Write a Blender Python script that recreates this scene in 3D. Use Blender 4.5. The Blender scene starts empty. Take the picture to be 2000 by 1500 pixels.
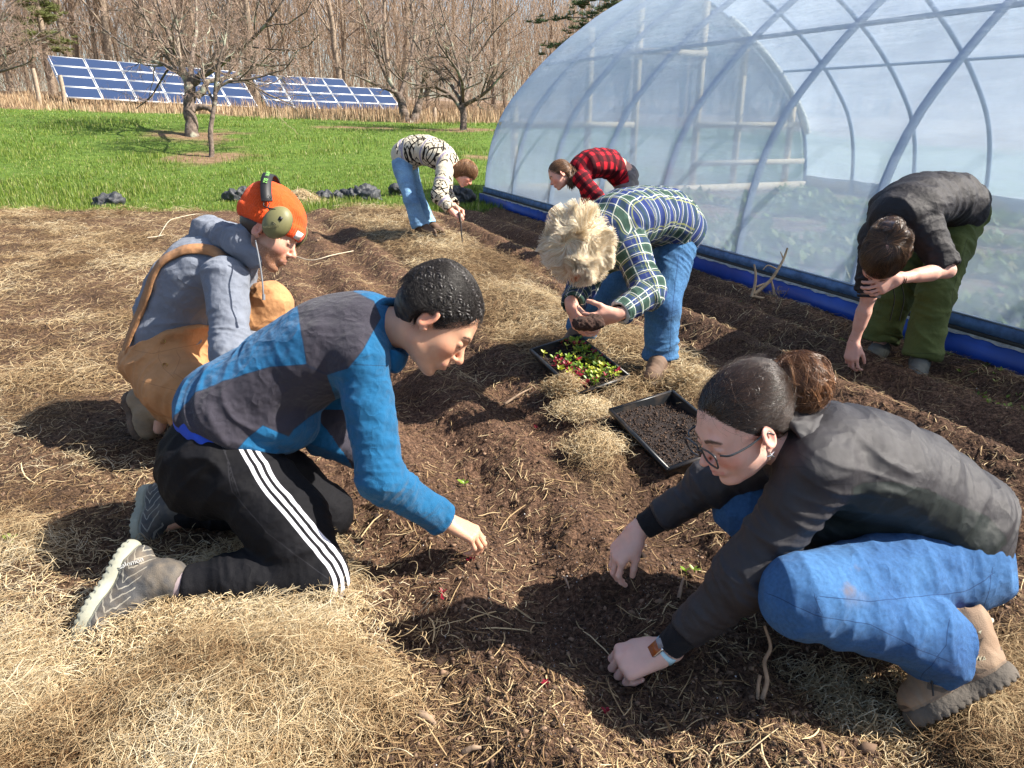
import bpy, math, random
import numpy as np
from mathutils import Vector, Matrix
random.seed(7)
RNG = np.random.default_rng(11)
C = bpy.context.scene.collection
SC = bpy.context.scene

# ------------------------------------------------------------------ camera, light
PITCH = math.radians(20.0); FPX = 1400.0; CAMH = 1.3
cd = bpy.data.cameras.new("camera"); cam = bpy.data.objects.new("camera", cd); C.objects.link(cam)
cam.location = (0, 0, CAMH); cam.rotation_euler = (math.radians(90) - PITCH, 0, 0)
cd.sensor_width = 36; cd.lens = 36 * FPX / 2000; cd.clip_start = 0.05; cd.clip_end = 600
SC.camera = cam
SC.render.resolution_x = 1024; SC.render.resolution_y = 768
SC.view_settings.view_transform = 'Standard'; SC.view_settings.look = 'None'
SC.view_settings.exposure = 1.3; SC.view_settings.gamma = 1
SUN_EL = math.radians(43)
SUN_DIR = Vector((0.997, -0.08, 0)).normalized() * math.cos(SUN_EL) + Vector((0, 0, math.sin(SUN_EL)))
wd = bpy.data.worlds.new("World"); SC.world = wd; wd.use_nodes = True
nt = wd.node_tree; nt.nodes.clear()
sky = nt.nodes.new('ShaderNodeTexSky'); sky.sky_type = 'NISHITA'; sky.sun_disc = False
sky.sun_elevation = SUN_EL; sky.sun_rotation = math.atan2(SUN_DIR.x, SUN_DIR.y)
sky.air_density = 1.0; sky.dust_density = 1.6; sky.ozone_density = 1.0
bg = nt.nodes.new('ShaderNodeBackground'); bg.inputs[1].default_value = 0.086
wo = nt.nodes.new('ShaderNodeOutputWorld')
nt.links.new(sky.outputs[0], bg.inputs[0]); nt.links.new(bg.outputs[0], wo.inputs[0])
sl = bpy.data.lights.new("sun", 'SUN'); sl.energy = 5.0; sl.angle = math.radians(0.53); sl.color = (1.0, 0.93, 0.82)
so = bpy.data.objects.new("sun", sl); C.objects.link(so); so.rotation_euler = SUN_DIR.to_track_quat('Z', 'Y').to_euler()
SC.cycles.max_bounces = 8; SC.cycles.transparent_max_bounces = 24

# ------------------------------------------------------------------ helpers
SP, CP = math.sin(PITCH), math.cos(PITCH)
def W(px, py, d):
    """world point lying at camera depth d under photo position px, py (used to lay the place out)"""
    a = (px - 1000) / FPX; b = (750 - py) / FPX
    return np.array([a * d, d * (CP + b * SP), CAMH + d * (-SP + b * CP)])
def nrm(v):
    v = np.asarray(v, float); return v / (np.linalg.norm(v) + 1e-12)

def tag(o, label=None, cat=None, group=None, kind=None):
    if label: o['label'] = label
    if cat: o['category'] = cat
    if group: o['group'] = group
    if kind: o['kind'] = kind
    return o
def empty(name, loc=(0, 0, 0), label=None, cat=None, group=None):
    o = bpy.data.objects.new(name, None); C.objects.link(o); o.location = loc; o.empty_display_size = 0.1
    return tag(o, label, cat, group)
def mesh_np(name, V, F, mat=None, parent=None, smooth=True, attrs=None, fmat=None):
    """one mesh object from numpy verts and faces (n x 3 or n x 4); verts in world space"""
    V = np.ascontiguousarray(V, np.float32); F = np.ascontiguousarray(F, np.int32)
    if parent is not None:
        V = V - np.array(parent_world(parent), np.float32)
    me = bpy.data.meshes.new(name)
    n, k = F.shape
    me.vertices.add(len(V)); me.vertices.foreach_set('co', V.ravel())
    me.loops.add(n * k); me.loops.foreach_set('vertex_index', F.ravel())
    me.polygons.add(n); me.polygons.foreach_set('loop_start', np.arange(0, n * k, k, dtype=np.int32))
    try: me.polygons.foreach_set('loop_total', np.full(n, k, np.int32))
    except Exception: pass
    if smooth: me.polygons.foreach_set('use_smooth', np.ones(n, bool))
    mats = mat if isinstance(mat, (list, tuple)) else ([mat] if mat else [])
    for m in mats: me.materials.append(m)
    if fmat is not None: me.polygons.foreach_set('material_index', np.asarray(fmat, np.int32))
    for key, val in (attrs or {}).items():
        val = np.asarray(val, np.float32)
        if val.ndim == 1:
            a = me.attributes.new(key, 'FLOAT', 'POINT'); a.data.foreach_set('value', val)
        elif val.shape[1] == 3:
            a = me.attributes.new(key, 'FLOAT_VECTOR', 'POINT'); a.data.foreach_set('vector', val.ravel())
    me.update(calc_edges=True)
    o = bpy.data.objects.new(name, me); C.objects.link(o)
    if parent is not None: o.parent = parent
    return o
def parent_world(p):
    v = Vector((0, 0, 0)); q = p
    while q is not None: v = v + q.location; q = q.parent
    return v[:]

# numpy value noise
def _hash(ix, iy, iz):
    h = (ix.astype(np.uint32) * np.uint32(374761393) + iy.astype(np.uint32) * np.uint32(668265263) + iz.astype(np.uint32) * np.uint32(2147483647 & 974634777))
    h = (h ^ (h >> np.uint32(13))) * np.uint32(1274126177)
    h = h ^ (h >> np.uint32(16))
    return (h & np.uint32(0xFFFF)).astype(np.float32) / 32767.5 - 1.0
def vnoise(P):
    P = np.asarray(P, np.float32); i = np.floor(P).astype(np.int64); f = P - i; f = f * f * (3 - 2 * f)
    i = i.astype(np.int32).astype(np.int64) & 0xFFFFFFFF
    out = 0
    for dx in (0, 1):
        wx = f[..., 0] if dx else 1 - f[..., 0]
        for dy in (0, 1):
            wy = f[..., 1] if dy else 1 - f[..., 1]
            for dz in (0, 1):
                wz = f[..., 2] if dz else 1 - f[..., 2]
                out = out + wx * wy * wz * _hash((i[..., 0] + dx) & 0xFFFFFFFF, (i[..., 1] + dy) & 0xFFFFFFFF, (i[..., 2] + dz) & 0xFFFFFFFF)
    return out
def fbm(P, o=4, g=0.5, l=2.03):
    P = np.asarray(P, np.float32); s = 0; a = 1; t = 0
    for k in range(o):
        s = s + a * vnoise(P + k * 17.3); t += a; a *= g; P = P * l
    return s / t
def n2(x, y, s, o=4, seed=0.0):
    P = np.stack([np.asarray(x) * s, np.asarray(y) * s, np.full(np.shape(x), seed)], -1); return fbm(P, o)
def sstep(a, b, x):
    t = np.clip((x - a) / (b - a), 0, 1); return t * t * (3 - 2 * t)

# ------------------------------------------------------------------ materials
def newmat(name):
    m = bpy.data.materials.new(name); m.use_nodes = True
    n = m.node_tree; n.nodes.clear()
    out = n.nodes.new('ShaderNodeOutputMaterial'); p = n.nodes.new('ShaderNodeBsdfPrincipled')
    n.links.new(p.outputs[0], out.inputs[0])
    return m, n, p
def nd(n, t, **kw):
    x = n.nodes.new(t)
    for k, v in kw.items():
        if k.startswith('i_'):
            key = k[2:]; key = int(key) if key.isdigit() else key.replace('_', ' ')
            x.inputs[key].default_value = v
        else: setattr(x, k, v)
    return x
def col4(c): return (c[0], c[1], c[2], 1)
def ramp(n, stops):
    r = n.nodes.new('ShaderNodeValToRGB'); e = r.color_ramp.elements
    e[0].position, e[0].color = stops[0][0], col4(stops[0][1]); e[1].position, e[1].color = stops[-1][0], col4(stops[-1][1])
    for p, c in stops[1:-1]:
        q = e.new(p); q.color = col4(c)
    return r
def mixc(n, fac, a, b, mode='MIX'):
    m = n.nodes.new('ShaderNodeMix'); m.data_type = 'RGBA'; m.blend_type = mode
    for s, v in ((0, fac), (6, a), (7, b)):
        if hasattr(v, 'is_linked') or hasattr(v, 'links'): n.links.new(v, m.inputs[s])
        elif isinstance(v, (int, float)): m.inputs[s].default_value = v
        else: m.inputs[s].default_value = col4(v)
    return m.outputs[2]
def math_(n, op, a, b=0.0, c=None):
    m = n.nodes.new('ShaderNodeMath'); m.operation = op
    for s, v in ((0, a), (1, b), (2, c)):
        if v is None: continue
        if hasattr(v, 'links'): n.links.new(v, m.inputs[s])
        else: m.inputs[s].default_value = v
    return m.outputs[0]
def noise(n, scale, detail=4, vec=None, rough=0.55):
    t = nd(n, 'ShaderNodeTexNoise'); t.inputs['Scale'].default_value = scale; t.inputs['Detail'].default_value = detail; t.inputs['Roughness'].default_value = rough
    if vec is None: vec = obj_co(n)
    n.links.new(vec, t.inputs['Vector']); return t.outputs[0]
def obj_co(n): return nd(n, 'ShaderNodeTexCoord').outputs['Object']
def attr(n, name, out='Fac'):
    a = nd(n, 'ShaderNodeAttribute'); a.attribute_name = name; return a.outputs[out]
def bump(n, p, h, strength=0.3, dist=0.01):
    b = nd(n, 'ShaderNodeBump'); b.inputs['Strength'].default_value = strength; b.inputs['Distance'].default_value = dist
    n.links.new(h, b.inputs['Height']); n.links.new(b.outputs[0], p.inputs['Normal']); return b
def simple(name, c, rough=0.8, var=0.15, scale=30, bscale=None, bstr=0.2, bdist=0.003, spec=0.5, metal=0.0, sheen=0.0, sss=0.0):
    m, n, p = newmat(name)
    f = noise(n, scale, 5)
    a = tuple(x * (1 - var) for x in c); b = tuple(min(1, x * (1 + var)) for x in c)
    r = ramp(n, [(0.3, a), (0.7, b)]); n.links.new(f, r.inputs[0]); n.links.new(r.outputs[0], p.inputs['Base Color'])
    p.inputs['Roughness'].default_value = rough; p.inputs['Metallic'].default_value = metal
    p.inputs['Specular IOR Level'].default_value = spec
    if sheen: p.inputs['Sheen Weight'].default_value = sheen; p.inputs['Sheen Roughness'].default_value = 0.4
    if sss: p.inputs['Subsurface Weight'].default_value = sss; p.inputs['Subsurface Radius'].default_value = (0.012, 0.005, 0.003); p.inputs['Subsurface Scale'].default_value = 0.6
    if bscale: bump(n, p, noise(n, bscale, 4), bstr, bdist)
    return m

# ------------------------------------------------------------------ generic geometry
def tube_verts(P, R, sides=3, flat=1.0):
    """P [N,S,3] strands, R [N,S] radii -> V, F (quads)"""
    P = np.asarray(P, np.float32); N, S, _ = P.shape
    T = np.gradient(P, axis=1); T /= (np.linalg.norm(T, axis=2, keepdims=True) + 1e-9)
    ref = np.zeros((N, 1, 3), np.float32); T0 = T.mean(1)
    ref[:, 0, :] = np.where(np.abs(T0[:, 2:3]) > 0.7, np.array([[1, 0, 0]]), np.array([[0, 0, 1]]))
    A = np.cross(T, ref); A /= (np.linalg.norm(A, axis=2, keepdims=True) + 1e-9); B = np.cross(T, A)
    ang = np.arange(sides) / sides * 2 * np.pi
    V = P[:, :, None, :] + R[:, :, None, None] * (np.cos(ang)[None, None, :, None] * A[:, :, None, :] + flat * np.sin(ang)[None, None, :, None] * B[:, :, None, :])
    base = (np.arange(N)[:, None, None] * S + np.arange(S - 1)[None, :, None]) * sides
    k = np.arange(sides)[None, None, :]; k2 = (k + 1) % sides
    F = np.stack([base + k, base + k2, base + sides + k2, base + sides + k], -1).reshape(-1, 4)
    return V.reshape(-1, 3), F
class MB:
    """collects quads into one mesh"""
    def __init__(s): s.V = []; s.F = []; s.n = 0; s.M = []
    def add(s, V, F, m=0):
        V = np.asarray(V, float).reshape(-1, 3); F = np.asarray(F, int)
        if F.shape[1] == 3: F = np.concatenate([F, F[:, 2:3]], 1)
        s.V.append(V); s.F.append(F + s.n); s.n += len(V); s.M.append(np.full(len(F), m))
        return s
    def tube(s, pts, r, sides=8, m=0, caps=True):
        pts = np.asarray(pts, float); r = np.broadcast_to(np.asarray(r, float), (len(pts),))
        V, F = tube_verts(pts[None], r[None], sides); s.add(V, F, m)
        if caps:
            for e, c in ((0, pts[0]), (len(pts) - 1, pts[-1])):
                ring = V[e * sides:(e + 1) * sides]; VV = np.vstack([ring, c[None]])
                s.add(VV, [[i, (i + 1) % sides, sides] for i in range(sides)], m)
        return s
    def box(s, c, ax, ay, az, m=0):
        c = np.asarray(c, float); ax, ay, az = (np.asarray(v, float) for v in (ax, ay, az))
        V = [c + i * ax + j * ay + k * az for k in (-1, 1) for j in (-1, 1) for i in (-1, 1)]
        s.add(V, [[0, 2, 3, 1], [4, 5, 7, 6], [0, 1, 5, 4], [2, 6, 7, 3], [0, 4, 6, 2], [1, 3, 7, 5]], m); return s
    def bbox(s, lo, hi, m=0):
        lo = np.array(lo, float); hi = np.array(hi, float); h = (hi - lo) / 2
        return s.box((lo + hi) / 2, (h[0], 0, 0), (0, h[1], 0), (0, 0, h[2]), m)
    def build(s, name, mat, parent=None, smooth=False):
        V = np.vstack(s.V); F = np.vstack(s.F); M = np.concatenate(s.M)
        o = mesh_np(name, V, F, mat, parent, smooth, fmat=M)
        if (F[:, 2] == F[:, 3]).any(): o.data.validate(clean_customdata=False)
        return o
def bez(pts, n=12):
    """Catmull-Rom through points"""
    P = np.asarray(pts, float); P = np.vstack([2 * P[0] - P[1], P, 2 * P[-1] - P[-2]]); out = []
    for i in range(1, len(P) - 2):
        for t in np.linspace(0, 1, n, endpoint=False):
            a, b, c, d = P[i - 1], P[i], P[i + 1], P[i + 2]
            out.append(0.5 * ((2 * b) + (-a + c) * t + (2 * a - 5 * b + 4 * c - d) * t * t + (-a + 3 * b - 3 * c + d) * t ** 3))
    out.append(P[-2]); return np.array(out)

# ------------------------------------------------------------------ implicit surfaces (bodies, clothes, hair)
def rc(a, b, ra, rb, cap=False):
    a = np.asarray(a, np.float32); b = np.asarray(b, np.float32); ab = b - a; L2 = float(ab @ ab) + 1e-12; L = math.sqrt(L2); u = ab / L
    def f(P):
        t = np.clip(((P - a) @ ab) / L2, 0, 1); d = np.linalg.norm(P - a - t[..., None] * ab, axis=-1) - (ra + (rb - ra) * t)
        if cap: d = np.maximum(d, (P - b) @ u)
        return d
    return f
def el(c, r, ax=None):
    """ellipsoid: centre, radii, axes rows"""
    c = np.asarray(c, np.float32); r = np.asarray(r, np.float32); A = np.eye(3, dtype=np.float32) if ax is None else np.asarray(ax, np.float32)
    def f(P):
        q = (P - c) @ A.T; k0 = np.linalg.norm(q / r, axis=-1); k1 = np.linalg.norm(q / (r * r), axis=-1)
        return k0 * (k0 - 1) / (k1 + 1e-6)
    return f
def plane(c, n):
    c = np.asarray(c, np.float32); n = nrm(n).astype(np.float32)
    return lambda P: (P - c) @ n
def boxf(c, h, ax=None, r=0.0):
    c = np.asarray(c, np.float32); h = np.asarray(h, np.float32); A = np.eye(3, dtype=np.float32) if ax is None else np.asarray(ax, np.float32)
    def f(P):
        q = np.abs((P - c) @ A.T) - h + r
        return np.linalg.norm(np.maximum(q, 0), axis=-1) + np.minimum(q.max(-1), 0) - r
    return f
def U(f, k=0.02): return ('u', f, k)
def Sb(f, k=0.005): return ('s', f, k)
def I(f, k=0.0): return ('i', f, k)
def G(ops, k=0.004): return ('g', ops, k)
def smin(a, b, k):
    if k <= 0: return np.minimum(a, b)
    h = np.maximum(k - np.abs(a - b), 0) / k; return np.minimum(a, b) - h * h * k * 0.25
def ev_pts(ops, P):
    D = np.full(P.shape[:-1], 9.0, np.float32)
    for o in ops:
        d = ev_pts(o[1], P) if o[0] == 'g' else o[1](P)
        if o[0] in 'ug': D = smin(D, d, o[2])
        elif o[0] == 's': D = -smin(-D, d, o[2])
        else: D = -smin(-D, -d, o[2])
    return D
def ev_blk(ops, P, Cn, R, h):
    D = np.full(P.shape[:-1], 9.0, np.float32)
    for o in ops:
        dc = ev_pts(o[1], Cn) if o[0] == 'g' else o[1](Cn)
        if o[0] == 'i': idx = np.where(dc > -(R * 2.4 + o[2] + 2 * h))[0]
        else: idx = np.where(dc < R * 2.4 + o[2] + 2 * h)[0]
        if len(idx) == 0: continue
        sub = P[idx]
        d = ev_blk(o[1], sub, Cn[idx], R, h) if o[0] == 'g' else o[1](sub)
        if o[0] in 'ug': D[idx] = smin(D[idx], d, o[2])
        elif o[0] == 's': D[idx] = -smin(-D[idx], d, o[2])
        else: D[idx] = -smin(-D[idx], -d, o[2])
    return D
def sdf_mesh(ops, lo, hi, h):
    lo = np.asarray(lo, float); hi = np.asarray(hi, float); B = 8; bs = B * h
    nb = np.ceil((hi - lo) / bs).astype(int); g = np.stack(np.meshgrid(*[np.arange(n) for n in nb], indexing='ij'), -1).reshape(-1, 3)
    Cn = (lo + (g + 0.5) * bs).astype(np.float32); R = bs * 0.866
    D = np.concatenate([ev_pts(ops, c) for c in np.array_split(Cn, max(1, len(Cn) // 200000))])
    act = np.abs(D) < R * 2.2 + h; g = g[act]; Cn = Cn[act]
    off = np.stack(np.meshgrid(*[np.arange(B + 1)] * 3, indexing='ij'), -1).reshape(-1, 3)
    S = np.empty((len(g), 9, 9, 9), np.float32)
    for s in range(0, len(g), 1500):
        e = min(len(g), s + 1500)
        P = (lo + (g[s:e, None, :] * B + off[None]) * h).astype(np.float32)
        S[s:e] = ev_blk(ops, P, Cn[s:e], R, h).reshape(-1, 9, 9, 9)
    bi = (off == 0).any(1) | (off == B).any(1); Sf = S.reshape(len(g), -1); bb, kk = np.where((np.abs(Sf) < 2.5 * h) & bi[None]); c = g[bb] * B + off[kk]
    kv = (c[:, 2].astype(np.int64) * 100003 + c[:, 1]) * 100003 + c[:, 0]; _, fi, inv = np.unique(kv, return_index=True, return_inverse=True); vals = Sf[bb, kk]; Sf[bb, kk] = vals[fi][inv.ravel()]
    ins = S < 0
    cs = [(i, j, k) for i in (0, 1) for j in (0, 1) for k in (0, 1)]
    cnt = sum(ins[:, i:i + 8, j:j + 8, k:k + 8].astype(np.int8) for i, j, k in cs)
    b, x, y, z = np.where((cnt > 0) & (cnt < 8))
    v = {c: S[b, x + c[0], y + c[1], z + c[2]] for c in cs}
    acc = np.zeros((len(b), 3)); num = np.zeros(len(b))
    for c in cs:
        for a in range(3):
            if c[a] == 0:
                c2 = list(c); c2[a] = 1; c2 = tuple(c2); v0, v1 = v[c], v[c2]; m = (v0 < 0) != (v1 < 0)
                t = np.where(m, v0 / np.where(m, v0 - v1, 1), 0); p = np.tile(np.array(c, float), (len(b), 1)); p[:, a] += t
                acc += p * m[:, None]; num += m
    cell = g[b] * B + np.stack([x, y, z], 1); V = lo + (cell + acc / num[:, None]) * h
    nx, ny = (nb[0] + 2) * B, (nb[1] + 2) * B
    key = lambda c: ((c[:, 2] + 1) * ny + (c[:, 1] + 1)) * nx + c[:, 0] + 1
    K = key(cell); order = np.argsort(K); Ks = K[order]; Fs = []
    for a in range(3):
        sl1 = [slice(0, 8)] * 3; sl2 = [slice(0, 8)] * 3; sl2[a] = slice(1, 9)
        i0 = ins[(slice(None), *sl1)]; i1 = ins[(slice(None), *sl2)]
        b, x, y, z = np.where(i0 != i1); c = g[b] * B + np.stack([x, y, z], 1); s0 = i0[b, x, y, z]
        u, w = (a + 1) % 3, (a + 2) % 3; q = []
        for du, dw in ((-1, -1), (0, -1), (0, 0), (-1, 0)):
            cc = c.copy(); cc[:, u] += du; cc[:, w] += dw; kk = key(cc); p = np.searchsorted(Ks, kk); p = np.minimum(p, len(Ks) - 1)
            q.append(np.where(Ks[p] == kk, order[p], -1))
        q = np.stack(q, 1); ok = (q >= 0).all(1); q = q[ok]; s0 = s0[ok]; q[~s0] = q[~s0][:, ::-1]; Fs.append(q)
    return V, np.vstack(Fs)
def vnormals(V, F):
    n = np.cross(V[F[:, 2]] - V[F[:, 0]], V[F[:, 3]] - V[F[:, 1]]); N = np.zeros_like(V)
    for k in range(4): np.add.at(N, F[:, k], n)
    return N / (np.linalg.norm(N, axis=1, keepdims=True) + 1e-12)
def relax(V, F, it=2, lam=0.5):
    E = np.vstack([F[:, [0, 1]], F[:, [1, 2]], F[:, [2, 3]], F[:, [3, 0]]])
    deg = np.bincount(E.ravel(), minlength=len(V)).astype(float)[:, None]
    for _ in range(it):
        A = np.zeros_like(V)
        for k in range(3):
            A[:, k] = np.bincount(E[:, 0], V[E[:, 1], k], len(V)) + np.bincount(E[:, 1], V[E[:, 0], k], len(V))
        V = V + lam * (A / np.maximum(deg, 1) - V)
    return V
# ------------------------------------------------------------------ terrain
AL = np.array([-0.381, 0.9246]); CR = np.array([0.9246, 0.381])      # along the rows, across the rows
BEDC = 3.95
def alc(x, y): return x * AL[0] + y * AL[1], x * CR[0] + y * CR[1]
def base_z(x, y):
    x = np.asarray(x, float); y = np.asarray(y, float)
    al, c = alc(x, y)
    z = 0.0145 * np.clip(al, -3, 12)
    y0 = 11 + np.clip(x + 1, 0, 30) * 0.7
    t = np.maximum(y - y0, 0)
    t2 = np.maximum(t - 7, 0)
    z = z + 0.12 * (np.sqrt(t * t + 0.6) - 0.775) - 0.09 * (np.sqrt(t2 * t2 + 4) - 2)
    z = z + 0.034 * np.clip(-x - 3, 0, 40) * sstep(10, 24, y)
    return z
def hay_w(x, y):
    """0 bare soil .. 1 deep pale hay"""
    al, c = alc(x, y)
    w = n2(x, y, 1.3, 3, 3.1) * 0.28
    cen = 1.82 + 0.035 * (al - 2.0)
    band = 1 - sstep(0.24, 0.46, np.abs(c - cen + w) - 0.03 * np.clip(al - 2, 0, 8))
    band = band * sstep(1.35, 1.9, al)
    left = 1 - sstep(0.0, 0.24, c - 0.10 + w * 0.9 + 0.05 * np.clip(al - 2, 0, 8))
    patch = sstep(-0.25, 0.3, n2(x, y, 1.7, 4, 8.8))
    left = left * (0.36 + 0.46 * patch)
    heap = np.exp(-(((x + 0.62) / 0.42) ** 2 + ((y - 1.28) / 0.26) ** 2) ** 1.5)
    corner = 1 - sstep(0.15, 0.45, np.hypot((x - 1.25) / 1.2, (y - 1.25)) + w * 0.3)
    clump = np.exp(-(((x - 0.335) / 0.13) ** 2 + ((y - 2.55) / 0.30) ** 2) ** 1.5)
    return np.clip(np.maximum.reduce([band, left, heap, corner * 0.85, clump * .75]), 0, 1)
def garden(x, y):
    """1 inside the dug garden, 0 in the grass"""
    al, c = alc(x, y)
    e = n2(x, y, 0.9, 3, 5.5) * 0.45
    yb = 10.2 + 0.03 * x
    return sstep(-0.25, 0.25, yb + e - y + np.clip(x, 0, 3) * 0.35) * (1 - sstep(BEDC + 0.1, BEDC + 0.5, c))
def gz(x, y, fine=True):
    x = np.asarray(x, float); y = np.asarray(y, float)
    al, c = alc(x, y)
    z = base_z(x, y); gd = garden(x, y); hw = hay_w(x, y)
    nearfade = 1 - sstep(11, 20, y)
    # furrows along the rows
    wob = n2(x, y, 0.8, 2, 1.0) * 0.09
    soilz = (sstep(0.2, 0.35, c) * (1 - hw))
    fur = np.sin((c + wob) * 2 * np.pi / 0.46 + 0.7)
    amp = np.where(c > 2.1, 0.058, 0.044)
    z = z + gd * soilz * amp * fur * (0.75 + 0.5 * n2(x, y, 1.1, 2, 2.0)) * (1 - sstep(BEDC - 0.25, BEDC - 0.05, c))
    # the hole being planted
    z = z - 0.03 * np.exp(-(((x - 0.12) / 0.28) ** 2 + ((y - 1.62) / 0.2) ** 2))
    z = z + gd * hw * (0.035 + 0.05 * n2(x, y, 2.1, 3, 9.0)) + 0.03 * gd * np.exp(-((c - 1.95) / 0.4) ** 2) * sstep(1.4, 2.5, al)
    z = z + 0.04 * np.exp(-(((x + 0.62) / 0.42) ** 2 + ((y - 1.28) / 0.26) ** 2))
    z = z + 0.04 * np.exp(-(((x - 0.335) / 0.10) ** 2 + ((y - 2.55) / 0.26) ** 2) ** 1.3)
    if fine:
        z = z + gd * (0.022 * n2(x, y, 4.5, 3, 4.4) + nearfade * 0.016 * (1 - hw * 0.4) * np.maximum(n2(x, y, 17, 4, 7.7), -0.25) * 1.4)
        cr_ = 1 - np.abs(n2(x, y, 33, 3, 3.3)) * 2; z = z + gd * nearfade * (0.007 * cr_ + 0.010 * np.maximum(n2(x, y, 9, 3, 13.3), 0) ** 1.0 * cr_ * 2)
        z = z + (1 - gd) * 0.035 * n2(x, y, 1.2, 4, 6.6) * (1 - sstep(30, 60, y))
    return z
def gpt(x, y, dz=0.0): return np.array([x, y, float(gz(x, y)) + dz])
def axis(lo, f0, f1, hi, step, grow):
    a = list(np.arange(f0, f1, step)); s = step; v = f1
    while v < hi: a.append(v); s *= grow; v += s
    a.append(hi); s = step; v = f0; pre = []
    while v > lo:
        s *= grow; v -= s; pre.append(max(v, lo))
    return np.array(sorted(set(pre)) + a)
gx = axis(-160, -1.7, 1.9, 160, 0.0085, 1.011); gy = axis(-30, 1.0, 3.6, 260, 0.0085, 1.009)
X, Y = np.meshgrid(gx, gy); Z = gz(X, Y)
nx, ny = len(gx), len(gy)

V = np.stack([X, Y, Z], -1).reshape(-1, 3)
i = (np.arange(ny - 1)[:, None] * nx + np.arange(nx - 1)[None]).reshape(-1)
F = np.stack([i, i + 1, i + nx + 1, i + nx], 1)
hayA = hay_w(X, Y).ravel(); gdA = garden(X, Y).ravel()
_, cA = alc(X, Y)
inhouse = (sstep(BEDC - 0.02, BEDC + 0.05, cA) * (1 - sstep(BEDC + 6.2, BEDC + 6.4, cA)) * (1 - sstep(10.6, 10.8, alc(X, Y)[0]))).ravel()

m_ground, n, p = newmat('ground_soil_grass')
co = obj_co(n)
f1 = noise(n, 6, 8, co, 0.65); f2 = noise(n, 70, 5, co, 0.7); f3 = noise(n, 1.4, 4, co)
soil = ramp(n, [(0.32, (0.018, 0.010, 0.007)), (0.5, (0.108, 0.066, 0.043)), (0.70, (0.27, 0.175, 0.115))]); n.links.new(f2, soil.inputs[0])
soil2 = ramp(n, [(0.3, (0.55, 0.5, 0.5)), (0.7, (1.25, 1.15, 1.1))]); n.links.new(f3, soil2.inputs[0])
soilc = mixc(n, 1.0, soil.outputs[0], soil2.outputs[0], 'MULTIPLY')
hay = ramp(n, [(0.3, (0.035, 0.02, 0.012)), (0.52, (0.10, 0.065, 0.036)), (0.75, (0.26, 0.18, 0.10))]); n.links.new(f2, hay.inputs[0])
c1 = mixc(n, attr(n, 'hay'), soilc, hay.outputs[0])
gr = ramp(n, [(0.3, (0.05, 0.09, 0.014)), (0.55, (0.10, 0.17, 0.025)), (0.8, (0.2, 0.22, 0.07))]); n.links.new(f1, gr.inputs[0])
c2 = mixc(n, attr(n, 'dug'), gr.outputs[0], c1)
inn = ramp(n, [(0.35, (0.10, 0.06, 0.04)), (0.5, (0.25, 0.16, 0.11)), (0.62, (0.16, 0.2, 0.07)), (0.75, (0.34, 0.27, 0.2))]); n.links.new(noise(n, 3.5, 6, co, 0.65), inn.inputs[0])
c3 = mixc(n, attr(n, 'inhouse'), c2, inn.outputs[0])
leaf = ramp(n, [(0.3, (0.12, 0.075, 0.04)), (0.7, (0.3, 0.2, 0.12))]); n.links.new(f1, leaf.inputs[0])
c4 = mixc(n, attr(n, 'litter'), c3, leaf.outputs[0])
n.links.new(c4, p.inputs['Base Color']); p.inputs['Roughness'].default_value = 0.95; p.inputs['Specular IOR Level'].default_value = 0.2
vo_ = nd(n, 'ShaderNodeTexVoronoi'); vo_.inputs['Scale'].default_value = 90; n.links.new(co, vo_.inputs['Vector']); bump(n, p, math_(n, 'SUBTRACT', noise(n, 130, 6, co, 0.75), math_(n, 'MULTIPLY', vo_.outputs['Distance'], .6)), 1.0, 0.011)
# leaf litter: woods floor and mulch rings under the orchard trees
ORCH = [(378, 262, 17.0), (408, 285, 14.6), (903, 272, 19.5), (803, 252, 24.0)]
rings = []
for (px, py, d) in ORCH:
    w_ = W(px, py, d); rings.append((w_[0], w_[1], 1.05 if d < 20 else .9))
rings += [(W(930, 300, 15)[0], W(930, 300, 15)[1], 0.4), (W(700, 270, 20)[0], W(700, 270, 20)[1], 0.9), (W(15, 210, 24)[0], W(15, 210, 24)[1], 1.4)]
wob_ = n2(X, Y, 1.5, 3, 2.2)
crest = 25.0 + 0.0 * X
lit = sstep(0, 2.0, Y - crest - 2.5 * wob_)
for (rx, ry, rr) in rings: lit = np.maximum(lit, 1 - sstep(0.4, 1.15, np.hypot((X - rx) / 1.25, (Y - ry)) / rr + wob_ * 0.8))
ground = mesh_np('ground', V, F, m_ground, attrs={'hay': hayA, 'dug': gdA, 'inhouse': inhouse, 'litter': lit.ravel()})
tag(ground, kind='structure')

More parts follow.
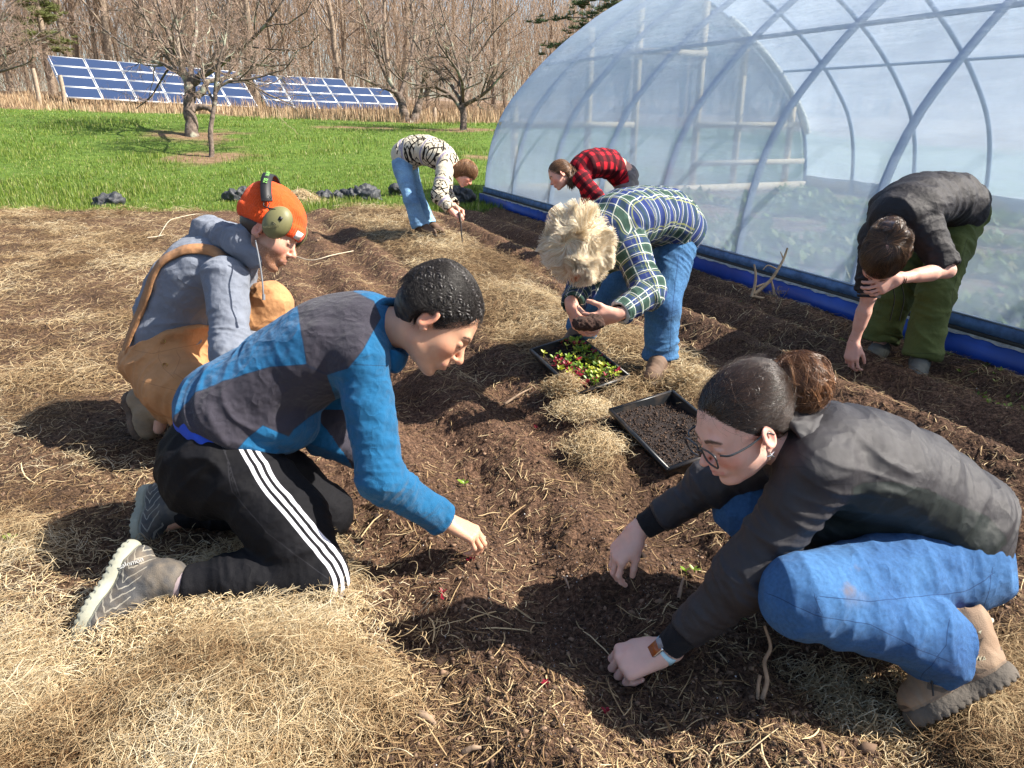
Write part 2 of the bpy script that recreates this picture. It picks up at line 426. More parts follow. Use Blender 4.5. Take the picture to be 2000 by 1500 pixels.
# ------------------------------------------------------------------ straw, clods, grass (stuff nobody could count)
def strand_field(name, N, xs, ys, lenr, rad, cols, curl, lift, weight, mat, S=4, sides=3, tilt=0.25, seed=1, vdir=False):
    r = np.random.default_rng(seed)
    x, y = xs(r, N), ys(r, N); k = r.random(N) < weight(x, y); x, y = x[k], y[k]; N = len(x)
    ang = r.random(N) * 2 * np.pi; L = lenr[0] + (lenr[1] - lenr[0]) * r.random(N) ** 1.6
    t = np.linspace(-0.5, 0.5, S)[None]
    bend = (r.random(N) - 0.5) * 2 * curl; a = ang[:, None] + bend[:, None] * t * 2
    dx = np.cumsum(np.cos(a), 1) * (L / S)[:, None]; dy = np.cumsum(np.sin(a), 1) * (L / S)[:, None]
    px = x[:, None] + dx - dx.mean(1, keepdims=True); py = y[:, None] + dy - dy.mean(1, keepdims=True)
    g = gz(px, py); g0 = g.mean(1, keepdims=True)
    hw = hay_w(x, y)
    h = lift * r.random(N) ** 1.3 * (0.45 + hw); sl = (r.random(N) - 0.5) * 2 * tilt
    pz = g * 0.6 + g0 * 0.4 + h[:, None] + sl[:, None] * t * L[:, None] + ((r.random(N) - 0.4) * curl * 0.35 * L)[:, None] * (0.25 - t * t) * 2
    pz = np.maximum(pz, g + 0.001)
    dist = np.hypot(x, y); rr = rad[0] + (rad[1] - rad[0]) * r.random(N) ** 2
    rr = np.maximum(rr, dist * 0.00022)
    Rr = np.repeat(rr[:, None], S, 1) * np.array([0.7] + [1] * (S - 2) + [0.5])[None]
    Vs, Fs = tube_verts(np.stack([px, py, pz], -1), Rr, sides, 0.5)
    tone = np.clip(r.random(N) * .72 + .14 + .75 * n2(x, y, 4.5, 3, 40), 0, 1); tone = np.repeat(tone, S * sides)
    o = mesh_np(name, Vs, Fs, mat, attrs={'tone': tone}, smooth=False)
    return tag(o, kind='stuff')
def persp_sampler(dmin, dmax, side):
    """x,y samplers with density that falls with distance"""
    st = {}
    def ys(r, N):
        return st['y']
    def xs(r, N):
        u = r.random(N); d = 1 / (1 / dmin + u * (1 / dmax - 1 / dmin)); st['y'] = d * (1.0 + 0.02 * (r.random(N) - .5)); return (r.random(N) * 2 - 1) * side * (d + 0.25)
    return xs, ys
def straw_mat(name, stops, rough=0.75):
    m, n, p = newmat(name); r_ = ramp(n, stops); n.links.new(attr(n, 'tone'), r_.inputs[0])
    n.links.new(r_.outputs[0], p.inputs['Base Color']); p.inputs['Roughness'].default_value = rough; p.inputs['Specular IOR Level'].default_value = 0.35
    return m
m_straw = straw_mat('dry_straw', [(0.0, (0.09, 0.048, 0.022)), (0.25, (0.20, 0.12, 0.055)), (0.6, (0.40, 0.28, 0.145)), (1.0, (0.62, 0.49, 0.29))])
m_hay = straw_mat('pale_hay', [(0.0, (0.13, 0.065, 0.024)), (0.3, (0.32, 0.21, 0.105)), (0.7, (0.52, 0.40, 0.23)), (1.0, (0.66, 0.57, 0.40))])
m_root = straw_mat('dark_roots', [(0.0, (0.03, 0.018, 0.012)), (0.5, (0.13, 0.07, 0.042)), (1.0, (0.30, 0.18, 0.10))])
def in_quad(x, y, Q, m=.0):
    s = np.ones(np.shape(x), bool); c = Q.mean(0)
    for a, b in zip(Q, np.roll(Q, -1, 0)):
        e = b - a; n_ = np.array([e[1], -e[0]]); n_ = n_ / np.linalg.norm(n_); n_ = n_ if (c - a) @ n_ > 0 else -n_; s &= ((x - a[0]) * n_[0] + (y - a[1]) * n_[1]) > m
    return s
def quad(N_, L_, R_): return np.array([N_[:2], L_[:2], (L_ + R_ - N_)[:2], R_[:2]])
TR1 = quad(W(1130, 768, 3.34), W(1037, 683, 3.74), W(1228, 733, 3.46)); TR2 = quad(W(1305, 915, 2.62), W(1192, 800, 3.05), W(1440, 868, 2.74))
gw = lambda x, y: garden(x, y) * (1 - in_quad(x, y, TR1, -.01)) * (1 - in_quad(x, y, TR2, -.01))
hmod = lambda x, y: 0.55 + 0.45 * sstep(-0.3, 0.3, n2(x, y, 2.6, 3, 12.0))
xs, ys = persp_sampler(0.9, 11.5, 0.95)
strand_field('loose_straw', 180000, xs, ys, (0.006, 0.085), (0.0005, 0.0022), None, 0.35, 0.02, lambda x, y: gw(x, y) * (0.27 + 0.6 * hay_w(x, y)) * hmod(x, y) * (1 - 0.85 * np.exp(-(((x - 0.12) / 0.55) ** 2 + ((y - 1.65) / 0.33) ** 2))), m_straw, seed=2)
strand_field('pale_hay', 390000, xs, ys, (0.03, 0.15), (0.00035, 0.0011), None, 1.3, 0.06, lambda x, y: gw(x, y) * sstep(0.3, 1.0, hay_w(x, y)) * hmod(x, y) ** 1.5, m_hay, S=5, seed=3)
strand_field('fine_roots', 85000, xs, ys, (0.015, 0.07), (0.0004, 0.0011), None, 2.5, 0.012, lambda x, y: gw(x, y) * (0.65 - 0.3 * hay_w(x, y)), m_root, S=4, seed=4)
strand_field('coarse_stalks', 2600, xs, ys, (0.05, 0.2), (0.0015, 0.0032), None, 0.5, 0.03, lambda x, y: gw(x, y) * (0.3 + 0.5 * hay_w(x, y)), m_straw, S=5, sides=5, seed=5)
def ysamp(y0, y1, side):
    st = {}
    def xs_(r, N):
        st['y'] = y0 + (y1 - y0) * r.random(N); return (r.random(N) * 2 - 1) * side * (st['y'] + .3)
    return xs_, (lambda r, N: st['y'])
xf, yf = ysamp(3.2, 11.3, .97)
strand_field('far_straw', 180000, xf, yf, (0.04, 0.20), (0.0012, 0.0030), None, 0.6, 0.03, lambda x, y: gw(x, y) * (0.30 + 0.7 * hay_w(x, y)) * hmod(x, y), m_straw, S=3, seed=15)
strand_field('far_hay', 130000, xf, yf, (0.06, 0.22), (0.0010, 0.0020), None, 1.2, 0.05, lambda x, y: gw(x, y) * sstep(.3, 1, hay_w(x, y)) * hmod(x, y), m_hay, S=4, seed=16)
# clods and perlite
def lumps(name, N, xs, ys, size, weight, mat, seed=1, zoff=0.3):
    r = np.random.default_rng(seed); x, y = xs(r, N), ys(r, N); k = r.random(N) < weight(x, y); x, y = x[k], y[k]; N = len(x)
    s = size[0] + (size[1] - size[0]) * r.random(N) ** 11
    P0 = np.array([[1, 0, 0], [-1, 0, 0], [0, 1, 0], [0, -1, 0], [0, 0, 1], [0, 0, -1]], float)
    t = (1 + 5 ** .5) / 2
    P0 = np.array([[-1, t, 0], [1, t, 0], [-1, -t, 0], [1, -t, 0], [0, -1, t], [0, 1, t], [0, -1, -t], [0, 1, -t], [t, 0, -1], [t, 0, 1], [-t, 0, -1], [-t, 0, 1]]) / 1.9
    F0 = np.array([[0, 11, 5], [0, 5, 1], [0, 1, 7], [0, 7, 10], [0, 10, 11], [1, 5, 9], [5, 11, 4], [11, 10, 2], [10, 7, 6], [7, 1, 8], [3, 9, 4], [3, 4, 2], [3, 2, 6], [3, 6, 8], [3, 8, 9], [4, 9, 5], [2, 4, 11], [6, 2, 10], [8, 6, 7], [9, 8, 1]])
    Vv = P0[None] * (0.35 + 1.1 * r.random((N, 12, 1))) * s[:, None, None] * (0.4 + 1.0 * r.random((N, 1, 3)))
    Vv[..., 0] += x[:, None]; Vv[..., 1] += y[:, None]; Vv[..., 2] += (gz(x, y) + s * zoff)[:, None]
    Ff = (F0[None] + np.arange(N)[:, None, None] * 12).reshape(-1, 3)
    return tag(mesh_np(name, Vv.reshape(-1, 3), Ff, mat, smooth=False, attrs={'tone': np.repeat(r.random(N), 12)}), kind='stuff')
m_clod = straw_mat('soil_clods', [(0.0, (0.020, 0.011, 0.008)), (0.5, (0.10, 0.062, 0.041)), (1.0, (0.27, 0.175, 0.115))], 0.95)
m_perl = straw_mat('perlite_grit', [(0.0, (0.12, 0.11, 0.11)), (0.6, (0.4, 0.4, 0.4)), (1.0, (0.75, 0.75, 0.74))], 0.9)
xs2, ys2 = persp_sampler(0.9, 8, 0.92)
lumps('soil_clods', 190000, xs2, ys2, (0.0006, 0.008), lambda x, y: gw(x, y) * (1 - 0.9 * hay_w(x, y)), m_clod, 5)
lumps('large_clods', 3000, xs2, ys2, (0.005, 0.022), lambda x, y: gw(x, y) * (1 - 0.95 * hay_w(x, y)) * 0.5, m_clod, 25, -0.15)
lumps('perlite_grit', 22000, xs2, ys2, (0.0010, 0.0030), lambda x, y: gw(x, y) * (1 - hay_w(x, y)) * (0.06 + 0.94 * np.exp(-(((x - 0.12) / 0.6) ** 2 + ((y - 1.75) / 0.5) ** 2))), m_perl, 6)

# grass blades on the slope
def grass(name, N, xr, dr, hh, mat, weight, seed, wid=0.004, lean=0.5):
    r = np.random.default_rng(seed)
    u = r.random(N); y = 1 / (1 / dr[0] + u * (1 / dr[1] - 1 / dr[0])); x = xr(r, N, y); k = r.random(N) < weight(x, y); x, y = x[k], y[k]; N = len(x)
    z = gz(x, y); a = r.random(N) * 6.283; h = hh[0] + (hh[1] - hh[0]) * r.random(N) ** 1.5
    h = h * (0.75 + 0.75 * sstep(-0.1, 0.45, n2(x, y, 0.8, 3, 31.)))
    w = np.maximum(wid * (0.6 + 0.8 * r.random(N)), y * 0.00035); ln = (r.random(N) ** 1.2) * lean
    b = np.stack([x, y, z - 0.01], -1); dirx = np.stack([np.cos(a), np.sin(a), np.zeros(N)], -1); per = np.stack([-np.sin(a), np.cos(a), np.zeros(N)], -1)
    up = np.array([0, 0, 1.0])[None]
    m_ = b + dirx * (ln * h * 0.35)[:, None] + up * (h * 0.6)[:, None]; tp = b + dirx * (ln * h)[:, None] + up * (h * (1 - 0.25 * ln))[:, None]
    Vv = np.stack([b - per * w[:, None], b + per * w[:, None], m_ + per * (w * 0.7)[:, None], m_ - per * (w * 0.7)[:, None], tp + per * (w * .12)[:, None], tp - per * (w * .12)[:, None]], 1)
    i = np.arange(N)[:, None] * 6; Ff = np.stack([i + [0, 1, 2, 3], i + [3, 2, 4, 5]], 1).reshape(-1, 4)
    o = mesh_np(name, Vv.reshape(-1, 3), Ff, mat, smooth=False, attrs={'tone': np.repeat(r.random(N), 6)})
    return tag(o, kind='stuff')
m_grass, n, p = newmat('grass_blades')
r_ = ramp(n, [(0.0, (0.06, 0.11, 0.014)), (0.45, (0.14, 0.22, 0.022)), (0.8, (0.23, 0.30, 0.04)), (0.93, (0.34, 0.34, 0.10)), (1.0, (0.48, 0.42, 0.22))]); n.links.new(attr(n, 'tone'), r_.inputs[0])
tr = nd(n, 'ShaderNodeBsdfTranslucent'); n.links.new(r_.outputs[0], tr.inputs[0]); n.links.new(r_.outputs[0], p.inputs['Base Color']); p.inputs['Roughness'].default_value = 0.55
mx = nd(n, 'ShaderNodeMixShader'); mx.inputs[0].default_value = 0.35; n.links.new(p.outputs[0], mx.inputs[1]); n.links.new(tr.outputs[0], mx.inputs[2])
n.links.new(mx.outputs[0], [q for q in n.nodes if q.type == 'OUTPUT_MATERIAL'][0].inputs[0])
ringw = lambda x, y: np.prod([0.15 + 0.85 * sstep(0.5, 1.2, np.hypot((x - rx) / 1.25, y - ry) / rr + n2(x, y, 1.5, 3, 2.2) * 0.8) for rx, ry, rr in rings], axis=0)
housew = lambda x, y: 1 - (sstep(BEDC - 0.05, BEDC, alc(x, y)[1]) * (1 - sstep(10.5, 10.6, alc(x, y)[0])))
grass('grass', 320000, lambda r, N, y: (r.random(N) * 2 - 1.15) * 0.9 * y, (8.6, 28), (0.03, 0.095), m_grass,
      lambda x, y: (1 - garden(x, y)) * ringw(x, y) * (1 - sstep(23.5, 26.5, y + 2 * n2(x, y, 1.5, 3, 2.2))) * (0.45 + 0.55 * sstep(-0.3, 0.1, n2(x, y, 0.7, 3, 21.))) * housew(x, y), 9)
m_weed = straw_mat('dry_weeds', [(0.0, (0.15, 0.085, 0.04)), (0.5, (0.34, 0.23, 0.13)), (1.0, (0.55, 0.43, 0.28))])
grass('dry_weeds', 46000, lambda r, N, y: (r.random(N) * 2 - 1.15) * 0.95 * y, (24.5, 44), (0.1, 0.42), m_weed,
      lambda x, y: sstep(0.0, 0.3, n2(x, y, 0.5, 3, 41.) + 0.35) * (1 - sstep(1, 4, x - 0.05 * y + 3)) , 10, wid=0.006, lean=0.35)
# young weeds in the bed and crops inside the tunnel
def leafy(name, N, pts, size, mat, seed):
    r = np.random.default_rng(seed); x, y = pts(r, N); N = len(x); K = 5
    a = r.random((N, K)) * 6.283; L = size[0] + (size[1] - size[0]) * r.random((N, K)); el_ = 0.2 + 0.9 * r.random((N, K))
    d = np.stack([np.cos(a) * np.cos(el_), np.sin(a) * np.cos(el_), np.sin(el_)], -1); pz = np.stack([-np.sin(a), np.cos(a), 0 * a], -1)
    b = np.stack([x, y, gz(x, y)], -1)[:, None]; L = L[..., None]
    Vv = np.stack([b + 0 * d, b + d * L * 0.5 + pz * L * 0.28, b + d * L, b + d * L * 0.5 - pz * L * 0.28], 2).reshape(-1, 3)
    Ff = np.arange(len(Vv)).reshape(-1, 4)
    return tag(mesh_np(name, Vv, Ff, mat, smooth=False, attrs={'tone': np.repeat(r.random(N * K), 4)}), kind='stuff')
def alc_pts(alr, cr):
    def f(r, N):
        a = alr[0] + (alr[1] - alr[0]) * r.random(N); c = cr[0] + (cr[1] - cr[0]) * r.random(N); x = a * AL[0] + c * CR[0]; y = a * AL[1] + c * CR[1]
        k = n2(x, y, 1.1, 3, 51.) > -0.02; return x[k], y[k]
    return f
leafy('tunnel_greens', 5200, alc_pts((-2.5, 10.4), (BEDC + 0.25, BEDC + 6.0)), (0.05, 0.20), m_grass, 12)
leafy('bed_weeds', 420, alc_pts((1.5, 6.5), (BEDC - 0.75, BEDC - 0.05)), (0.01, 0.028), m_grass, 13)
# ------------------------------------------------------------------ polytunnel
A3 = np.array([AL[0], AL[1], 0.0145]); C3 = np.array([CR[0], CR[1], 0.0]); Z3 = np.array([0, 0, 1.0])
HW, HH = 3.15, 3.18
def house(s, c, z):
    """s along, c across from the near wall, z up"""
    return A3 * s + C3 * (BEDC + c) + Z3 * z
_ps = np.array([0, .10, .2, .3, .41, .5, .6, .714, .78, .85, .908, .955, .985, 1.0])
_pz = np.array([1, .975, .94, .89, .83, .77, .70, .605, .54, .465, .385, .28, .15, .0])
def profile(nn=48):
    """(c, z) points from near foot to far foot"""
    cpts = [(HW * (1 - a), HH * b) for a, b in zip(_ps[::-1], _pz[::-1])] + [(HW * (1 + a), HH * b) for a, b in zip(_ps[1:], _pz[1:])]
    P = bez([(a, b, 0) for a, b in cpts], 5)[:, :2]
    L = np.concatenate([[0], np.cumsum(np.linalg.norm(np.diff(P, axis=0), axis=1))]); t = np.linspace(0, L[-1], nn)
    return np.stack([np.interp(t, L, P[:, 0]), np.interp(t, L, P[:, 1])], 1)
m_steel = simple('galvanised_tube', (0.24, 0.29, 0.36), 0.42, 0.12, 8, metal=0.55)
m_film, n, p = newmat('greenhouse_film')
co = obj_co(n)
film_n = noise(n, 2.2, 5, co, 0.6)
mp = nd(n, 'ShaderNodeMapping'); mp.inputs['Scale'].default_value = (1.2, 1.2, 9.0); n.links.new(co, mp.inputs[0]); streak = noise(n, 2.0, 5, mp.outputs[0], 0.6)
p.inputs['Base Color'].default_value = (0.72, 0.83, 0.98, 1); p.inputs['Roughness'].default_value = 0.2; p.inputs['Specular IOR Level'].default_value = 0.6
tl = nd(n, 'ShaderNodeBsdfTranslucent'); tl.inputs[0].default_value = (0.70, 0.82, 1.0, 1)
tp = nd(n, 'ShaderNodeBsdfTransparent'); tp.inputs[0].default_value = (0.93, 0.965, 0.985, 1)
m1 = nd(n, 'ShaderNodeMixShader'); m1.inputs[0].default_value = 0.45; n.links.new(p.outputs[0], m1.inputs[1]); n.links.new(tl.outputs[0], m1.inputs[2])
fr = nd(n, 'ShaderNodeMapRange'); fr.inputs[1].default_value = 0.35; fr.inputs[2].default_value = 0.7; fr.inputs[3].default_value = 0.50; fr.inputs[4].default_value = 0.36
n.links.new(math_(n, 'ADD', math_(n, 'MULTIPLY', film_n, 0.5), math_(n, 'MULTIPLY', streak, 0.5)), fr.inputs[0])
lw = nd(n, 'ShaderNodeLayerWeight'); lw.inputs[0].default_value = 0.25
fac = math_(n, 'SUBTRACT', fr.outputs[0], math_(n, 'MULTIPLY', lw.outputs['Facing'], 0.42))
m2 = nd(n, 'ShaderNodeMixShader'); n.links.new(fac, m2.inputs[0]); n.links.new(m1.outputs[0], m2.inputs[1]); n.links.new(tp.outputs[0], m2.inputs[2])
n.links.new(m2.outputs[0], [q for q in n.nodes if q.type == 'OUTPUT_MATERIAL'][0].inputs[0])
bump(n, p, math_(n, 'ADD', streak, noise(n, 9, 3, co)), 0.35, 0.02)
m_tim = simple('pale_timber', (0.62, 0.52, 0.36), 0.75, 0.15, 12)
m_blue = simple('blue_base_board', (0.012, 0.06, 0.33), 0.42, 0.25, 5, bscale=40, bstr=0.2)
m_blue2 = simple('dusty_blue_board', (0.085, 0.17, 0.34), 0.7, 0.45, 14, bscale=30, bstr=.3)
m_hemd = simple('dusty_film_hem', (0.38, 0.36, 0.31), 0.7, .4, 30)
m_dark = simple('black_gap_shade', (0.02, 0.02, 0.018), 0.7)
m_ply = simple('tan_board', (0.5, 0.38, 0.2), 0.8)
m_roll = simple('crumpled_film_roll', (0.85, 0.82, 0.72), 0.3, 0.2, 20, bscale=30, bstr=0.8, bdist=0.02)
gh = empty('polytunnel', house(0, 0, 0), 'large clear plastic covered greenhouse tunnel with grey hoops and blue base boards', 'greenhouse')
S0, S1 = -3.2, 10.65
prof = profile(56)
hoops = [S1, 9.55, 8.35, 7.15, 5.95, 4.75, 3.55, 2.35, 1.15, -0.05, -1.25, -2.45]
for s in hoops:
    mb = MB(); pts = [house(s, c, z - (0.05 if z < 0.02 else 0)) for c, z in prof]; mb.tube(pts, 0.030 if s < S1 else 0.034, 10)
    mb.build('hoop', m_steel, gh, True)
for (cc, zz, rr) in ((1.10, 1.80, 0.02), (HW, HH - 0.06, 0.022), (2 * HW - 1.1, 1.80, 0.02)):
    k = int(np.argmin(np.hypot(prof[:, 0] - cc, prof[:, 1] - zz))); c_, z_ = prof[k]
    inn_ = nrm(np.array([HW - c_, -0.3])) * 0.05 if abs(c_ - HW) > .1 else np.array([0, -.05])
    mb = MB(); mb.tube([house(S0, c_ + inn_[0], z_ + inn_[1]), house(S1, c_ + inn_[0], z_ + inn_[1])], rr, 8); mb.build('purlin', m_steel, gh, True)
# film skin, a little outside the hoops and sagging between them
ss = np.arange(S0, S1 + 0.03, 0.05); k = len(prof); tang = np.gradient(prof, axis=0); nor = np.stack([-tang[:, 1], tang[:, 0]], 1); nor /= np.linalg.norm(nor, axis=1, keepdims=True); nor = -nor if nor[k // 2, 1] < 0 else nor
hs = np.array(hoops); dist_ = np.min(np.abs(ss[:, None] - hs[None]), 1)
Vf = []
for s, dd in zip(ss, dist_):
    wv = 0.004 * np.sin(np.arange(k) * 1.3 + s * 3.0) + 0.012 * n2(np.arange(k) * 0.35, np.full(k, s), 1.6, 3, 5.)
    off = 0.036 - 0.018 * min(1, dd / 0.5) + wv * min(1, dd / 0.15)
    for (c, z), nn_, o_ in zip(prof, nor, off): Vf.append(house(s, c + nn_[0] * o_, max(z + nn_[1] * o_, 0.16 if c < HW else 0.0)))
Vf = np.array(Vf); i = (np.arange(len(ss) - 1)[:, None] * k + np.arange(k - 1)[None]).reshape(-1)
mesh_np('film_cover', Vf, np.stack([i, i + 1, i + k + 1, i + k], 1), m_film, gh)
# far end wall: film, timber frame
ew = MB()
cs_ = np.linspace(0.02, 2 * HW - 0.02, 60); zt = np.interp(cs_, prof[:, 0], prof[:, 1])
for a in range(59): ew.add([house(S1 + .05, cs_[a], 0.02), house(S1 + .05, cs_[a + 1], 0.02), house(S1 + .05, cs_[a + 1], zt[a + 1]), house(S1 + .05, cs_[a], zt[a])], [[0, 1, 2, 3]])
ew.build('end_wall_film', m_film, gh, True)
def stud(c, z0, z1, w=0.045): 
    mb = MB(); mb.box(house(S1 - .06, c, (z0 + z1) / 2), C3 * w, A3 * 0.04, Z3 * (z1 - z0) / 2); mb.build('wall_stud', m_tim, gh)
for c in (0.45, 1.7, 2.55, 3.75, 4.6, 5.75): stud(c, 0.0, float(np.interp(c, prof[:, 0], prof[:, 1])) - 0.04)
def rail(c0, c1, z, h=0.045): 
    mb = MB(); mb.box(house(S1 - .10, (c0 + c1) / 2, z), C3 * (c1 - c0) / 2, A3 * 0.035, Z3 * h); mb.build('wall_rail', m_tim, gh)
rail(0.2, 2.5, 1.12); rail(3.7, 6.1, 1.12); rail(3.7, 6.1, 0.50); rail(2.5, 3.8, 2.2); rail(0.1, 6.2, 0.08, 0.07)
mb = MB(); mb.box(house(S1 - .16, 1.3, 0.16), C3 * 1.15, A3 * 0.015, Z3 * 0.11); mb.build('base_panel', m_ply, gh)
# bright crumpled film gathered along the far end arch
idx = [q for q in range(k) if prof[q, 0] > HW + 0.9 and prof[q, 1] > 0.9]
mb = MB(); rr = 0.05 + 0.03 * np.sin(np.arange(len(idx) * 4) * 1.9); pts = bez([house(S1 - .2, prof[q, 0] - 0.08, prof[q, 1] - 0.05) for q in idx], 4); mb.tube(pts, rr[:1].repeat(len(pts)) * (0.8 + 0.5 * np.abs(np.sin(np.arange(len(pts)) * 1.7))), 8); mb.build('gathered_film', m_roll, gh, True)
# base boards, near side in three runs, and the far side
for a, b in ((S0, 1.9), (1.905, 5.3), (5.305, 8.4), (8.405, S1 + 0.08)):
    mb = MB(); mb.box(house((a + b) / 2, -0.055, 0.035), A3 * (b - a) / 2, C3 * 0.02, Z3 * 0.095); mb.build('base_board', m_blue, gh)
mb = MB(); mb.box(house((S0 + S1) / 2, -0.035, 0.145), A3 * (S1 - S0) / 2, C3 * 0.022, Z3 * 0.012); mb.build('gap_shade_strip', m_dark, gh)  # black strip standing in for the shade in the gap between the boards
mb = MB(); mb.box(house((S0 + S1) / 2, -0.028, 0.194), A3 * (S1 - S0) / 2, C3 * 0.012, Z3 * 0.035); mb.build('hip_board', m_blue2, gh)
# ragged film hem squeezed out of the gap
sv = np.arange(S0, S1, 0.02); hem = []
for q, s in enumerate(sv):
    w_ = 0.005 * math.sin(s * 19) + 0.005 * math.sin(s * 47) + 0.006 * random.random(); hem += [house(s, -0.058, 0.140), house(s, -0.078 - w_ * .4, 0.131 - w_ * .6)]
q = np.arange(len(sv) - 1) * 2; mesh_np('film_hem', hem, np.stack([q, q + 2, q + 3, q + 1], 1), m_hemd, gh)
mb = MB(); mb.box(house((S0 + S1) / 2, -0.034, 0.232), A3 * (S1 - S0) / 2, C3 * 0.012, Z3 * 0.004); mb.build('clip_rail', m_steel, gh)
mb = MB(); mb.box(house((S0 + S1) / 2, 2 * HW + 0.03, 0.12), A3 * (S1 - S0) / 2, C3 * 0.02, Z3 * 0.12); mb.build('base_board', m_tim, gh)

# ------------------------------------------------------------------ solar arrays
m_cell, n, p = newmat('solar_cells'); uvx = attr(n, 'uv', 'Vector')
sep = nd(n, 'ShaderNodeSeparateXYZ'); n.links.new(uvx, sep.inputs[0])
def gridline(val, cells, w):
    f = math_(n, 'FRACT', math_(n, 'MULTIPLY', val, cells)); return math_(n, 'GREATER_THAN', math_(n, 'ABSOLUTE', math_(n, 'SUBTRACT', f, 0.5)), 0.5 - w)
gl = math_(n, 'MAXIMUM', gridline(sep.outputs[0], 12, 0.06), gridline(sep.outputs[1], 6, 0.06))
cell = mixc(n, gl, (0.005, 0.012, 0.05), (0.03, 0.05, 0.11))
n.links.new(cell, p.inputs['Base Color']); p.inputs['Roughness'].default_value = 0.4; p.inputs['Specular IOR Level'].default_value = 0.06
m_alu = simple('panel_frame', (0.72, 0.74, 0.76), 0.4, 0.05, metal=0.3)
m_post = simple('green_post', (0.05, 0.12, 0.08), 0.6)
def solar(BL, BR, TL, TR, cols, rowsf, label, group):
    BL, BR, TL, TR = (np.array(v) for v in (BL, BR, TL, TR))
    t = empty('solar_array', (BL + BR) / 2 * [1, 1, 0] + [0, 0, base_z(*((BL + BR) / 2)[:2])], label, 'solar panels', group)
    P = lambda u, v: (BL * (1 - u) + BR * u) * (1 - v) + (TL * (1 - u) + TR * u) * v
    nn = nrm(np.cross(BR - BL, TL - BL)); nn = nn if nn @ np.array([0, -1, 0]) > 0 else -nn
    for i in range(cols):
        for j in range(4):
            if j >= rowsf(i): continue
            u0, u1 = (i + .012) / cols, (i + .988) / cols; v0, v1 = (j + .03) / 4, (j + .97) / 4
            q = [P(u0, v0), P(u1, v0), P(u1, v1), P(u0, v1)]; fr_ = MB()
            c = sum(q) / 4; ax = (q[1] - q[0]) / 2; ay = (q[3] - q[0]) / 2; fr_.box(c - nn * .03, ax, ay, nn * .02)
            e = 0.028
            for sg, a_, b_ in ((1, ax, ay), (-1, ax, ay)):
                fr_.box(c + sg * (b_ - nrm(b_) * e / 2), a_, nrm(b_) * e / 2, nn * .012); fr_.box(c + sg * (a_ - nrm(a_) * e / 2), nrm(a_) * e / 2, b_ - nrm(b_) * e * 1.02, nn * .0125)
            fo = fr_.build('solar_panel', m_alu, t)
            mesh_np('cells', [v + nn * .002 for v in q], [[0, 1, 2, 3]], m_cell, fo, attrs={'uv': np.array([[0, 0, 0], [1, 0, 0], [1, 1, 0], [0, 1, 0]])})
    for i in range(cols + 1):
        for v in (0.12, 0.62):
            if v > .5 and i > 0 and rowsf(min(i, cols - 1)) < 4: v = .5
            tp_ = P(min(max(i / cols, .02), .98), v) - nn * .08; mb = MB(); mb.tube([[tp_[0], tp_[1], base_z(tp_[0], tp_[1]) - .2], tp_], 0.04, 6); mb.build('post', m_post, t)
        mb = MB(); mb.tube([P(i / cols, .04) - nn * .07, P(i / cols, .96 if rowsf(min(i, cols - 1)) == 4 else .72) - nn * .07], .03, 4); mb.build('rafter', m_alu, t)
    return t
solar(W(130, 190, 29.5), W(505, 210, 34.5), W(92, 108, 31.7), W(465, 140, 36.9), 6, lambda i: 4, 'tilted blue solar array left, behind the twin-trunk orchard tree', 'solar arrays along the woods edge')
solar(W(527, 212, 35.5), W(790, 220, 42.0), W(490, 145, 37.8), W(745, 158, 44.5), 6, lambda i: 4 if i < 4 else 3, 'tilted blue solar array on the right with its last columns one row shorter', 'solar arrays along the woods edge')
# old fence posts in front of the arrays
m_oldwood = simple('weathered_wood', (0.34, 0.27, 0.2), 0.9, 0.3, 20)
for (px, py0, py1, d, lab) in ((78, 135, 202, 27, 'weathered grey fence post left of the solar panels'), (128, 148, 205, 27.5, 'weathered fence post in front of the first solar column'), (848, 210, 252, 27, 'thin pale fence post right of the second solar array')):
    b_, t_ = W(px, py1 + 6, d), W(px, py0, d); b_[2] = base_z(b_[0], b_[1]) - 0.1; t_[0], t_[1] = b_[0] + .03, b_[1]
    mb = MB(); mb.tube(bez([b_, (b_ + t_) / 2 + [.02, 0, 0], t_], 4), [0.085] * 4 + [0.08] * 4 + [0.07], 8); o = mb.build('fence_post', m_oldwood, None, True); tag(o, lab, 'fence post', 'old posts at the wood edge')
# ------------------------------------------------------------------ trees
def bark(name, a, b, lich=0.0):
    m, n, p = newmat(name); r_ = ramp(n, [(0.35, a), (0.65, b)]); n.links.new(noise(n, 14, 6), r_.inputs[0])
    c = r_.outputs[0]
    if lich:
        l = ramp(n, [(0.55, (0, 0, 0)), (0.68, (lich, lich, lich))]); n.links.new(noise(n, 3.2, 5), l.inputs[0]); c = mixc(n, l.outputs[0], c, (0.34, 0.36, 0.27))
    n.links.new(c, p.inputs['Base Color']); p.inputs['Roughness'].default_value = 0.9; bump(n, p, noise(n, 30, 5), 0.6, 0.02); return m
m_orch = bark('orchard_bark', (0.06, 0.045, 0.035), (0.20, 0.15, 0.12), 0.9)
m_twig = simple('reddish_twigs', (0.34, 0.235, 0.18), 0.85, 0.3, 5)
m_wood1 = bark('grey_bark', (0.15, 0.11, 0.08), (0.34, 0.27, 0.20))
m_wood2 = bark('pale_bark', (0.26, 0.21, 0.16), (0.47, 0.40, 0.32))
m_brush = simple('brush_twigs', (0.33, 0.235, 0.165), 0.9, 0.35, 1.5)
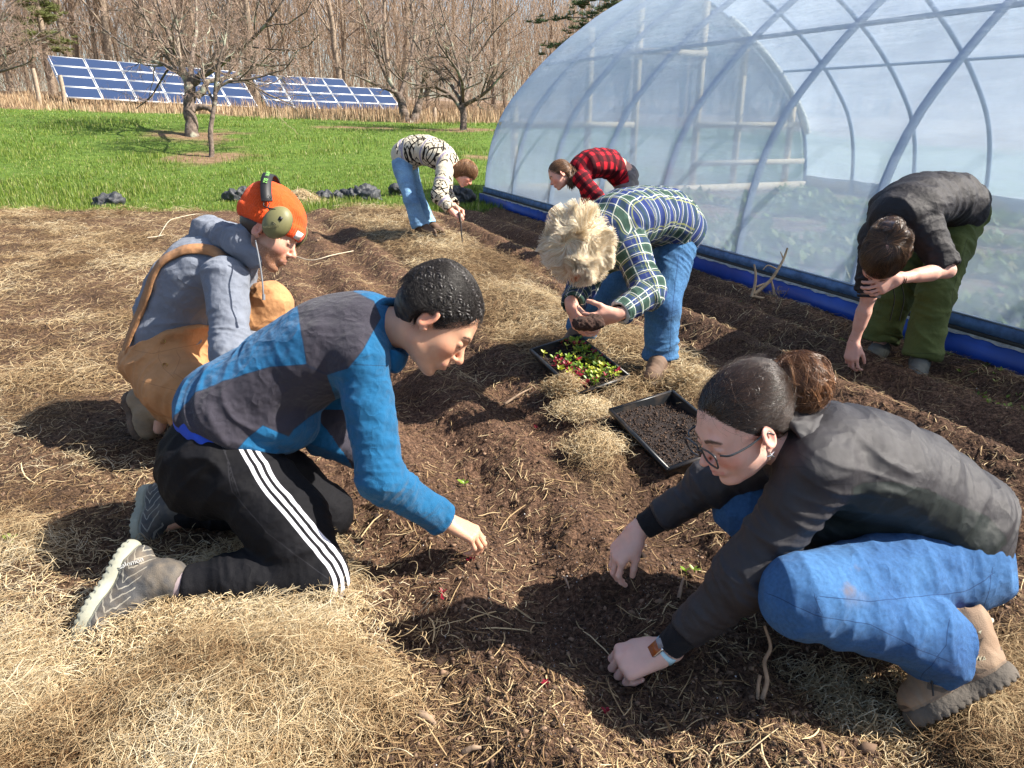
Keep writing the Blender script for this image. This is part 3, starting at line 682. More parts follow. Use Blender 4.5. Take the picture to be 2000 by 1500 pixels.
def grow(rng, start, d, L, r, depth, spec, out, tw):
    """one limb as a wobbly path, children along it"""
    S = 6; pts = [np.array(start, float)]; dd = nrm(d)
    for i in range(S - 1):
        dd = nrm(dd + rng.normal(0, spec['wob'], 3) + np.array([0, 0, spec['up'][min(depth, len(spec['up']) - 1)]])); pts.append(pts[-1] + dd * L / (S - 1))
    pts = np.array(pts); rr = r * np.linspace(1, spec['taper'], S)
    (tw if depth >= spec['twig'] else out).append((pts, rr))
    if depth >= spec['max']: return
    nchild = spec['kids'][min(depth, len(spec['kids']) - 1)]
    for k in range(nchild):
        t = spec['from'] + (1 - spec['from']) * (k + rng.random()) / nchild; q = t * (S - 1); i = min(int(q), S - 2); b = pts[i] * (1 - (q - i)) + pts[i + 1] * (q - i)
        ax = nrm(pts[i + 1] - pts[i]); rnd = rng.normal(0, 1, 3); rnd = nrm(rnd - ax * (rnd @ ax)); an = math.radians(spec['ang'] + rng.normal(0, 12))
        nd_ = ax * math.cos(an) + rnd * math.sin(an); lr = spec['len'] * (0.7 + 0.6 * rng.random()) * (1.15 - 0.55 * t * (depth > 0))
        grow(rng, b, nd_, L * lr, max(r * (1 - t * (1 - spec['taper'])) * spec['rad'], spec['rmin']), depth + 1, spec, out, tw)
def tree_mesh(name, limbs, sides, mat, parent):
    if not limbs: return None
    V, F = tube_verts(np.array([l[0] for l in limbs]), np.array([l[1] for l in limbs]), sides)
    return mesh_np(name, V, F, mat, parent)
ospec = dict(wob=.20, up=[.06, .04, .05, .06, .06], taper=.45, kids=[5, 4, 4, 4], ang=48, len=.64, rad=.62, rmin=.0035, max=4, twig=3)
ospec['from'] = .25
def orchard(px, py, d, trunk, limbs, label, group, seed, spec=ospec, scale=1.0):
    """trunk: list of photo points (px,py,depth); limbs: extra main limbs"""
    rng = np.random.default_rng(seed); base = W(px, py, d); base[2] = base_z(base[0], base[1])
    root = empty('fruit_tree', base, label, 'tree', group); out, tw = [], []; tr_ = []
    for t in trunk:
        pts = np.array([W(*q[:3]) for q in t]); rr = np.array([q[3] for q in t]); pts[0] = pts[0] if t is not trunk[0] else base - [0, 0, .15]
        b_ = bez(np.column_stack([pts, rr]), 8); P_, R_ = b_[:, :3], b_[:, 3]
        P_ = P_ + np.column_stack([n2(np.arange(len(P_)), np.full(len(P_), seed + c_), .35, 2, c_) for c_ in range(3)]) * R_[:, None] * .5
        tr_.append((P_, R_ * (1 + .12 * n2(np.arange(len(P_)) * 1.0, np.full(len(P_), seed), .8, 2))))
    mb = MB()
    for P_, R_ in tr_: mb.tube(P_, R_, 14)
    mb.build('trunk', m_orch, root, True)
    for t in limbs:
        pts = np.array([W(*q[:3]) for q in t]); rr = np.array([q[3] for q in t]); b_ = bez(np.column_stack([pts, rr]), 5); n_ = len(b_)
        P6 = b_[np.linspace(0, n_ - 1, 6).astype(int)]; out.append((P6[:, :3], P6[:, 3])); L = np.linalg.norm(np.diff(P6[:, :3], axis=0), axis=1).sum()
        for k in range(8):
            u_ = .15 + .85 * (k + rng.random()) / 8 * .99; q = u_ * 5; i = min(int(q), 4); b = P6[i, :3] * (1 - q + i) + P6[i + 1, :3] * (q - i); ax = nrm(P6[i + 1, :3] - P6[i, :3]); rnd = rng.normal(0, 1, 3); rnd = nrm(rnd - ax * (rnd @ ax)); an = math.radians(50 + rng.normal(0, 14))
            grow(rng, b, ax * math.cos(an) + rnd * math.sin(an) + np.array([0, 0, .25]), L * .55 * (1.1 - .5 * u_) * (.6 + .7 * rng.random()), max(P6[i, 3] * .5, .01), 1, spec, out, tw)
        grow(rng, P6[-1, :3], P6[-1, :3] - P6[-2, :3], L * .5, P6[-1, 3], 1, spec, out, tw)
    tree_mesh('limbs', out, 6, m_orch, root); tree_mesh('twigs', tw, 3, m_twig, root)
    return root
D = 17.0
orchard(378, 262, D, [[(378, 262, D, .17), (372, 225, D, .135), (368, 190, D, .13), (372, 165, D, .12), (388, 150, D, .09)], [(374, 214, D, .10), (392, 208, D, .07), (412, 216, D, .055)], [(385, 190, D, .08), (398, 175, D, .075), (405, 160, D, .06)]],
        [[(370, 170, D, .09), (350, 120, D - .2, .07), (330, 70, D - .4, .05), (310, 10, D - .6, .03)], [(385, 152, D, .07), (420, 110, D - .3, .06), (440, 60, D - .5, .045), (445, 0, D - .6, .03)],
         [(375, 160, D, .07), (330, 130, D + .6, .05), (290, 115, D + 1.0, .04), (250, 90, D + 1.2, .025)], [(400, 160, D, .06), (450, 150, D + .4, .05), (500, 130, D + .8, .035), (540, 110, D + 1, .02)],
         [(372, 160, D, .07), (375, 110, D + .8, .055), (385, 50, D + 1.4, .04), (380, -20, D + 1.6, .03)], [(395, 150, D, .06), (440, 120, D - 1.0, .05), (500, 70, D - 1.6, .035), (540, 20, D - 2, .02)],
         [(345, 115, D - .2, .05), (300, 60, D + .2, .04), (270, 10, D + .4, .025)]],
        'old twisted fruit tree with thick forked trunk in front of the first solar array', 'bare fruit trees on the grass', 3)
D = 14.6
orchard(408, 287, D, [[(408, 287, D, .055), (412, 250, D, .05), (418, 210, D, .045), (420, 180, D, .04)]],
        [[(419, 185, D, .035), (440, 160, D, .03), (490, 155, D, .025), (540, 140, D, .015)], [(420, 180, D, .035), (425, 130, D - .2, .03), (440, 80, D - .3, .02), (445, 30, D - .3, .012)], [(418, 200, D, .03), (400, 160, D + .3, .025), (395, 110, D + .4, .015)], [(420, 175, D, .03), (455, 130, D + .5, .02), (480, 80, D + .6, .012)]],
        'slim young fruit tree just in front of the old forked one', 'bare fruit trees on the grass', 5)
D = 19.5
orchard(903, 272, D, [[(903, 272, D, .105), (906, 240, D, .09), (904, 210, D, .085), (908, 195, D, .08)]],
        [[(903, 215, D, .075), (880, 185, D, .06), (850, 170, D - .4, .05), (810, 165, D - .6, .03)], [(906, 205, D, .075), (900, 160, D, .06), (890, 110, D, .045), (870, 50, D, .03)], [(908, 200, D, .07), (920, 150, D + .4, .05), (918, 80, D + .5, .04), (925, 10, D + .6, .03)],
         [(907, 205, D, .06), (935, 190, D - .5, .05), (960, 170, D - .8, .035), (985, 140, D - 1, .02)], [(903, 200, D, .06), (870, 150, D + .6, .045), (830, 110, D + .9, .03)], [(905, 200, D, .05), (900, 150, D - 1, .04), (860, 90, D - 1.5, .025)]],
        'bare fruit tree with spreading vase crown beside the greenhouse end', 'bare fruit trees on the grass', 7)
D = 24.0
orchard(803, 252, D, [[(800, 252, D, .2), (790, 225, D, .15), (785, 200, D, .14), (775, 180, D, .11)], [(803, 245, D, .15), (815, 215, D, .13), (822, 195, D, .10), (835, 180, D, .07)]],
        [[(775, 182, D, .09), (750, 140, D, .07), (730, 90, D, .05), (720, 40, D, .03)], [(822, 195, D, .08), (850, 160, D, .06), (880, 150, D, .04)], [(780, 190, D, .08), (800, 130, D + .5, .06), (810, 60, D + .8, .04)], [(776, 182, D, .07), (735, 165, D - .5, .05), (700, 150, D - .8, .03)], [(820, 195, D, .07), (830, 140, D - .6, .05), (840, 80, D - 1, .03)]],
        'old fruit tree with a V-shaped double trunk at the end of the solar arrays', 'bare fruit trees on the grass', 9)
D = 24
orchard(-60, 215, D, [[(-60, 215, D, .16), (-58, 170, D, .13), (-50, 140, D, .1)]], [[(-50, 145, D, .08), (-10, 115, D, .06), (40, 95, D, .04), (95, 70, D, .02)], [(-52, 145, D, .08), (-20, 80, D, .05), (10, 20, D, .03)], [(-50, 150, D, .06), (0, 140, D - .5, .045), (50, 125, D - 1, .02)]],
        'bare fruit tree reaching in from the left edge of the photo', 'bare fruit trees on the grass', 13)
# forest trees: prototypes, then copies
fspec = dict(wob=.07, up=[.10, .10, .06, .04], taper=.35, kids=[11, 6, 5], ang=38, len=.42, rad=.42, rmin=.012, max=3, twig=2)
fspec['from'] = .30
def forest_proto(seed, H, r, mat, lean=0.03, spec=fspec):
    rng = np.random.default_rng(seed); root = empty('woodland_tree', (0, 0, 0)); out, tw = [], []
    S = 12; P_ = np.zeros((S, 3)); P_[:, 2] = np.linspace(-.5, H, S); P_[:, 0] = np.cumsum(rng.normal(0, .012 * H / 3, S)); P_[:, 1] = np.cumsum(rng.normal(0, .012 * H / 3, S)); P_ -= [P_[0, 0], P_[0, 1], 0]
    mb = MB(); mb.tube(P_, r * np.linspace(1, .25, S), 8); mb.build('trunk', mat, root, True)
    for k in range(16):
        t = .22 + .78 * (k + rng.random()) / 16; q = t * (S - 1); i = min(int(q), S - 2); b = P_[i] + (P_[i + 1] - P_[i]) * (q - i); a = rng.random() * 6.28; e = math.radians(25 + 40 * rng.random())
        grow(rng, b, np.array([math.cos(a) * math.cos(e), math.sin(a) * math.cos(e), math.sin(e)]), H * (.34 - .2 * t) * (.7 + .6 * rng.random()), r * (1 - .7 * t) * .42, 1, spec, out, tw)
    tree_mesh('limbs', out, 4, mat, root); tree_mesh('twigs', tw, 3, m_brush, root); return root
protos = [forest_proto(21, 13, .17, m_wood1), forest_proto(22, 11, .11, m_wood2), forest_proto(23, 14, .22, m_wood1), forest_proto(24, 10, .08, m_wood2), forest_proto(25, 12, .14, m_wood1)]
plab = ['bare grey woodland tree behind the solar panels and orchard', 'slim pale-barked bare tree in the woods behind the orchard', 'thick-trunked bare grey tree in the woods at the back', 'very thin pale bare sapling in the woods at the back', 'medium bare grey woodland tree among the trees at the back']
def copy_tree(o, parent=None):
    c = o.copy(); C.objects.link(c); c.parent = parent
    for ch in [q for q in o.children]: copy_tree(ch, c)
    return c
rng = np.random.default_rng(77); used = [False] * len(protos); used_n = [0] * 5; forest = []
for i in range(180):
    row = rng.random(); y = 51 + 34 * row ** 1.1; x = (rng.random() * 2.1 - 1.25) * y * .78
    if x > y * 0.5: continue
    k = int(rng.integers(len(protos))); pr = protos[k]; o = pr if not used[k] else copy_tree(pr); used[k] = True
    o.location = (x, y, float(base_z(x, y))); o.rotation_euler = (rng.normal(0, .02), rng.normal(0, .02), rng.random() * 6.28); s = .8 + .5 * rng.random(); o.scale = (s, s, s)
    used_n[k] += 1; px_ = 1000 + FPX * x / (y * CP + .3); zone = 'behind the left solar array' if px_ < 480 else 'behind the right solar array' if px_ < 780 else 'between orchard and greenhouse' if px_ < 1150 else 'behind the greenhouse'
    o['px'] = px_; forest.append((px_, o, k, zone)); tag(o, plab[k], 'tree', ['bare grey woodland trees', 'slim pale woodland trees', 'thick woodland trees', 'thin woodland saplings', 'medium woodland trees'][k])
kinds_ = ['bare grey', 'slim pale-barked', 'thick-trunked grey', 'very thin pale', 'medium grey-brown']
ords = ['first', 'second', 'third', 'fourth', 'fifth', 'sixth', 'seventh', 'eighth', 'ninth', 'tenth', 'eleventh', 'twelfth', 'thirteenth', 'fourteenth', 'fifteenth', 'sixteenth', 'seventeenth', 'eighteenth', 'nineteenth', 'twentieth']
cnt_ = {}
for px_, o, k, zone in sorted(forest, key=lambda t: t[0]):
    del o['px']; c_ = cnt_.get((k, zone), 0); cnt_[(k, zone)] = c_ + 1; o['label'] = ('%s woodland tree %s, %s such from the left' % (kinds_[k], zone, ords[min(c_, 19)]))
# far brush: upright twig mass
r = np.random.default_rng(5); N = 36000; y = 53 + 52 * r.random(N); x = (r.random(N) * 2.3 - 1.35) * y * .82; L = 1.5 + 4.5 * r.random(N); hh = r.random(N) ** 1.1 * 13 * (0.72 + 0.4 * n2(x, y, .06, 2, 3.0))
hh = hh * (1 - 0.25 * sstep(-0.05, 0.12, x / y)); t = np.linspace(0, 1, 4)[None]; lean = r.normal(0, .28, (N, 2))
P_ = np.stack([x[:, None] + lean[:, :1] * t * L[:, None] + .2 * r.normal(0, 1, (N, 4)) * t, y[:, None] + lean[:, 1:] * t * L[:, None], base_z(x, y)[:, None] + hh[:, None] + t * L[:, None]], -1)
Vb, Fb = tube_verts(P_, (0.012 + .02 * r.random(N) ** 3)[:, None] * np.array([1, .8, .6, .3])[None], 3)
tag(mesh_np('woodland_brush', Vb, Fb, m_brush), kind='stuff')
N = 9000; y = 47 + 8 * r.random(N); x = (r.random(N) * 1.9 - 1.05) * y * .8; k_ = (r.random(N) < sstep(-.2, .3, n2(x, y, .25, 2, 9.))) & (x < y * .2); x, y = x[k_], y[k_]; N = len(x); L = .8 + 1.6 * r.random(N); lean = r.normal(0, .5, (N, 2))
P_ = np.stack([x[:, None] + lean[:, :1] * t * L[:, None], y[:, None] + lean[:, 1:] * t * L[:, None], base_z(x, y)[:, None] + t * L[:, None] * (1 - .2 * t)], -1)
Vb, Fb = tube_verts(P_, (0.004 + .006 * r.random(N) ** 2)[:, None] * np.array([1, .8, .6, .3])[None], 3)
tag(mesh_np('undergrowth_twigs', Vb, Fb, m_brush), kind='stuff')
# distant wooded hill
hx = np.linspace(-160, 160, 81); hy = np.linspace(104, 190, 24); HX, HY = np.meshgrid(hx, hy); HZ = 1 + 4.0 * sstep(104, 150, HY) + 2.0 * n2(HX, HY, .05, 4, 2.0)
i = (np.arange(23)[:, None] * 81 + np.arange(80)[None]).reshape(-1); m_hill = simple('wooded_hill', (0.30, 0.22, 0.165), 1, .35, .6)
tag(mesh_np('wooded_hills', np.stack([HX, HY, HZ], -1).reshape(-1, 3), np.stack([i, i + 1, i + 82, i + 81], 1), m_hill), kind='structure')
# conifers
m_needle = simple('pine_needles', (0.045, 0.085, 0.022), 0.7, .4, 3)
m_needle2 = simple('yellowish_pine_needles', (0.11, 0.13, 0.03), 0.7, .4, 3)
def pine(px, py, d, H, r, label, seed, mat, crown0=.25, wid=.26):
    rng = np.random.default_rng(seed); b = W(px, py, d); b[2] = base_z(b[0], b[1]); root = empty('pine_tree', b, label, 'tree'); mb = MB(); mb.tube([b, b + [.1, 0, H * .5], b + [0, 0, H]], [r, r * .7, r * .2], 10); mb.build('trunk', m_wood1, root, True)
    br, nv = [], []
    for k in range(70):
        t = crown0 + (1 - crown0) * rng.random(); a = rng.random() * 6.28; L = H * wid * (1.15 - t) * (.5 + .7 * rng.random()); s = b + [0, 0, H * t]; dd = np.array([math.cos(a), math.sin(a), .12 + .25 * rng.random()]); tt = np.linspace(0, 1, 6)[:, None]
        P_ = s + dd * L * tt + np.array([0, 0, -.25 * L]) * tt ** 2; br.append((P_, r * .16 * np.linspace(1, .3, 6)))
        for q in range(26):
            u = .3 + .7 * rng.random(); c = s + dd * L * u + np.array([0, 0, -.25 * L]) * u * u + rng.normal(0, .17, 3) * [1, 1, .5]; nv.append(c)
    tree_mesh('branches', br, 4, m_wood1, root); nv = np.array(nv); M_ = 22; c = np.repeat(nv, M_, 0); dd = rng.normal(0, 1, (len(c), 3)); dd[:, 2] = np.abs(dd[:, 2]) * .7; dd /= np.linalg.norm(dd, axis=1, keepdims=True)
    L = .12 + .16 * rng.random(len(c)); P_ = np.stack([c, c + dd * L[:, None] * .5, c + dd * L[:, None]], 1); Vn, Fn = tube_verts(P_, np.tile([.012, .012, .003], (len(c), 1)), 3); mesh_np('needles', Vn, Fn, mat, root)
pine(1222, 250, 32, 13, .2, 'dark green pine rising behind the greenhouse roof', 3, m_needle, .16, .34)
pine(1330, 250, 40, 14, .2, 'dark pine partly hidden behind the greenhouse roof', 4, m_needle, .3, .26)
pine(112, 215, 46, 13, .2, 'small yellowish green pine among the bare trees at the left', 8, m_needle2, .2, .16)
# ------------------------------------------------------------------ people toolkit
cR = np.array([1.0, 0, 0]); cU = np.array([0, SP, CP]); cF = np.array([0, CP, -SP])
def cv(a, b, c=0.0): return nrm(cR * a + cU * b + cF * c)
def orth(f, u):
    f = nrm(f); u = nrm(u - f * (u @ f)); return f, u, np.cross(u, f)      # third axis = the person's left
def px_of(V):
    r = V - np.array([0, 0, CAMH]); d = r @ cF; return 1000 + FPX * (r @ cR) / d, 750 - FPX * (r @ cU) / d
def poly_sd(x, y, poly):
    """signed distance (negative inside) to a 2D polygon"""
    p = np.asarray(poly, float); best = np.full(x.shape, 1e9); ins = np.zeros(x.shape, bool)
    for a, b in zip(p, np.roll(p, -1, 0)):
        e = b - a; t = np.clip(((x - a[0]) * e[0] + (y - a[1]) * e[1]) / (e @ e), 0, 1)
        best = np.minimum(best, np.hypot(x - a[0] - t * e[0], y - a[1] - t * e[1]))
        c = ((a[1] > y) != (b[1] > y)) & (x < (b[0] - a[0]) * (y - a[1]) / (b[1] - a[1] + 1e-12) + a[0]); ins ^= c
    return np.where(ins, -best, best)
def line_sd(x, y, pts):
    """signed sideways distance to a 2D polyline"""
    p = np.asarray(pts, float); best = np.full(x.shape, 1e9); sg = np.zeros(x.shape)
    for a, b in zip(p[:-1], p[1:]):
        e = b - a; t = np.clip(((x - a[0]) * e[0] + (y - a[1]) * e[1]) / (e @ e), 0, 1); dx = x - a[0] - t * e[0]; dy = y - a[1] - t * e[1]; d = np.hypot(dx, dy)
        k = d < best; sg = np.where(k, np.sign(e[0] * dy - e[1] * dx), sg); best = np.minimum(best, d)
    return best * sg
def torso_ops(J, infl=0.0, t0=0.0, t1=1.0, gir=1.0, prof=None, k=0.05, n=8):
    sp = bez(J['spine'], 10); L = np.linspace(0, 1, len(sp)); ops = []
    sh = nrm(J['shL'] - J['shR']); hp = nrm(J['hipL'] - J['hipR'])
    kx = [0, .2, .45, .7, .88, 1.0]; lat = prof[0] if prof else [.150, .145, .130, .150, .135, .055]; dep = prof[1] if prof else [.115, .105, .095, .110, .088, .052]
    for t in np.linspace(t0, t1, n):
        c = np.array([np.interp(t, L, sp[:, a]) for a in range(3)]); c2 = np.array([np.interp(min(t + .03, 1), L, sp[:, a]) for a in range(3)]); c1 = np.array([np.interp(max(t - .03, 0), L, sp[:, a]) for a in range(3)])
        up = nrm(c2 - c1); s = nrm(hp * (1 - t) + sh * t); s = nrm(s - up * (s @ up)); f = np.cross(s, up)
        ops.append(U(el(c, (np.interp(t, kx, lat) * gir + infl, np.interp(t, kx, dep) * gir + infl, .085 + infl * .5), [s, f, up]), k if ops else 0))
    return ops
def hand_ops(w, d, n, th, curl=(30, 40, 45, 50), thumb=(35, 20, 20), sc=1.0, spread=6, pinch=0.0):
    """w wrist, d towards the fingers, n back of the hand, th side the thumb is on"""
    d = nrm(d); n = nrm(n - d * (n @ d)); s = np.cross(d, n); s = s if s @ th > 0 else -s
    ops = [U(rc(w - d * .02, w + d * .012, .027 * sc, .026 * sc))]; kn = []
    for i, (o, L) in enumerate(((.031, .092), (.010, .096), (-.011, .091), (-.030, .083))):
        a = w + d * .012 * sc + s * o * .55 * sc; b = w + (d * L + s * o - n * (.004 * abs(i - 1.3))) * sc; ops.append(U(rc(a, b, .017 * sc, .0125 * sc), .014)); kn.append(b)
    ops.append(U(rc(w + (d * .03 + s * .022 - n * .010) * sc, w + (d * .058 + s * .034 - n * .008) * sc, .018 * sc, .012 * sc), .014))
    seg = ((.042, .025, .020), (.047, .029, .021), (.043, .027, .021), (.034, .021, .019))
    for i, b in enumerate(kn):
        g = []; a = b; dd = d + s * math.tan(math.radians((1.5 - i) * spread)); dd = nrm(dd); cu = curl[i] if np.ndim(curl[i]) else (curl[i], curl[i] * 1.0, curl[i] * .7); tot = 0; r = (.0088, .0090, .0086, .0078)[i] * sc
        for q in range(3):
            tot += cu[q]; c_, s_ = math.cos(math.radians(tot)), math.sin(math.radians(tot)); v = nrm(dd * c_ - n * s_ ); e = a + v * seg[i][q] * sc; g.append(U(rc(a, e, r * (1.03 - q * .06), r * (.96 - q * .08)), .004)); a = e
        ops.append(G(g, .006))
    t0 = w + (d * .028 + s * .026 - n * .008) * sc; v0 = nrm(d * math.cos(math.radians(thumb[0])) + s * math.sin(math.radians(thumb[0])) - n * .45); g = []
    a = t0; e = a + v0 * .040 * sc; g.append(U(rc(a, e, .014 * sc, .0115 * sc))); a = e; tt = thumb[0] - thumb[1]; v1 = nrm(d * math.cos(math.radians(tt)) + s * math.sin(math.radians(tt)) - n * .7); e = a + v1 * .030 * sc; g.append(U(rc(a, e, .0105 * sc, .0095 * sc), .004)); a = e; tt -= thumb[2]; v2 = nrm(d * math.cos(math.radians(tt)) + s * math.sin(math.radians(tt)) - n * .9); g.append(U(rc(a, a + v2 * .024 * sc, .0095 * sc, .0082 * sc), .004))
    ops.append(G(g, .012)); return ops
def head_ops(o, f, u, sc=1.0, nose=1.0, closed=True):
    f, u, l = orth(f, u); A = [f, l, u]; p = lambda a, b, c=0.0: o + (f * a + u * b + l * c) * sc; R_ = lambda *r: tuple(x * sc for x in r)
    ops = [U(el(p(-.012, .045), R_(.098, .076, .084), A)), U(el(p(.032, -.005), R_(.064, .062, .088), A), .03), U(el(p(.030, -.050), R_(.055, .052, .058), A), .025),
           U(el(p(.074, -.097), R_(.018, .020, .016), A), .02), U(rc(p(.0, -.065, .045), p(.060, -.095, .018), .012 * sc, .010 * sc), .025), U(rc(p(.0, -.065, -.045), p(.060, -.095, -.018), .012 * sc, .010 * sc), .025),
           U(rc(p(.084, .026, .030), p(.084, .026, -.030), .011 * sc, .011 * sc), .018), U(el(p(.060, -.022, .038), R_(.020, .017, .019), A), .03), U(el(p(.060, -.022, -.038), R_(.020, .017, .019), A), .03)]
    for q in (1, -1): ops.append(Sb(el(p(.100, .006, .031 * q), R_(.016, .019, .012), A), .014))
    ops += [U(rc(p(.088, .012), p(.112 * nose + .002, -.022), .0065 * sc, .0085 * sc), .012), U(el(p(.110 * nose + .003, -.027), R_(.0115, .010, .009), A), .006)]
    for q in (1, -1): ops += [U(el(p(.100, -.031, .0115 * q), R_(.010, .0065, .0068), A), .005), Sb(el(p(.104, -.038, .0065 * q), R_(.004, .003, .004), A), .002)]
    ops += [U(el(p(.086, -.058), R_(.017, .026, .020), A), .014)]
    for q in (1, -1): ops += [U(rc(p(.1005, -.0535, 0), p(.090, -.0585, .021 * q), .0052 * sc, .0028 * sc), .004), U(rc(p(.0985, -.066, 0), p(.089, -.0625, .018 * q), .0062 * sc, .0030 * sc), .004)]
    ops.append(Sb(rc(p(.1045, -.0595, .018), p(.1045, -.0595, -.018), .0022 * sc, .0022 * sc), .003))
    for q in (1, -1):
        ops += [U(el(p(.0835, .005, .031 * q), R_(.0115, .0145, .0112), A), .004)]                                    # lids over the eyeball
        if closed: ops.append(Sb(rc(p(.0955, -.0035, .019 * q), p(.0935, -.004, .042 * q), .0014 * sc, .0012 * sc), .002))
        e0 = p(-.008, -.002, .073 * q); ea = nrm(f * .93 - u * .12 + l * q * -.10); eb = nrm(u + f * -.18); en = nrm(l * q + f * -.45)
        ops += [G([U(el(e0 + en * .008 * sc, R_(.019, .0065, .031), [ea, en, eb])), Sb(el(e0 + (en * .0145 + ea * .003 - eb * .001) * sc, R_(.0105, .006, .019), [ea, en, eb]), .004), U(rc(e0 + (ea * .012 + en * .006 - eb * .008) * sc, e0 + (ea * .012 + en * .007 + eb * .001) * sc, .005 * sc, .004 * sc), .004), U(el(e0 + (en * .007 - eb * .027 + ea * .004) * sc, R_(.009, .0055, .009), [ea, en, eb]), .004)], .006)]
    return ops, p, (f, u, l)
def skin_mat(name, c, red=0.35, brow=(0.03, 0.02, 0.015), beard=(0.2, 0.1, 0.05), lip=(0.5, 0.2, 0.18)):
    m, n, p = newmat(name); nn_ = noise(n, 22, 4); r_ = ramp(n, [(0.3, tuple(x * .9 for x in c)), (0.7, (min(1, c[0] * 1.08), c[1] * 1.02, c[2] * 1.0))]); n.links.new(nn_, r_.inputs[0])
    bl_ = ramp(n, [(.48, (0, 0, 0)), (.72, (.30, .30, .30))]); n.links.new(noise(n, 38, 5), bl_.inputs[0]); r_ = nd(n, 'ShaderNodeMix', data_type='RGBA') if False else r_; c0_ = mixc(n, bl_.outputs[0], r_.outputs[0], (c[0] * .92, c[1] * .62, c[2] * .55)); c1 = mixc(n, math_(n, 'MULTIPLY', attr(n, 'blush'), red), c0_, (c[0] * 1.05, c[1] * .55, c[2] * .5)); c1 = mixc(n, attr(n, 'lip'), c1, lip)
    bn = ramp(n, [(.4, (0, 0, 0)), (.62, (1, 1, 1))]); n.links.new(noise(n, 420, 2), bn.inputs[0])
    c1 = mixc(n, math_(n, 'MULTIPLY', attr(n, 'beard'), math_(n, 'ADD', math_(n, 'MULTIPLY', bn.outputs[0], .5), .45)), c1, beard); c1 = mixc(n, attr(n, 'brow'), c1, brow)
    n.links.new(c1, p.inputs['Base Color']); p.inputs['Roughness'].default_value = 0.48; p.inputs['Specular IOR Level'].default_value = 0.35
    p.inputs['Subsurface Weight'].default_value = 0.25; p.inputs['Subsurface Radius'].default_value = (0.9, 0.35, 0.2); p.inputs['Subsurface Scale'].default_value = 0.006
    bump(n, p, noise(n, 300, 3), 0.12, 0.001); return m
def ground_toes(J, L=.13):
    for s in 'LR':
        a = J['an' + s]; f = nrm((J['toe' + s] - a) * [1, 1, 0]); g_ = float(gz(*a[:2])) if 'gz' in globals() else 0; J['foot' + s] = f; J['toe' + s] = a * [1, 1, 0] + f * L + [0, 0, g_ + .045]; J['gz' + s] = g_
        if J['an' + s][2] < g_ + .075: J['an' + s] = a * [1, 1, 0] + [0, 0, g_ + .085]
def ground_shoes(root, J, mat, sole, h, L=.27, lift=.0):
    for s in 'LR':
        a, f, g_ = J['an' + s], J['foot' + s], J['gz' + s]; mk_shoe(root, a * [1, 1, 0] - f * .065 + [0, 0, g_ + .012], a * [1, 1, 0] + f * (L - .065) + [0, 0, g_ + .010], a * [1, 1, 0] + [0, 0, g_ + .075], mat, sole, h=h, w=.047)
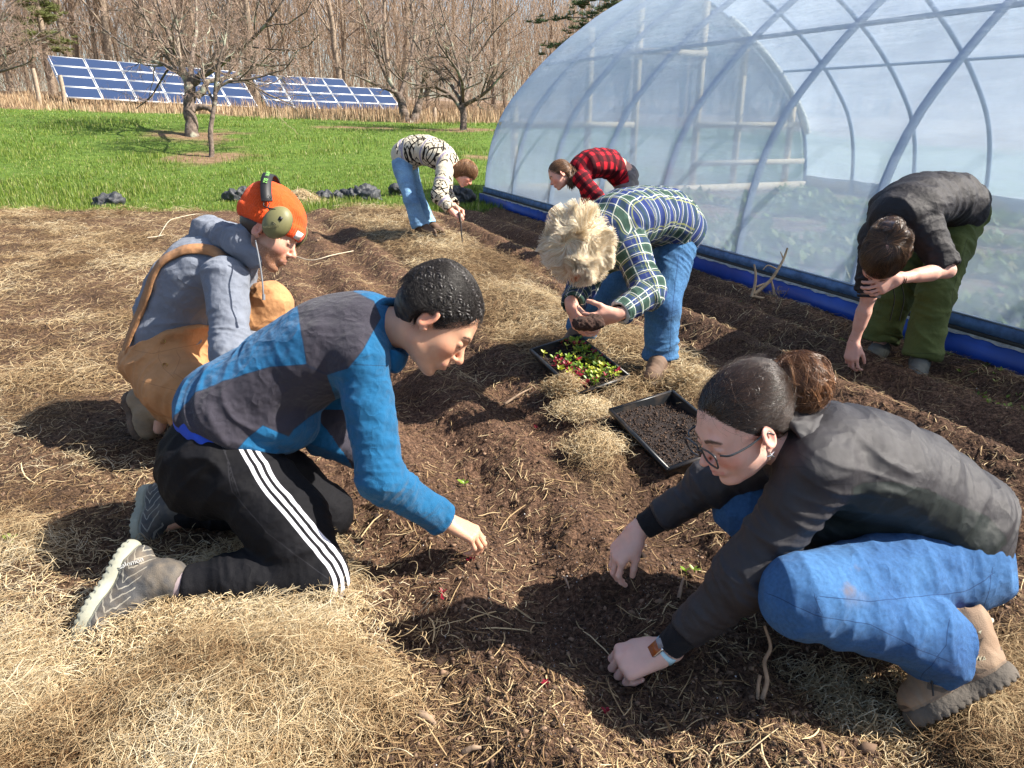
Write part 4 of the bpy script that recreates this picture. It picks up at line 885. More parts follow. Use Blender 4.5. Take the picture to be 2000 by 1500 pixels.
def body(root, J, mat, h, head=None, hands=(), gir=1.0, beard=False, feet=True, it=1, arm=1.0, neck=.050):
    """one continuous skinned figure"""
    ops = torso_ops(J, -.005, 0, .97, gir)
    N_ = J['spine'][-1]; ops.append(U(rc(J['shR'], J['shL'], .045, .045), .05))
    for s in 'RL':
        ops += [U(rc(J['sh' + s], J['el' + s], .046 * arm, .036 * arm), .03), U(rc(J['el' + s], J['wr' + s], .037 * arm, .025 * arm), .02), U(rc(J['el' + s] * .65 + J['wr' + s] * .35, J['el' + s] * .4 + J['wr' + s] * .6, .037 * arm, .030 * arm), .02)]
        ops += [G([U(rc(J['hip' + s], J['kn' + s], .078, .050)), U(rc(J['kn' + s], J['an' + s], .048, .034), .03), U(rc(J['an' + s], J['toe' + s], .034, .022), .03)], .03)]
    att = {}
    if head is not None:
        ho, p, fr = head; hc = p(-.028, -.055); ops.append(U(rc(N_, hc, neck, neck * .98), .03)); ops.append(G(ho, .022))
    for hnd in hands: ops.append(G(hnd, .012))
    al = np.array([J[k] for k in ('shR', 'shL', 'elR', 'elL', 'wrR', 'wrL', 'hipR', 'hipL', 'knR', 'knL', 'anR', 'anL', 'toeR', 'toeL')] + [N_]); lo = al.min(0) - .26; hi = al.max(0) + .26
    if head is not None: lo = np.minimum(lo, p(0, 0) - .22); hi = np.maximum(hi, p(0, 0) + .22)
    V, F = sdf_mesh(ops, lo, hi, h); V = relax(V, F, it, .4)
    z = np.zeros(len(V)); at = {'lip': z.copy(), 'brow': z.copy(), 'beard': z.copy(), 'blush': z.copy()}
    if head is not None:
        def near(a, b, r, soft): return 1 - sstep(r - soft, r + soft, rc(a, b, 0, 0)(V.astype(np.float32)))
        for q in (1, -1):
            at['lip'] = np.maximum(at['lip'], np.maximum(near(p(.1005, -.0545, 0), p(.090, -.0585, .021 * q), .0062, .002), near(p(.0985, -.066, 0), p(.089, -.0625, .018 * q), .0068, .002)))
            def onf(pl): return bez(proj(ho, np.array([p(*v) for v in pl]), 3)[0], 4)
            for pl, r0, r1 in (([(.1, .026, .013 * q), (.1, .033, .026 * q), (.095, .033, .040 * q), (.085, .026, .052 * q)], .0050, .0026), ([(.1, -.002, .018 * q), (.1, -.0050, .026 * q), (.1, -.0055, .034 * q), (.095, -.002, .044 * q)], .0017, .0023)):
                L_ = onf(pl)
                for i_ in range(len(L_) - 1):
                    r_i = (r0 + (r1 - r0) * i_ / len(L_)) * (1 if r0 > .003 else 1); at['brow'] = np.maximum(at['brow'], near(L_[i_], L_[i_ + 1], r_i, .0012) * .92)
            at['blush'] = np.maximum(at['blush'], near(p(.085, -.03, .035 * q), p(.07, -.03, .045 * q), .02, .015)); at['blush'] = np.maximum(at['blush'], near(p(-.008, -.002, .085 * q), p(-.012, .012, .085 * q), .03, .012))
        at['blush'] = np.maximum(at['blush'], near(p(.11, -.028), p(.105, -.02), .014, .008))
        if beard:
            q3 = V - p(0, 0); fx, ux = q3 @ fr[0], q3 @ fr[1]; b_ = sstep(-.038, -.052, ux) * sstep(-.02, .01, fx) + sstep(-.02, -.04, ux) * sstep(.015, -.005, fx) * sstep(-.03, -.01, fx)
            at['beard'] = np.clip(b_, 0, 1) * sstep(-.17, -.13, ux) * (1 - at['lip'])
    return mesh_np('body', V, F, mat, root, attrs=at)
def folds(V, N, bones, seed=0):
    """cloth creases: each bone = (a, b, amp, axial freq, side freq, shift); creases run across the bone"""
    wsum = 0; out = 0
    for i, (a, b, amp, fa, fs, sk) in enumerate(bones):
        a = np.asarray(a, float); b = np.asarray(b, float); ab = b - a; L = np.linalg.norm(ab); u = ab / L; q = V - a; t = q @ u; tc = np.clip(t / L, 0, 1); r = q - np.outer(tc * L, u); d = np.linalg.norm(r, axis=1); w = np.exp(-d / .028) + 1e-9
        e1 = nrm(np.cross(u, [0.3, 0.2, 1.0])); e2 = np.cross(u, e1); s1, s2 = q @ e1, q @ e2
        P = np.stack([(t + sk * s1) * fa, s1 * fs, s2 * fs], 1) + seed * 7.1 + i * 3.3; warp = vnoise(P * .5 + 11) * .8; P[:, 0] += warp
        n1 = fbm(P, 2, .45, 2.1); P2 = P * [2.4, 1.3, 1.3] + 5.5; n3 = 1 - np.abs(vnoise(P2)) * 1.8; rg = (1 - np.abs(n1) * 1.7); rg = np.sign(rg) * np.abs(rg) ** 1.6 + .50 * np.sign(n3) * np.abs(n3) ** 1.5
        am = amp if np.isscalar(amp) else np.interp(tc, np.linspace(0, 1, len(amp)), amp)
        out = out + w * am * (rg - .45); wsum = wsum + w
    return V + N * (out / wsum)[:, None]
def cloth(name, root, ops, mat, h, bones=None, seed=0, it=2, pad=.03, attrs=None, lohi=None, sm=1, fine=0.0):
    lo, hi = lohi; V, F = sdf_mesh(ops, np.asarray(lo) - pad, np.asarray(hi) + pad, h); V = relax(V, F, it, .5); N = vnormals(V, F)
    V0 = V.copy()
    if bones: V = folds(V, N, bones, seed); V = relax(V, F, sm, .4)
    if fine: V = V + N * (fine * fbm(V * 45, 2))[:, None]
    at = attrs(V0, N) if attrs else None
    return mesh_np(name, V, F, mat, root, attrs=at)
def bbox_of(*pts, r=.2):
    a = np.array(pts); return a.min(0) - r, a.max(0) + r
def sgnmin(*a):
    A = np.stack(a); k = np.argmin(np.abs(A), 0); return np.take_along_axis(A, k[None], 0)[0]
def bonecoord(V, bones):
    """nearest bone index, distance along, distance around"""
    best = np.full(len(V), 9.0); idx = np.zeros(len(V), int); A = np.zeros(len(V)); B = np.zeros(len(V))
    for i, (a, b, r, ref, mode) in enumerate(bones):
        a = np.asarray(a, float); b = np.asarray(b, float); ab = b - a; L = np.linalg.norm(ab); u = ab / L; q = V - a; t = q @ u; tc = np.clip(t, 0, L); rr = q - np.outer(tc, u); d = np.linalg.norm(rr, axis=1) - r
        ref_ = nrm(np.asarray(ref, float) - u * (np.asarray(ref, float) @ u)); e2 = np.cross(u, ref_)
        if mode == 'flat': lat = q @ ref_
        else: lat = np.arctan2(q @ e2, q @ ref_) * r
        k = d < best; best = np.where(k, d, best); idx = np.where(k, i, idx); A = np.where(k, t, A); B = np.where(k, lat, B)
    return idx, A, B
def fabric(name, c, rough=.9, weave=900, wstr=.25, var=.12, vs=9, sheen=.2, zones=(), extra=None, spec=.25, crump=5.0):
    """zones: (attribute, colour, threshold, softness) painted where attribute < threshold"""
    m, n, p = newmat(name); r_ = ramp(n, [(0.3, tuple(x * (1 - var) for x in c)), (0.7, tuple(min(1, x * (1 + var)) for x in c))]); n.links.new(noise(n, vs, 5), r_.inputs[0]); cc = r_.outputs[0]
    for (an, zc, th, sf) in zones:
        mr = nd(n, 'ShaderNodeMapRange'); mr.inputs[1].default_value = th - sf; mr.inputs[2].default_value = th + sf; mr.inputs[3].default_value = 1; mr.inputs[4].default_value = 0; n.links.new(attr(n, an), mr.inputs[0]); cc = mixc(n, mr.outputs[0], cc, zc)
    if extra: cc = extra(n, cc)
    n.links.new(cc, p.inputs['Base Color']); p.inputs['Roughness'].default_value = rough; p.inputs['Specular IOR Level'].default_value = spec
    p.inputs['Sheen Weight'].default_value = sheen * .25; p.inputs['Sheen Roughness'].default_value = .5
    rdg = math_(n, 'ABSOLUTE', math_(n, 'SUBTRACT', noise(n, 7.5, 3), .5)); h_ = math_(n, 'ADD', math_(n, 'ADD', math_(n, 'MULTIPLY', noise(n, 14, 4), 1.0), math_(n, 'MULTIPLY', rdg, -crump)), math_(n, 'MULTIPLY', noise(n, weave, 2), .25)); bump(n, p, h_, wstr * 1.6, .014); return m
def shoe(root, name, heel, toe, ankle, mat, msole, w=.046, tall=.0, h=.005, sc=1.0, sole_t=.014, attrs=None, lab=None):
    heel, toe, ankle = (np.asarray(v, float) for v in (heel, toe, ankle)); f = nrm(toe - heel); n = ankle - heel; n = nrm(n - f * (n @ f)); s = np.cross(f, n); L = np.linalg.norm(toe - heel); A = [f, s, n]
    P = lambda a, b, c=0.0: heel + f * a * L + n * b + s * c
    ops = [U(el(P(.22, .035), (.24 * L, w * .80, .040), A)), U(el(P(.70, .030), (.30 * L, w, .034), A), .03), U(rc(P(.24, .055), ankle + (ankle - P(.2, .03)) * tall, .043, .048), .03), G([U(rc(ankle, P(.52, .066), .044, .040)), U(rc(P(.52, .066), P(.80, .034), .040, .027), .03)], .03), Sb(el(ankle + (ankle - P(.2, .03)) * (tall + .32), (.036, .036, .030), A), .006), Sb(plane(P(0, .004), -n), .0)]
    ops = [ops[0], ops[1], ops[2], ops[3], ops[4], I(plane(P(0, .002), -n), .004)]
    lh = bbox_of(heel, toe, ankle, ankle + (ankle - P(.2, .03)) * tall, r=.07)
    so_ = [U(el(P(.22, .0), (.26 * L, w * .86, .05), A)), U(el(P(.68, .0), (.34 * L, w * 1.08, .05), A), .03), I(plane(P(0, sole_t), n), .003), I(plane(P(0, -sole_t), -n), .003)]
    o = cloth(name, root, ops, mat, h, [(P(.2, .06), P(.8, .04), .0035, 28, 14, .3)], 3, 1, .02, attrs=attrs, lohi=lh)
    V, F = sdf_mesh(so_, lh[0] - .02, lh[1] + .02, h); V = relax(V, F, 1, .4); 
    q = V - heel; tr_ = (np.sin((q @ f) * 2 * np.pi / .018) > .2) & ((q @ n) < -sole_t * .4); V = V + n * (np.where(tr_, .004, 0))[:, None]
    mesh_np('sole', V, F, msole, o); return o, P, (f, s, n)
# hair
def proj(ops, P, it=2, off=0.0):
    e = .0015
    for _ in range(it):
        d = ev_pts(ops, P.astype(np.float32)) - off; g = np.stack([ev_pts(ops, (P + np.eye(3)[a] * e).astype(np.float32)) - off - d for a in range(3)], -1) / e; g /= (np.linalg.norm(g, axis=-1, keepdims=True) + 1e-6); P = P - g * d[..., None]
    return P, g
def comb(ops, seeds, dirf, L, S, rng, off=.002, wild=.1, lift=0.0):
    """strands that lie along an implicit scalp; dirf(P) gives the combing direction"""
    P, g = proj(ops, seeds, 2, off); out = [P]; L = np.broadcast_to(L, (len(P),)); rnd = rng.normal(0, wild, P.shape)
    for i in range(S - 1):
        d = dirf(P) + rnd + rng.normal(0, wild * .5, P.shape); d = d - g * (d * g).sum(-1, keepdims=True); d /= (np.linalg.norm(d, axis=-1, keepdims=True) + 1e-6); P = P + d * (L / (S - 1))[:, None]
        P, g = proj(ops, P, 1, off + lift * (i + 1) / S); out.append(P)
    return np.stack(out, 1)
def hair_mat(name, stops, rough=.38, spec=.55, aniso=.0):
    m, n, p = newmat(name); r_ = ramp(n, stops); n.links.new(attr(n, 'tone'), r_.inputs[0]); n.links.new(r_.outputs[0], p.inputs['Base Color']); p.inputs['Roughness'].default_value = rough; p.inputs['Specular IOR Level'].default_value = spec
    return m
def strand_obj(name, P, r0, mat, root, rng, taper=.3, sides=3):
    N, S, _ = P.shape; R = (r0 * (.6 + .8 * rng.random(N)))[:, None] * np.linspace(1, taper, S)[None]; V, F = tube_verts(P, R, sides); return mesh_np(name, V, F, mat, root, attrs={'tone': np.repeat(rng.random(N), S * sides)})
def shell(name, root, ops, lohi, h, mat, fn=None, tone=.2):
    V, F = sdf_mesh(ops, *lohi, h); V = relax(V, F, 1, .4); N = vnormals(V, F)
    if fn: V = V + N * fn(V)[:, None]
    return mesh_np(name, V, F, mat, root, attrs={'tone': np.full(len(V), tone)})
# ------------------------------------------------------------------ PERSON: blue fleece, kneeling left of the bed
def lens(J, n):
    L = lambda a, b: round(float(np.linalg.norm(J[a] - J[b])), 3)
    print(n, 'uarm', L('shR', 'elR'), L('shL', 'elL'), 'farm', L('elR', 'wrR'), L('elL', 'wrL'), 'thigh', L('hipR', 'knR'), L('hipL', 'knL'), 'shin', L('knR', 'anR'), L('knL', 'anL'), 'sh', L('shR', 'shL'), 'hip', L('hipR', 'hipL'), 'torso', round(float(np.linalg.norm(J['spine'][0] - J['spine'][-1])), 3))
def limbs_bones(J, am=(.006, .007, .006, .007)):
    out = []
    for s in 'RL': out += [(J['sh' + s], J['el' + s], (am[0] * .6, am[0] * .4, am[0]), 16, 6, .3), (J['el' + s], J['wr' + s], (am[1], am[1] * .5, am[1] * .7), 18, 7, .2)]
    return out
def leg_bones(J, amp=.007, fa=13):
    out = []
    for s in 'RL': out += [(J['hip' + s], J['kn' + s], (amp * 1.3, amp * .6, amp * 1.1), fa, 5, .35), (J['kn' + s], J['an' + s], (amp, amp * .6, amp * 1.5), fa, 6, -.25)]
    return out
HRNG = np.random.default_rng(99)
J = dict(hipR=W(455, 885, 2.06), hipL=W(480, 850, 2.22), knR=W(622, 1130, 1.99), knL=W(640, 1000, 2.30), anR=W(345, 1140, 1.95), anL=W(398, 996, 2.33), toeR=W(205, 1205, 1.90), toeL=W(310, 1030, 2.33),
         shR=W(705, 700, 1.97), shL=W(730, 680, 2.24), elR=W(745, 935, 1.96), wrR=W(872, 1020, 2.12), elL=W(630, 850, 2.25), wrL=W(760, 915, 2.30),
         spine=[W(440, 835, 2.13), W(500, 775, 2.12), W(580, 715, 2.11), W(660, 668, 2.10), W(750, 638, 2.07)])
lens(J, 'A')
m_skinA = skin_mat('skin_warm_tan', (0.56, 0.32, 0.21), .4, brow=(0.03, 0.018, 0.012), lip=(0.50, 0.20, 0.17))
pa = empty('person', [J['knR'][0], J['knR'][1], 0.0], 'kneeling person in blue and charcoal fleece and black track trousers with white side stripes', 'person')
hd = head_ops(W(850, 630, 1.99), cv(.70, -.71, .03), cv(.71, .70, 0), 1.08)
hR = hand_ops(J['wrR'], cv(.93, -.36, .05), cv(.36, .85, -.35), cv(.2, .1, 1), curl=((38, 50, 30), (40, 55, 35), (42, 58, 40), (46, 60, 40)), thumb=(40, 30, 25), sc=.98, spread=3)
hL = hand_ops(J['wrL'], cv(.7, -.7, 0), cv(.5, .5, .5), cv(0, 0, -1), sc=.95)
body(pa, J, m_skinA, .0033, hd, [hR, hL], neck=.056)
hp, (hf, hu, hl) = hd[1], hd[2]
# fleece
dark, blue = (0.036, 0.033, 0.046), (0.007, 0.098, 0.225)
YK = [(583, 604), (590, 655), (600, 715), (639, 731), (681, 719), (708, 685), (727, 650), (742, 622), (729, 590), (687, 570), (633, 565), (580, 575)]
SD = [(599, 711), (639, 729), (655, 780), (601, 816), (572, 839), (564, 852), (513, 831), (463, 870), (440, 900), (330, 850), (348, 812), (377, 777), (441, 745), (527, 717)]
def at_a(V, N):
    x, y = px_of(V); arm = rc(J['shR'], J['elR'], .055, .055)(V.astype(np.float32)); sl = np.maximum(0, .025 - arm) * 0
    yoke = poly_sd(x, y, YK); side = poly_sd(x, y, SD); armz = np.minimum(arm, rc(J['elR'], J['wrR'], .05, .04)(V.astype(np.float32)))
    side = np.where(line_sd(x, y, [(640, 730), (660, 790), (700, 900), (720, 1000)]) < 0, np.maximum(side, 6), side)
    seam = sgnmin(yoke, side, line_sd(x, y, [(637, 728), (690, 712), (765, 715)]))
    la = rc(J['shL'] * .3 + J['elL'] * .7, J['wrL'], .05, .05)(V.astype(np.float32)); far = rc(J['shR'], J['elR'], .07, .07)(V.astype(np.float32))
    z = np.minimum(yoke, side); z = np.where((la < .035) & (x < 705) & (y > 800), -8, z)
    return {'dark': z, 'seam': seam, 'pill': N[:, 2]}
def seamf(c, w=1.3, dk=.55):
    def f(n, cc):
        mr = nd(n, 'ShaderNodeMapRange'); mr.inputs[1].default_value = w * .4; mr.inputs[2].default_value = w; mr.inputs[3].default_value = dk; mr.inputs[4].default_value = 0; n.links.new(math_(n, 'ABSOLUTE', attr(n, 'seam')), mr.inputs[0]); return mixc(n, mr.outputs[0], cc, c)
    return f
m_fl = fabric('blue_charcoal_fleece', blue, .95, 500, .5, .14, 30, .5, [('dark', dark, 0, .8)], seamf((0.01, 0.02, 0.05)))
tp = ([.172, .165, .150, .168, .152, .085], [.145, .132, .118, .124, .105, .075])
ops = [G(torso_ops(J, .014, .0, .93, 1, tp, n=10) + [U(el(W(560, 838, 2.10), (.085, .12, .06), [cv(1, .1), cv(0, 0, 1), cv(-.1, 1)]), .06), I(plane(W(450, 842, 2.13), cv(-.36, -.93, 0)), .008)], 0), U(rc(J['shR'], J['shL'], .066, .066), .05)]
ops += [G([U(rc(J['shR'], J['elR'], .074, .060)), U(rc(J['elR'], J['wrR'] * .93 + J['elR'] * .07, .060, .050, True), .03), Sb(rc(J['wrR'] * .85 + J['elR'] * .15, J['wrR'], .036, .042), .004)], .035)]
ops += [G([U(rc(J['shL'], J['elL'], .070, .058)), U(rc(J['elL'], J['wrL'], .058, .044, True), .03)], .03)]
cloth('fleece', pa, ops, m_fl, .0042, [(J['spine'][0], J['spine'][2], .018, 10, 4, .5), (J['spine'][2], J['spine'][4], .006, 8, 4, .3)] + limbs_bones(J, (.009, .009)), 2, 2, .02, at_a, bbox_of(*J['spine'], J['shR'], J['shL'], J['elR'], J['wrR'], J['elL'], J['wrL'], r=.17), fine=.0006)
# stand-up collar
cN = J['spine'][-1]; ax_ = nrm(hp(-.028, -.055) - cN)
col = [U(rc(cN - ax_ * .03 - cU * .01, cN + ax_ * .045, .088, .083, True)), U(el(W(775, 700, 2.03), (.03, .055, .045), [cv(1, -.2), cv(0, 0, 1), cv(.2, 1)]), .03), Sb(rc(cN, cN + ax_ * .12, .066, .072), .004)]
m_collar = fabric('blue_fleece_collar', blue, .95, 500, .4, .14, 30, .5)
cloth('collar', pa, col, m_collar, .004, [(cN - ax_ * .05, cN + ax_ * .1, .005, 14, 10, .2)], 5, 2, .02, None, bbox_of(cN, cN + ax_ * .1, W(775, 700, 2.03), r=.12))
# royal blue shirt hem
m_hem = fabric('royal_blue_shirt', (0.02, 0.07, 0.48), .8, 700, .3)
q0 = J['spine'][0] - nrm(J['spine'][1] - J['spine'][0]) * .02
cloth('undershirt', pa, torso_ops(J, .009, 0, .25, 1, tp, n=4) + [I(plane(W(450, 862, 2.13), cv(-.36, -.93, 0)), .004), I(plane(W(450, 820, 2.13), cv(.36, .93, 0)), .004)], m_hem, .005, [(J['spine'][0], J['spine'][1], .006, 18, 6, .5)], 4, 1, .02, None, bbox_of(J['spine'][0], J['spine'][1], r=.24))
# track trousers
LN = bez([(482, 868), (524, 943), (569, 996), (625, 1065), (658, 1108), (668, 1155), (652, 1212)], 5)
LN2 = [(380, 1192), (420, 1203), (470, 1205)]
def at_tr(V, N):
    x, y = px_of(V); near = N @ cF < .25; leg = rc(J['hipR'], J['knR'], .05, .05)(V.astype(np.float32)); d = np.abs(line_sd(x, y, LN)); s = np.minimum.reduce([np.abs(d) - 3.6, np.abs(d - 14) - 3.6]); s = np.where(near & (leg < .10) , s, 9)
    s = np.where((y > 1216), 9, s); seam = sgnmin(line_sd(x, y, [(440, 880), (455, 960), (520, 1040), (640, 1130)]), line_sd(x, y, [(432, 868), (448, 905), (470, 968)]))
    d2 = line_sd(x, y, LN2); s2 = np.minimum(np.abs(d2 + 4) - 2.2, np.abs(d2 - 5) - 2.0); s = np.where((x < 475) & (y > 1170) & near, s2, s)
    return {'stripe': s, 'seam': np.where(near, seam, 9)}
m_trk = fabric('black_track_cloth', (0.008, 0.008, 0.010), .7, 700, .3, .2, 8, .0, [('stripe', (0.78, 0.78, 0.86), 0, .7)], seamf((0.03, 0.03, 0.035), 1.2, .7), .12)
kR, aR = J['knR'], J['anR']; kL, aL = J['knL'], J['anL']
bt = W(405, 905, 2.12)
ops = [U(el(W(432, 885, 2.14), (.165, .185, .150), [cv(.5, .86), cv(0, 0, 1), cv(.86, -.5)])), U(el(W(410, 925, 2.10), (.13, .125, .13), [cv(.5, .86), cv(0, 0, 1), cv(.86, -.5)]), .06)]
ops += [G([U(rc(W(452, 900, 2.06), W(560, 1020, 2.02), .125, .112)), U(rc(W(560, 1020, 2.02), kR, .110, .078), .04), U(el(kR, (.075, .07, .075)), .03)], .05), G([U(rc(kR, W(480, 1135, 1.98), .080, .080)), U(rc(W(480, 1135, 1.98), aR + (kR - aR) * .06, .078, .050), .03), I(plane(aR + (kR - aR) * .07, aR - kR), .004)], .022)]
ops += [G([U(rc(W(480, 880, 2.22), kL, .115, .078)), U(rc(kL, aL + (aL - kL) * .1, .078, .052), .02)], .04)]
cloth('track_trousers', pa, ops, m_trk, .0048, leg_bones(J, .009, 14), 6, 2, .02, at_tr, bbox_of(W(440, 830, 2.13), kR, aR, kL, aL, bt, r=.2))
m_sock = simple('grey_sock', (0.30, 0.24, 0.25), .95, .1, 60, 400, .3)
mb = MB(); mb.tube([aR + (kR - aR) * .10, aR, aR + nrm(aR - kR) * .03], [.046, .045, .047], 20); mb.build('sock', m_sock, pa, True)
# hiking shoes
def at_shoe(P, f, s, n):
    def g(V, N):
        q = V - P(0, 0); return {'u': q @ f, 'v': q @ n, 'w': q @ s}
    return g
def shoe_mat(name, base, line, toe, freq=34, dist=1.1):
    m, n, p = newmat(name); u, v = attr(n, 'u'), attr(n, 'v')
    ph = math_(n, 'ADD', math_(n, 'MULTIPLY', u, freq), math_(n, 'MULTIPLY', math_(n, 'ABSOLUTE', math_(n, 'SUBTRACT', v, .045)), freq * 1.3)); w_ = math_(n, 'PINGPONG', math_(n, 'ADD', ph, math_(n, 'MULTIPLY', noise(n, 30, 2), dist)), .5)
    ln = math_(n, 'MULTIPLY', math_(n, 'LESS_THAN', w_, .085), math_(n, 'LESS_THAN', v, .085)); rand = math_(n, 'GREATER_THAN', v, .020); ln = math_(n, 'MULTIPLY', ln, rand)
    low = math_(n, 'LESS_THAN', v, math_(n, 'ADD', .021, math_(n, 'MULTIPLY', noise(n, 25, 1), .008)))
    c = mixc(n, ln, base, line); c = mixc(n, low, c, toe); d_ = ramp(n, [(.45, (0, 0, 0)), (.75, (.4, .4, .4))]); n.links.new(noise(n, 18, 6), d_.inputs[0]); c = mixc(n, d_.outputs[0], c, (0.30, 0.23, 0.15)); n.links.new(c, p.inputs['Base Color']); p.inputs['Roughness'].default_value = .75; bump(n, p, math_(n, 'ADD', math_(n, 'MULTIPLY', ln, .8), noise(n, 350, 2)), .4, .003); return m
m_shoeA = shoe_mat('grey_hiking_shoe', (0.045, 0.045, 0.047), (0.24, 0.225, 0.19), (0.17, 0.175, 0.15)); m_soleA = simple('dusty_rubber_sole', (0.30, 0.30, 0.235), .85, .25, 18, 60, .4)
heelR = W(262, 1062, 1.98); toeR = W(150, 1262, 1.85)
def mk_shoe(root, heel, toe, ank, mat, sole, **k):
    f = nrm(toe - heel); n = ank - heel; n = nrm(n - f * (n @ f)); s = np.cross(f, n); return shoe(root, k.pop('name', 'shoe'), heel, toe, ank, mat, sole, attrs=lambda V, N: {'u': (V - heel) @ f, 'v': (V - heel) @ n, 'w': (V - heel) @ s}, **k)
sA, PA, FA = mk_shoe(pa, heelR, toeR, W(325, 1130, 1.945), m_shoeA, m_soleA, h=.004, w=.050, sole_t=.019, tall=.15)
mk_shoe(pa, W(290, 950, 2.38), W(275, 1062, 2.30), W(385, 985, 2.32), m_shoeA, m_soleA, h=.006, w=.048, sole_t=.017)
lace = simple('black_laces', (0.015, 0.015, 0.015), .6)
mb = MB()
for q in range(5):
    a = PA(.45 + .07 * q, .088 - .008 * q, -.03); b = PA(.48 + .07 * q, .086 - .008 * q, .03); mb.tube(bez([a, (a + b) / 2 + FA[2] * .012, b], 4), .003, 6)
mb.tube(bez([PA(.5, .09, -.02), PA(.55, .13, -.05), PA(.65, .10, -.06), PA(.56, .085, -.03)], 6), .0025, 6); mb.build('laces', lace, sA, True)
# braided hair: scalp shell plus rows of braids running back to a coiled mass
f_, u_, l_ = hf, hu, hl; hs = 1.08
capo = [U(el(hp(-.022, .050), (.106 * hs, .084 * hs, .088 * hs), [f_, l_, u_])), U(el(hp(-.055, .005), (.068 * hs, .074 * hs, .070 * hs), [f_, l_, u_]), .03), U(el(hp(-.045, .105), (.055, .052, .035), [f_, l_, u_]), .03), Sb(el(hp(.090, -.010), (.070 * hs, .10 * hs, .088 * hs), [f_, l_, u_]), .012), Sb(rc(hp(-.012, -.022, .06), hp(-.012, -.018, .12), .036, .040), .008), Sb(rc(hp(-.012, -.022, -.06), hp(-.012, -.018, -.12), .036, .040), .008)]
m_hairA = hair_mat('black_braided_hair', [(0, (0.010, 0.008, 0.008)), (.6, (0.026, 0.021, 0.020)), (1, (0.065, 0.054, 0.05))], .46, .45)
hb = (hp(0, 0) - .2, hp(0, 0) + .2)
def braid_fn(V):
    q = V - hp(-.02, .04); a = np.arctan2(q @ l_, q @ u_); t = q @ f_; ph = a * 11 + .6 * np.sin(t * 22); row = np.abs(np.sin(ph)); kn = np.abs(np.sin(t * 150 + np.sign(np.sin(ph)) * 1.2 + np.cos(ph) * 1.3)); return .0030 * row ** .5 * (.75 + .3 * kn) - .002
hairA = shell('hair', pa, capo, hb, .0028, m_hairA, braid_fn, .25)
rng = np.random.default_rng(4); paths = []
for q in range(11):                                  # cornrows as twisted pairs
    a = (q - 5) / 5 * 1.4; st = hp(.060 - .03 * abs(a) / 1.4, .10 - .05 * abs(a)) + l_ * math.sin(a) * .08; sd = st[None]; 
    P_ = comb(capo, sd, lambda P: np.tile(-f_ * 1.0 + u_ * .15, (len(P), 1)), .20, 40, rng, .003, .02)[0]
    t = np.arange(40) * .72; T = np.gradient(P_, axis=0); T /= np.linalg.norm(T, axis=1, keepdims=True); nn_ = P_ - hp(-.02, .03); nn_ -= T * (nn_ * T).sum(1, keepdims=True); nn_ /= np.linalg.norm(nn_, axis=1, keepdims=True); ss_ = np.cross(T, nn_)
    for ph in (0, 2.1, 4.2): paths.append(P_ + nn_ * (.005 * np.sin(2 * t + ph))[:, None] + ss_ * (.0080 * np.sin(t + ph))[:, None])
P_ = np.array(paths); V_, F_ = tube_verts(P_, np.full(P_.shape[:2], .0042), 6); mesh_np('braids', V_, F_, m_hairA, hairA, attrs={'tone': np.repeat(rng.random(len(P_)) * .8, 240)})
sd = hp(-.02, .05) + rng.normal(0, 1, (15000, 3)); sd = hp(-.02, .05) + (sd - hp(-.02, .05)) / np.linalg.norm(sd - hp(-.02, .05), axis=1, keepdims=True) * .1; dd = ev_pts(capo, sd.astype(np.float32)); sd = sd[np.abs(dd) < .02]
P_ = comb(capo, sd, lambda P: np.tile(-f_, (len(P), 1)) + .5 * l_ * np.sin((P @ u_) * 90)[:, None], .034, 6, rng, .006, .7, .006); strand_obj('loose_hairs', P_, .0004, m_hairA, hairA, rng)
lumps_b = []
def label_text(txt, size, o, dx, dy, mat, parent, name, off=.0015, extr=.0006):
    """small raised lettering on a thing"""
    cu = bpy.data.curves.new(name, 'FONT'); cu.body = txt; cu.size = size; cu.extrude = extr; cu.align_x = 'CENTER'; cu.align_y = 'CENTER'; tmp = bpy.data.objects.new(name, cu); C.objects.link(tmp)
    bpy.context.view_layer.update(); me = bpy.data.meshes.new_from_object(tmp); C.objects.unlink(tmp); bpy.data.objects.remove(tmp)
    me.name = name; me.materials.clear(); me.materials.append(mat); ob = bpy.data.objects.new(name, me); C.objects.link(ob)
    dx = nrm(dx); dz = nrm(np.cross(dx, dy)); dy = np.cross(dz, dx); M = Matrix(((dx[0], dy[0], dz[0], 0), (dx[1], dy[1], dz[1], 0), (dx[2], dy[2], dz[2], 0), (0, 0, 0, 1)))
    me.transform(M); pw = parent_world(parent); ob.location = [o[i] + dz[i] * off - pw[i] for i in range(3)]; ob.parent = parent; return ob
def snap(parent, p, back=.25):
    """where the sight line through p meets the mesh of an object (world point and normal)"""
    me = parent.data; co = np.empty(len(me.vertices) * 3, np.float32); me.vertices.foreach_get('co', co); co = co.reshape(-1, 3) + np.array(parent_world(parent), np.float32)
    x, y = px_of(co.astype(float)); xx, yy = px_of(np.array([p], float)); d = (co - np.array([0, 0, CAMH])) @ cF; k = np.where(np.hypot(x - xx[0], y - yy[0]) < 8)[0]
    if len(k) == 0: return np.array(p)
    return co[k[np.argmin(d[k])]].astype(float)
m_txtA = simple('pale_lettering', (0.6, 0.6, 0.58), .6)
q = snap(sA, W(262, 1092, 1.9)); label_text('salomon', .020, q, W(285, 1090, 1.9) - W(243, 1104, 1.9), -cv(-.3, -.95), m_txtA, sA, 'lettering', .004)
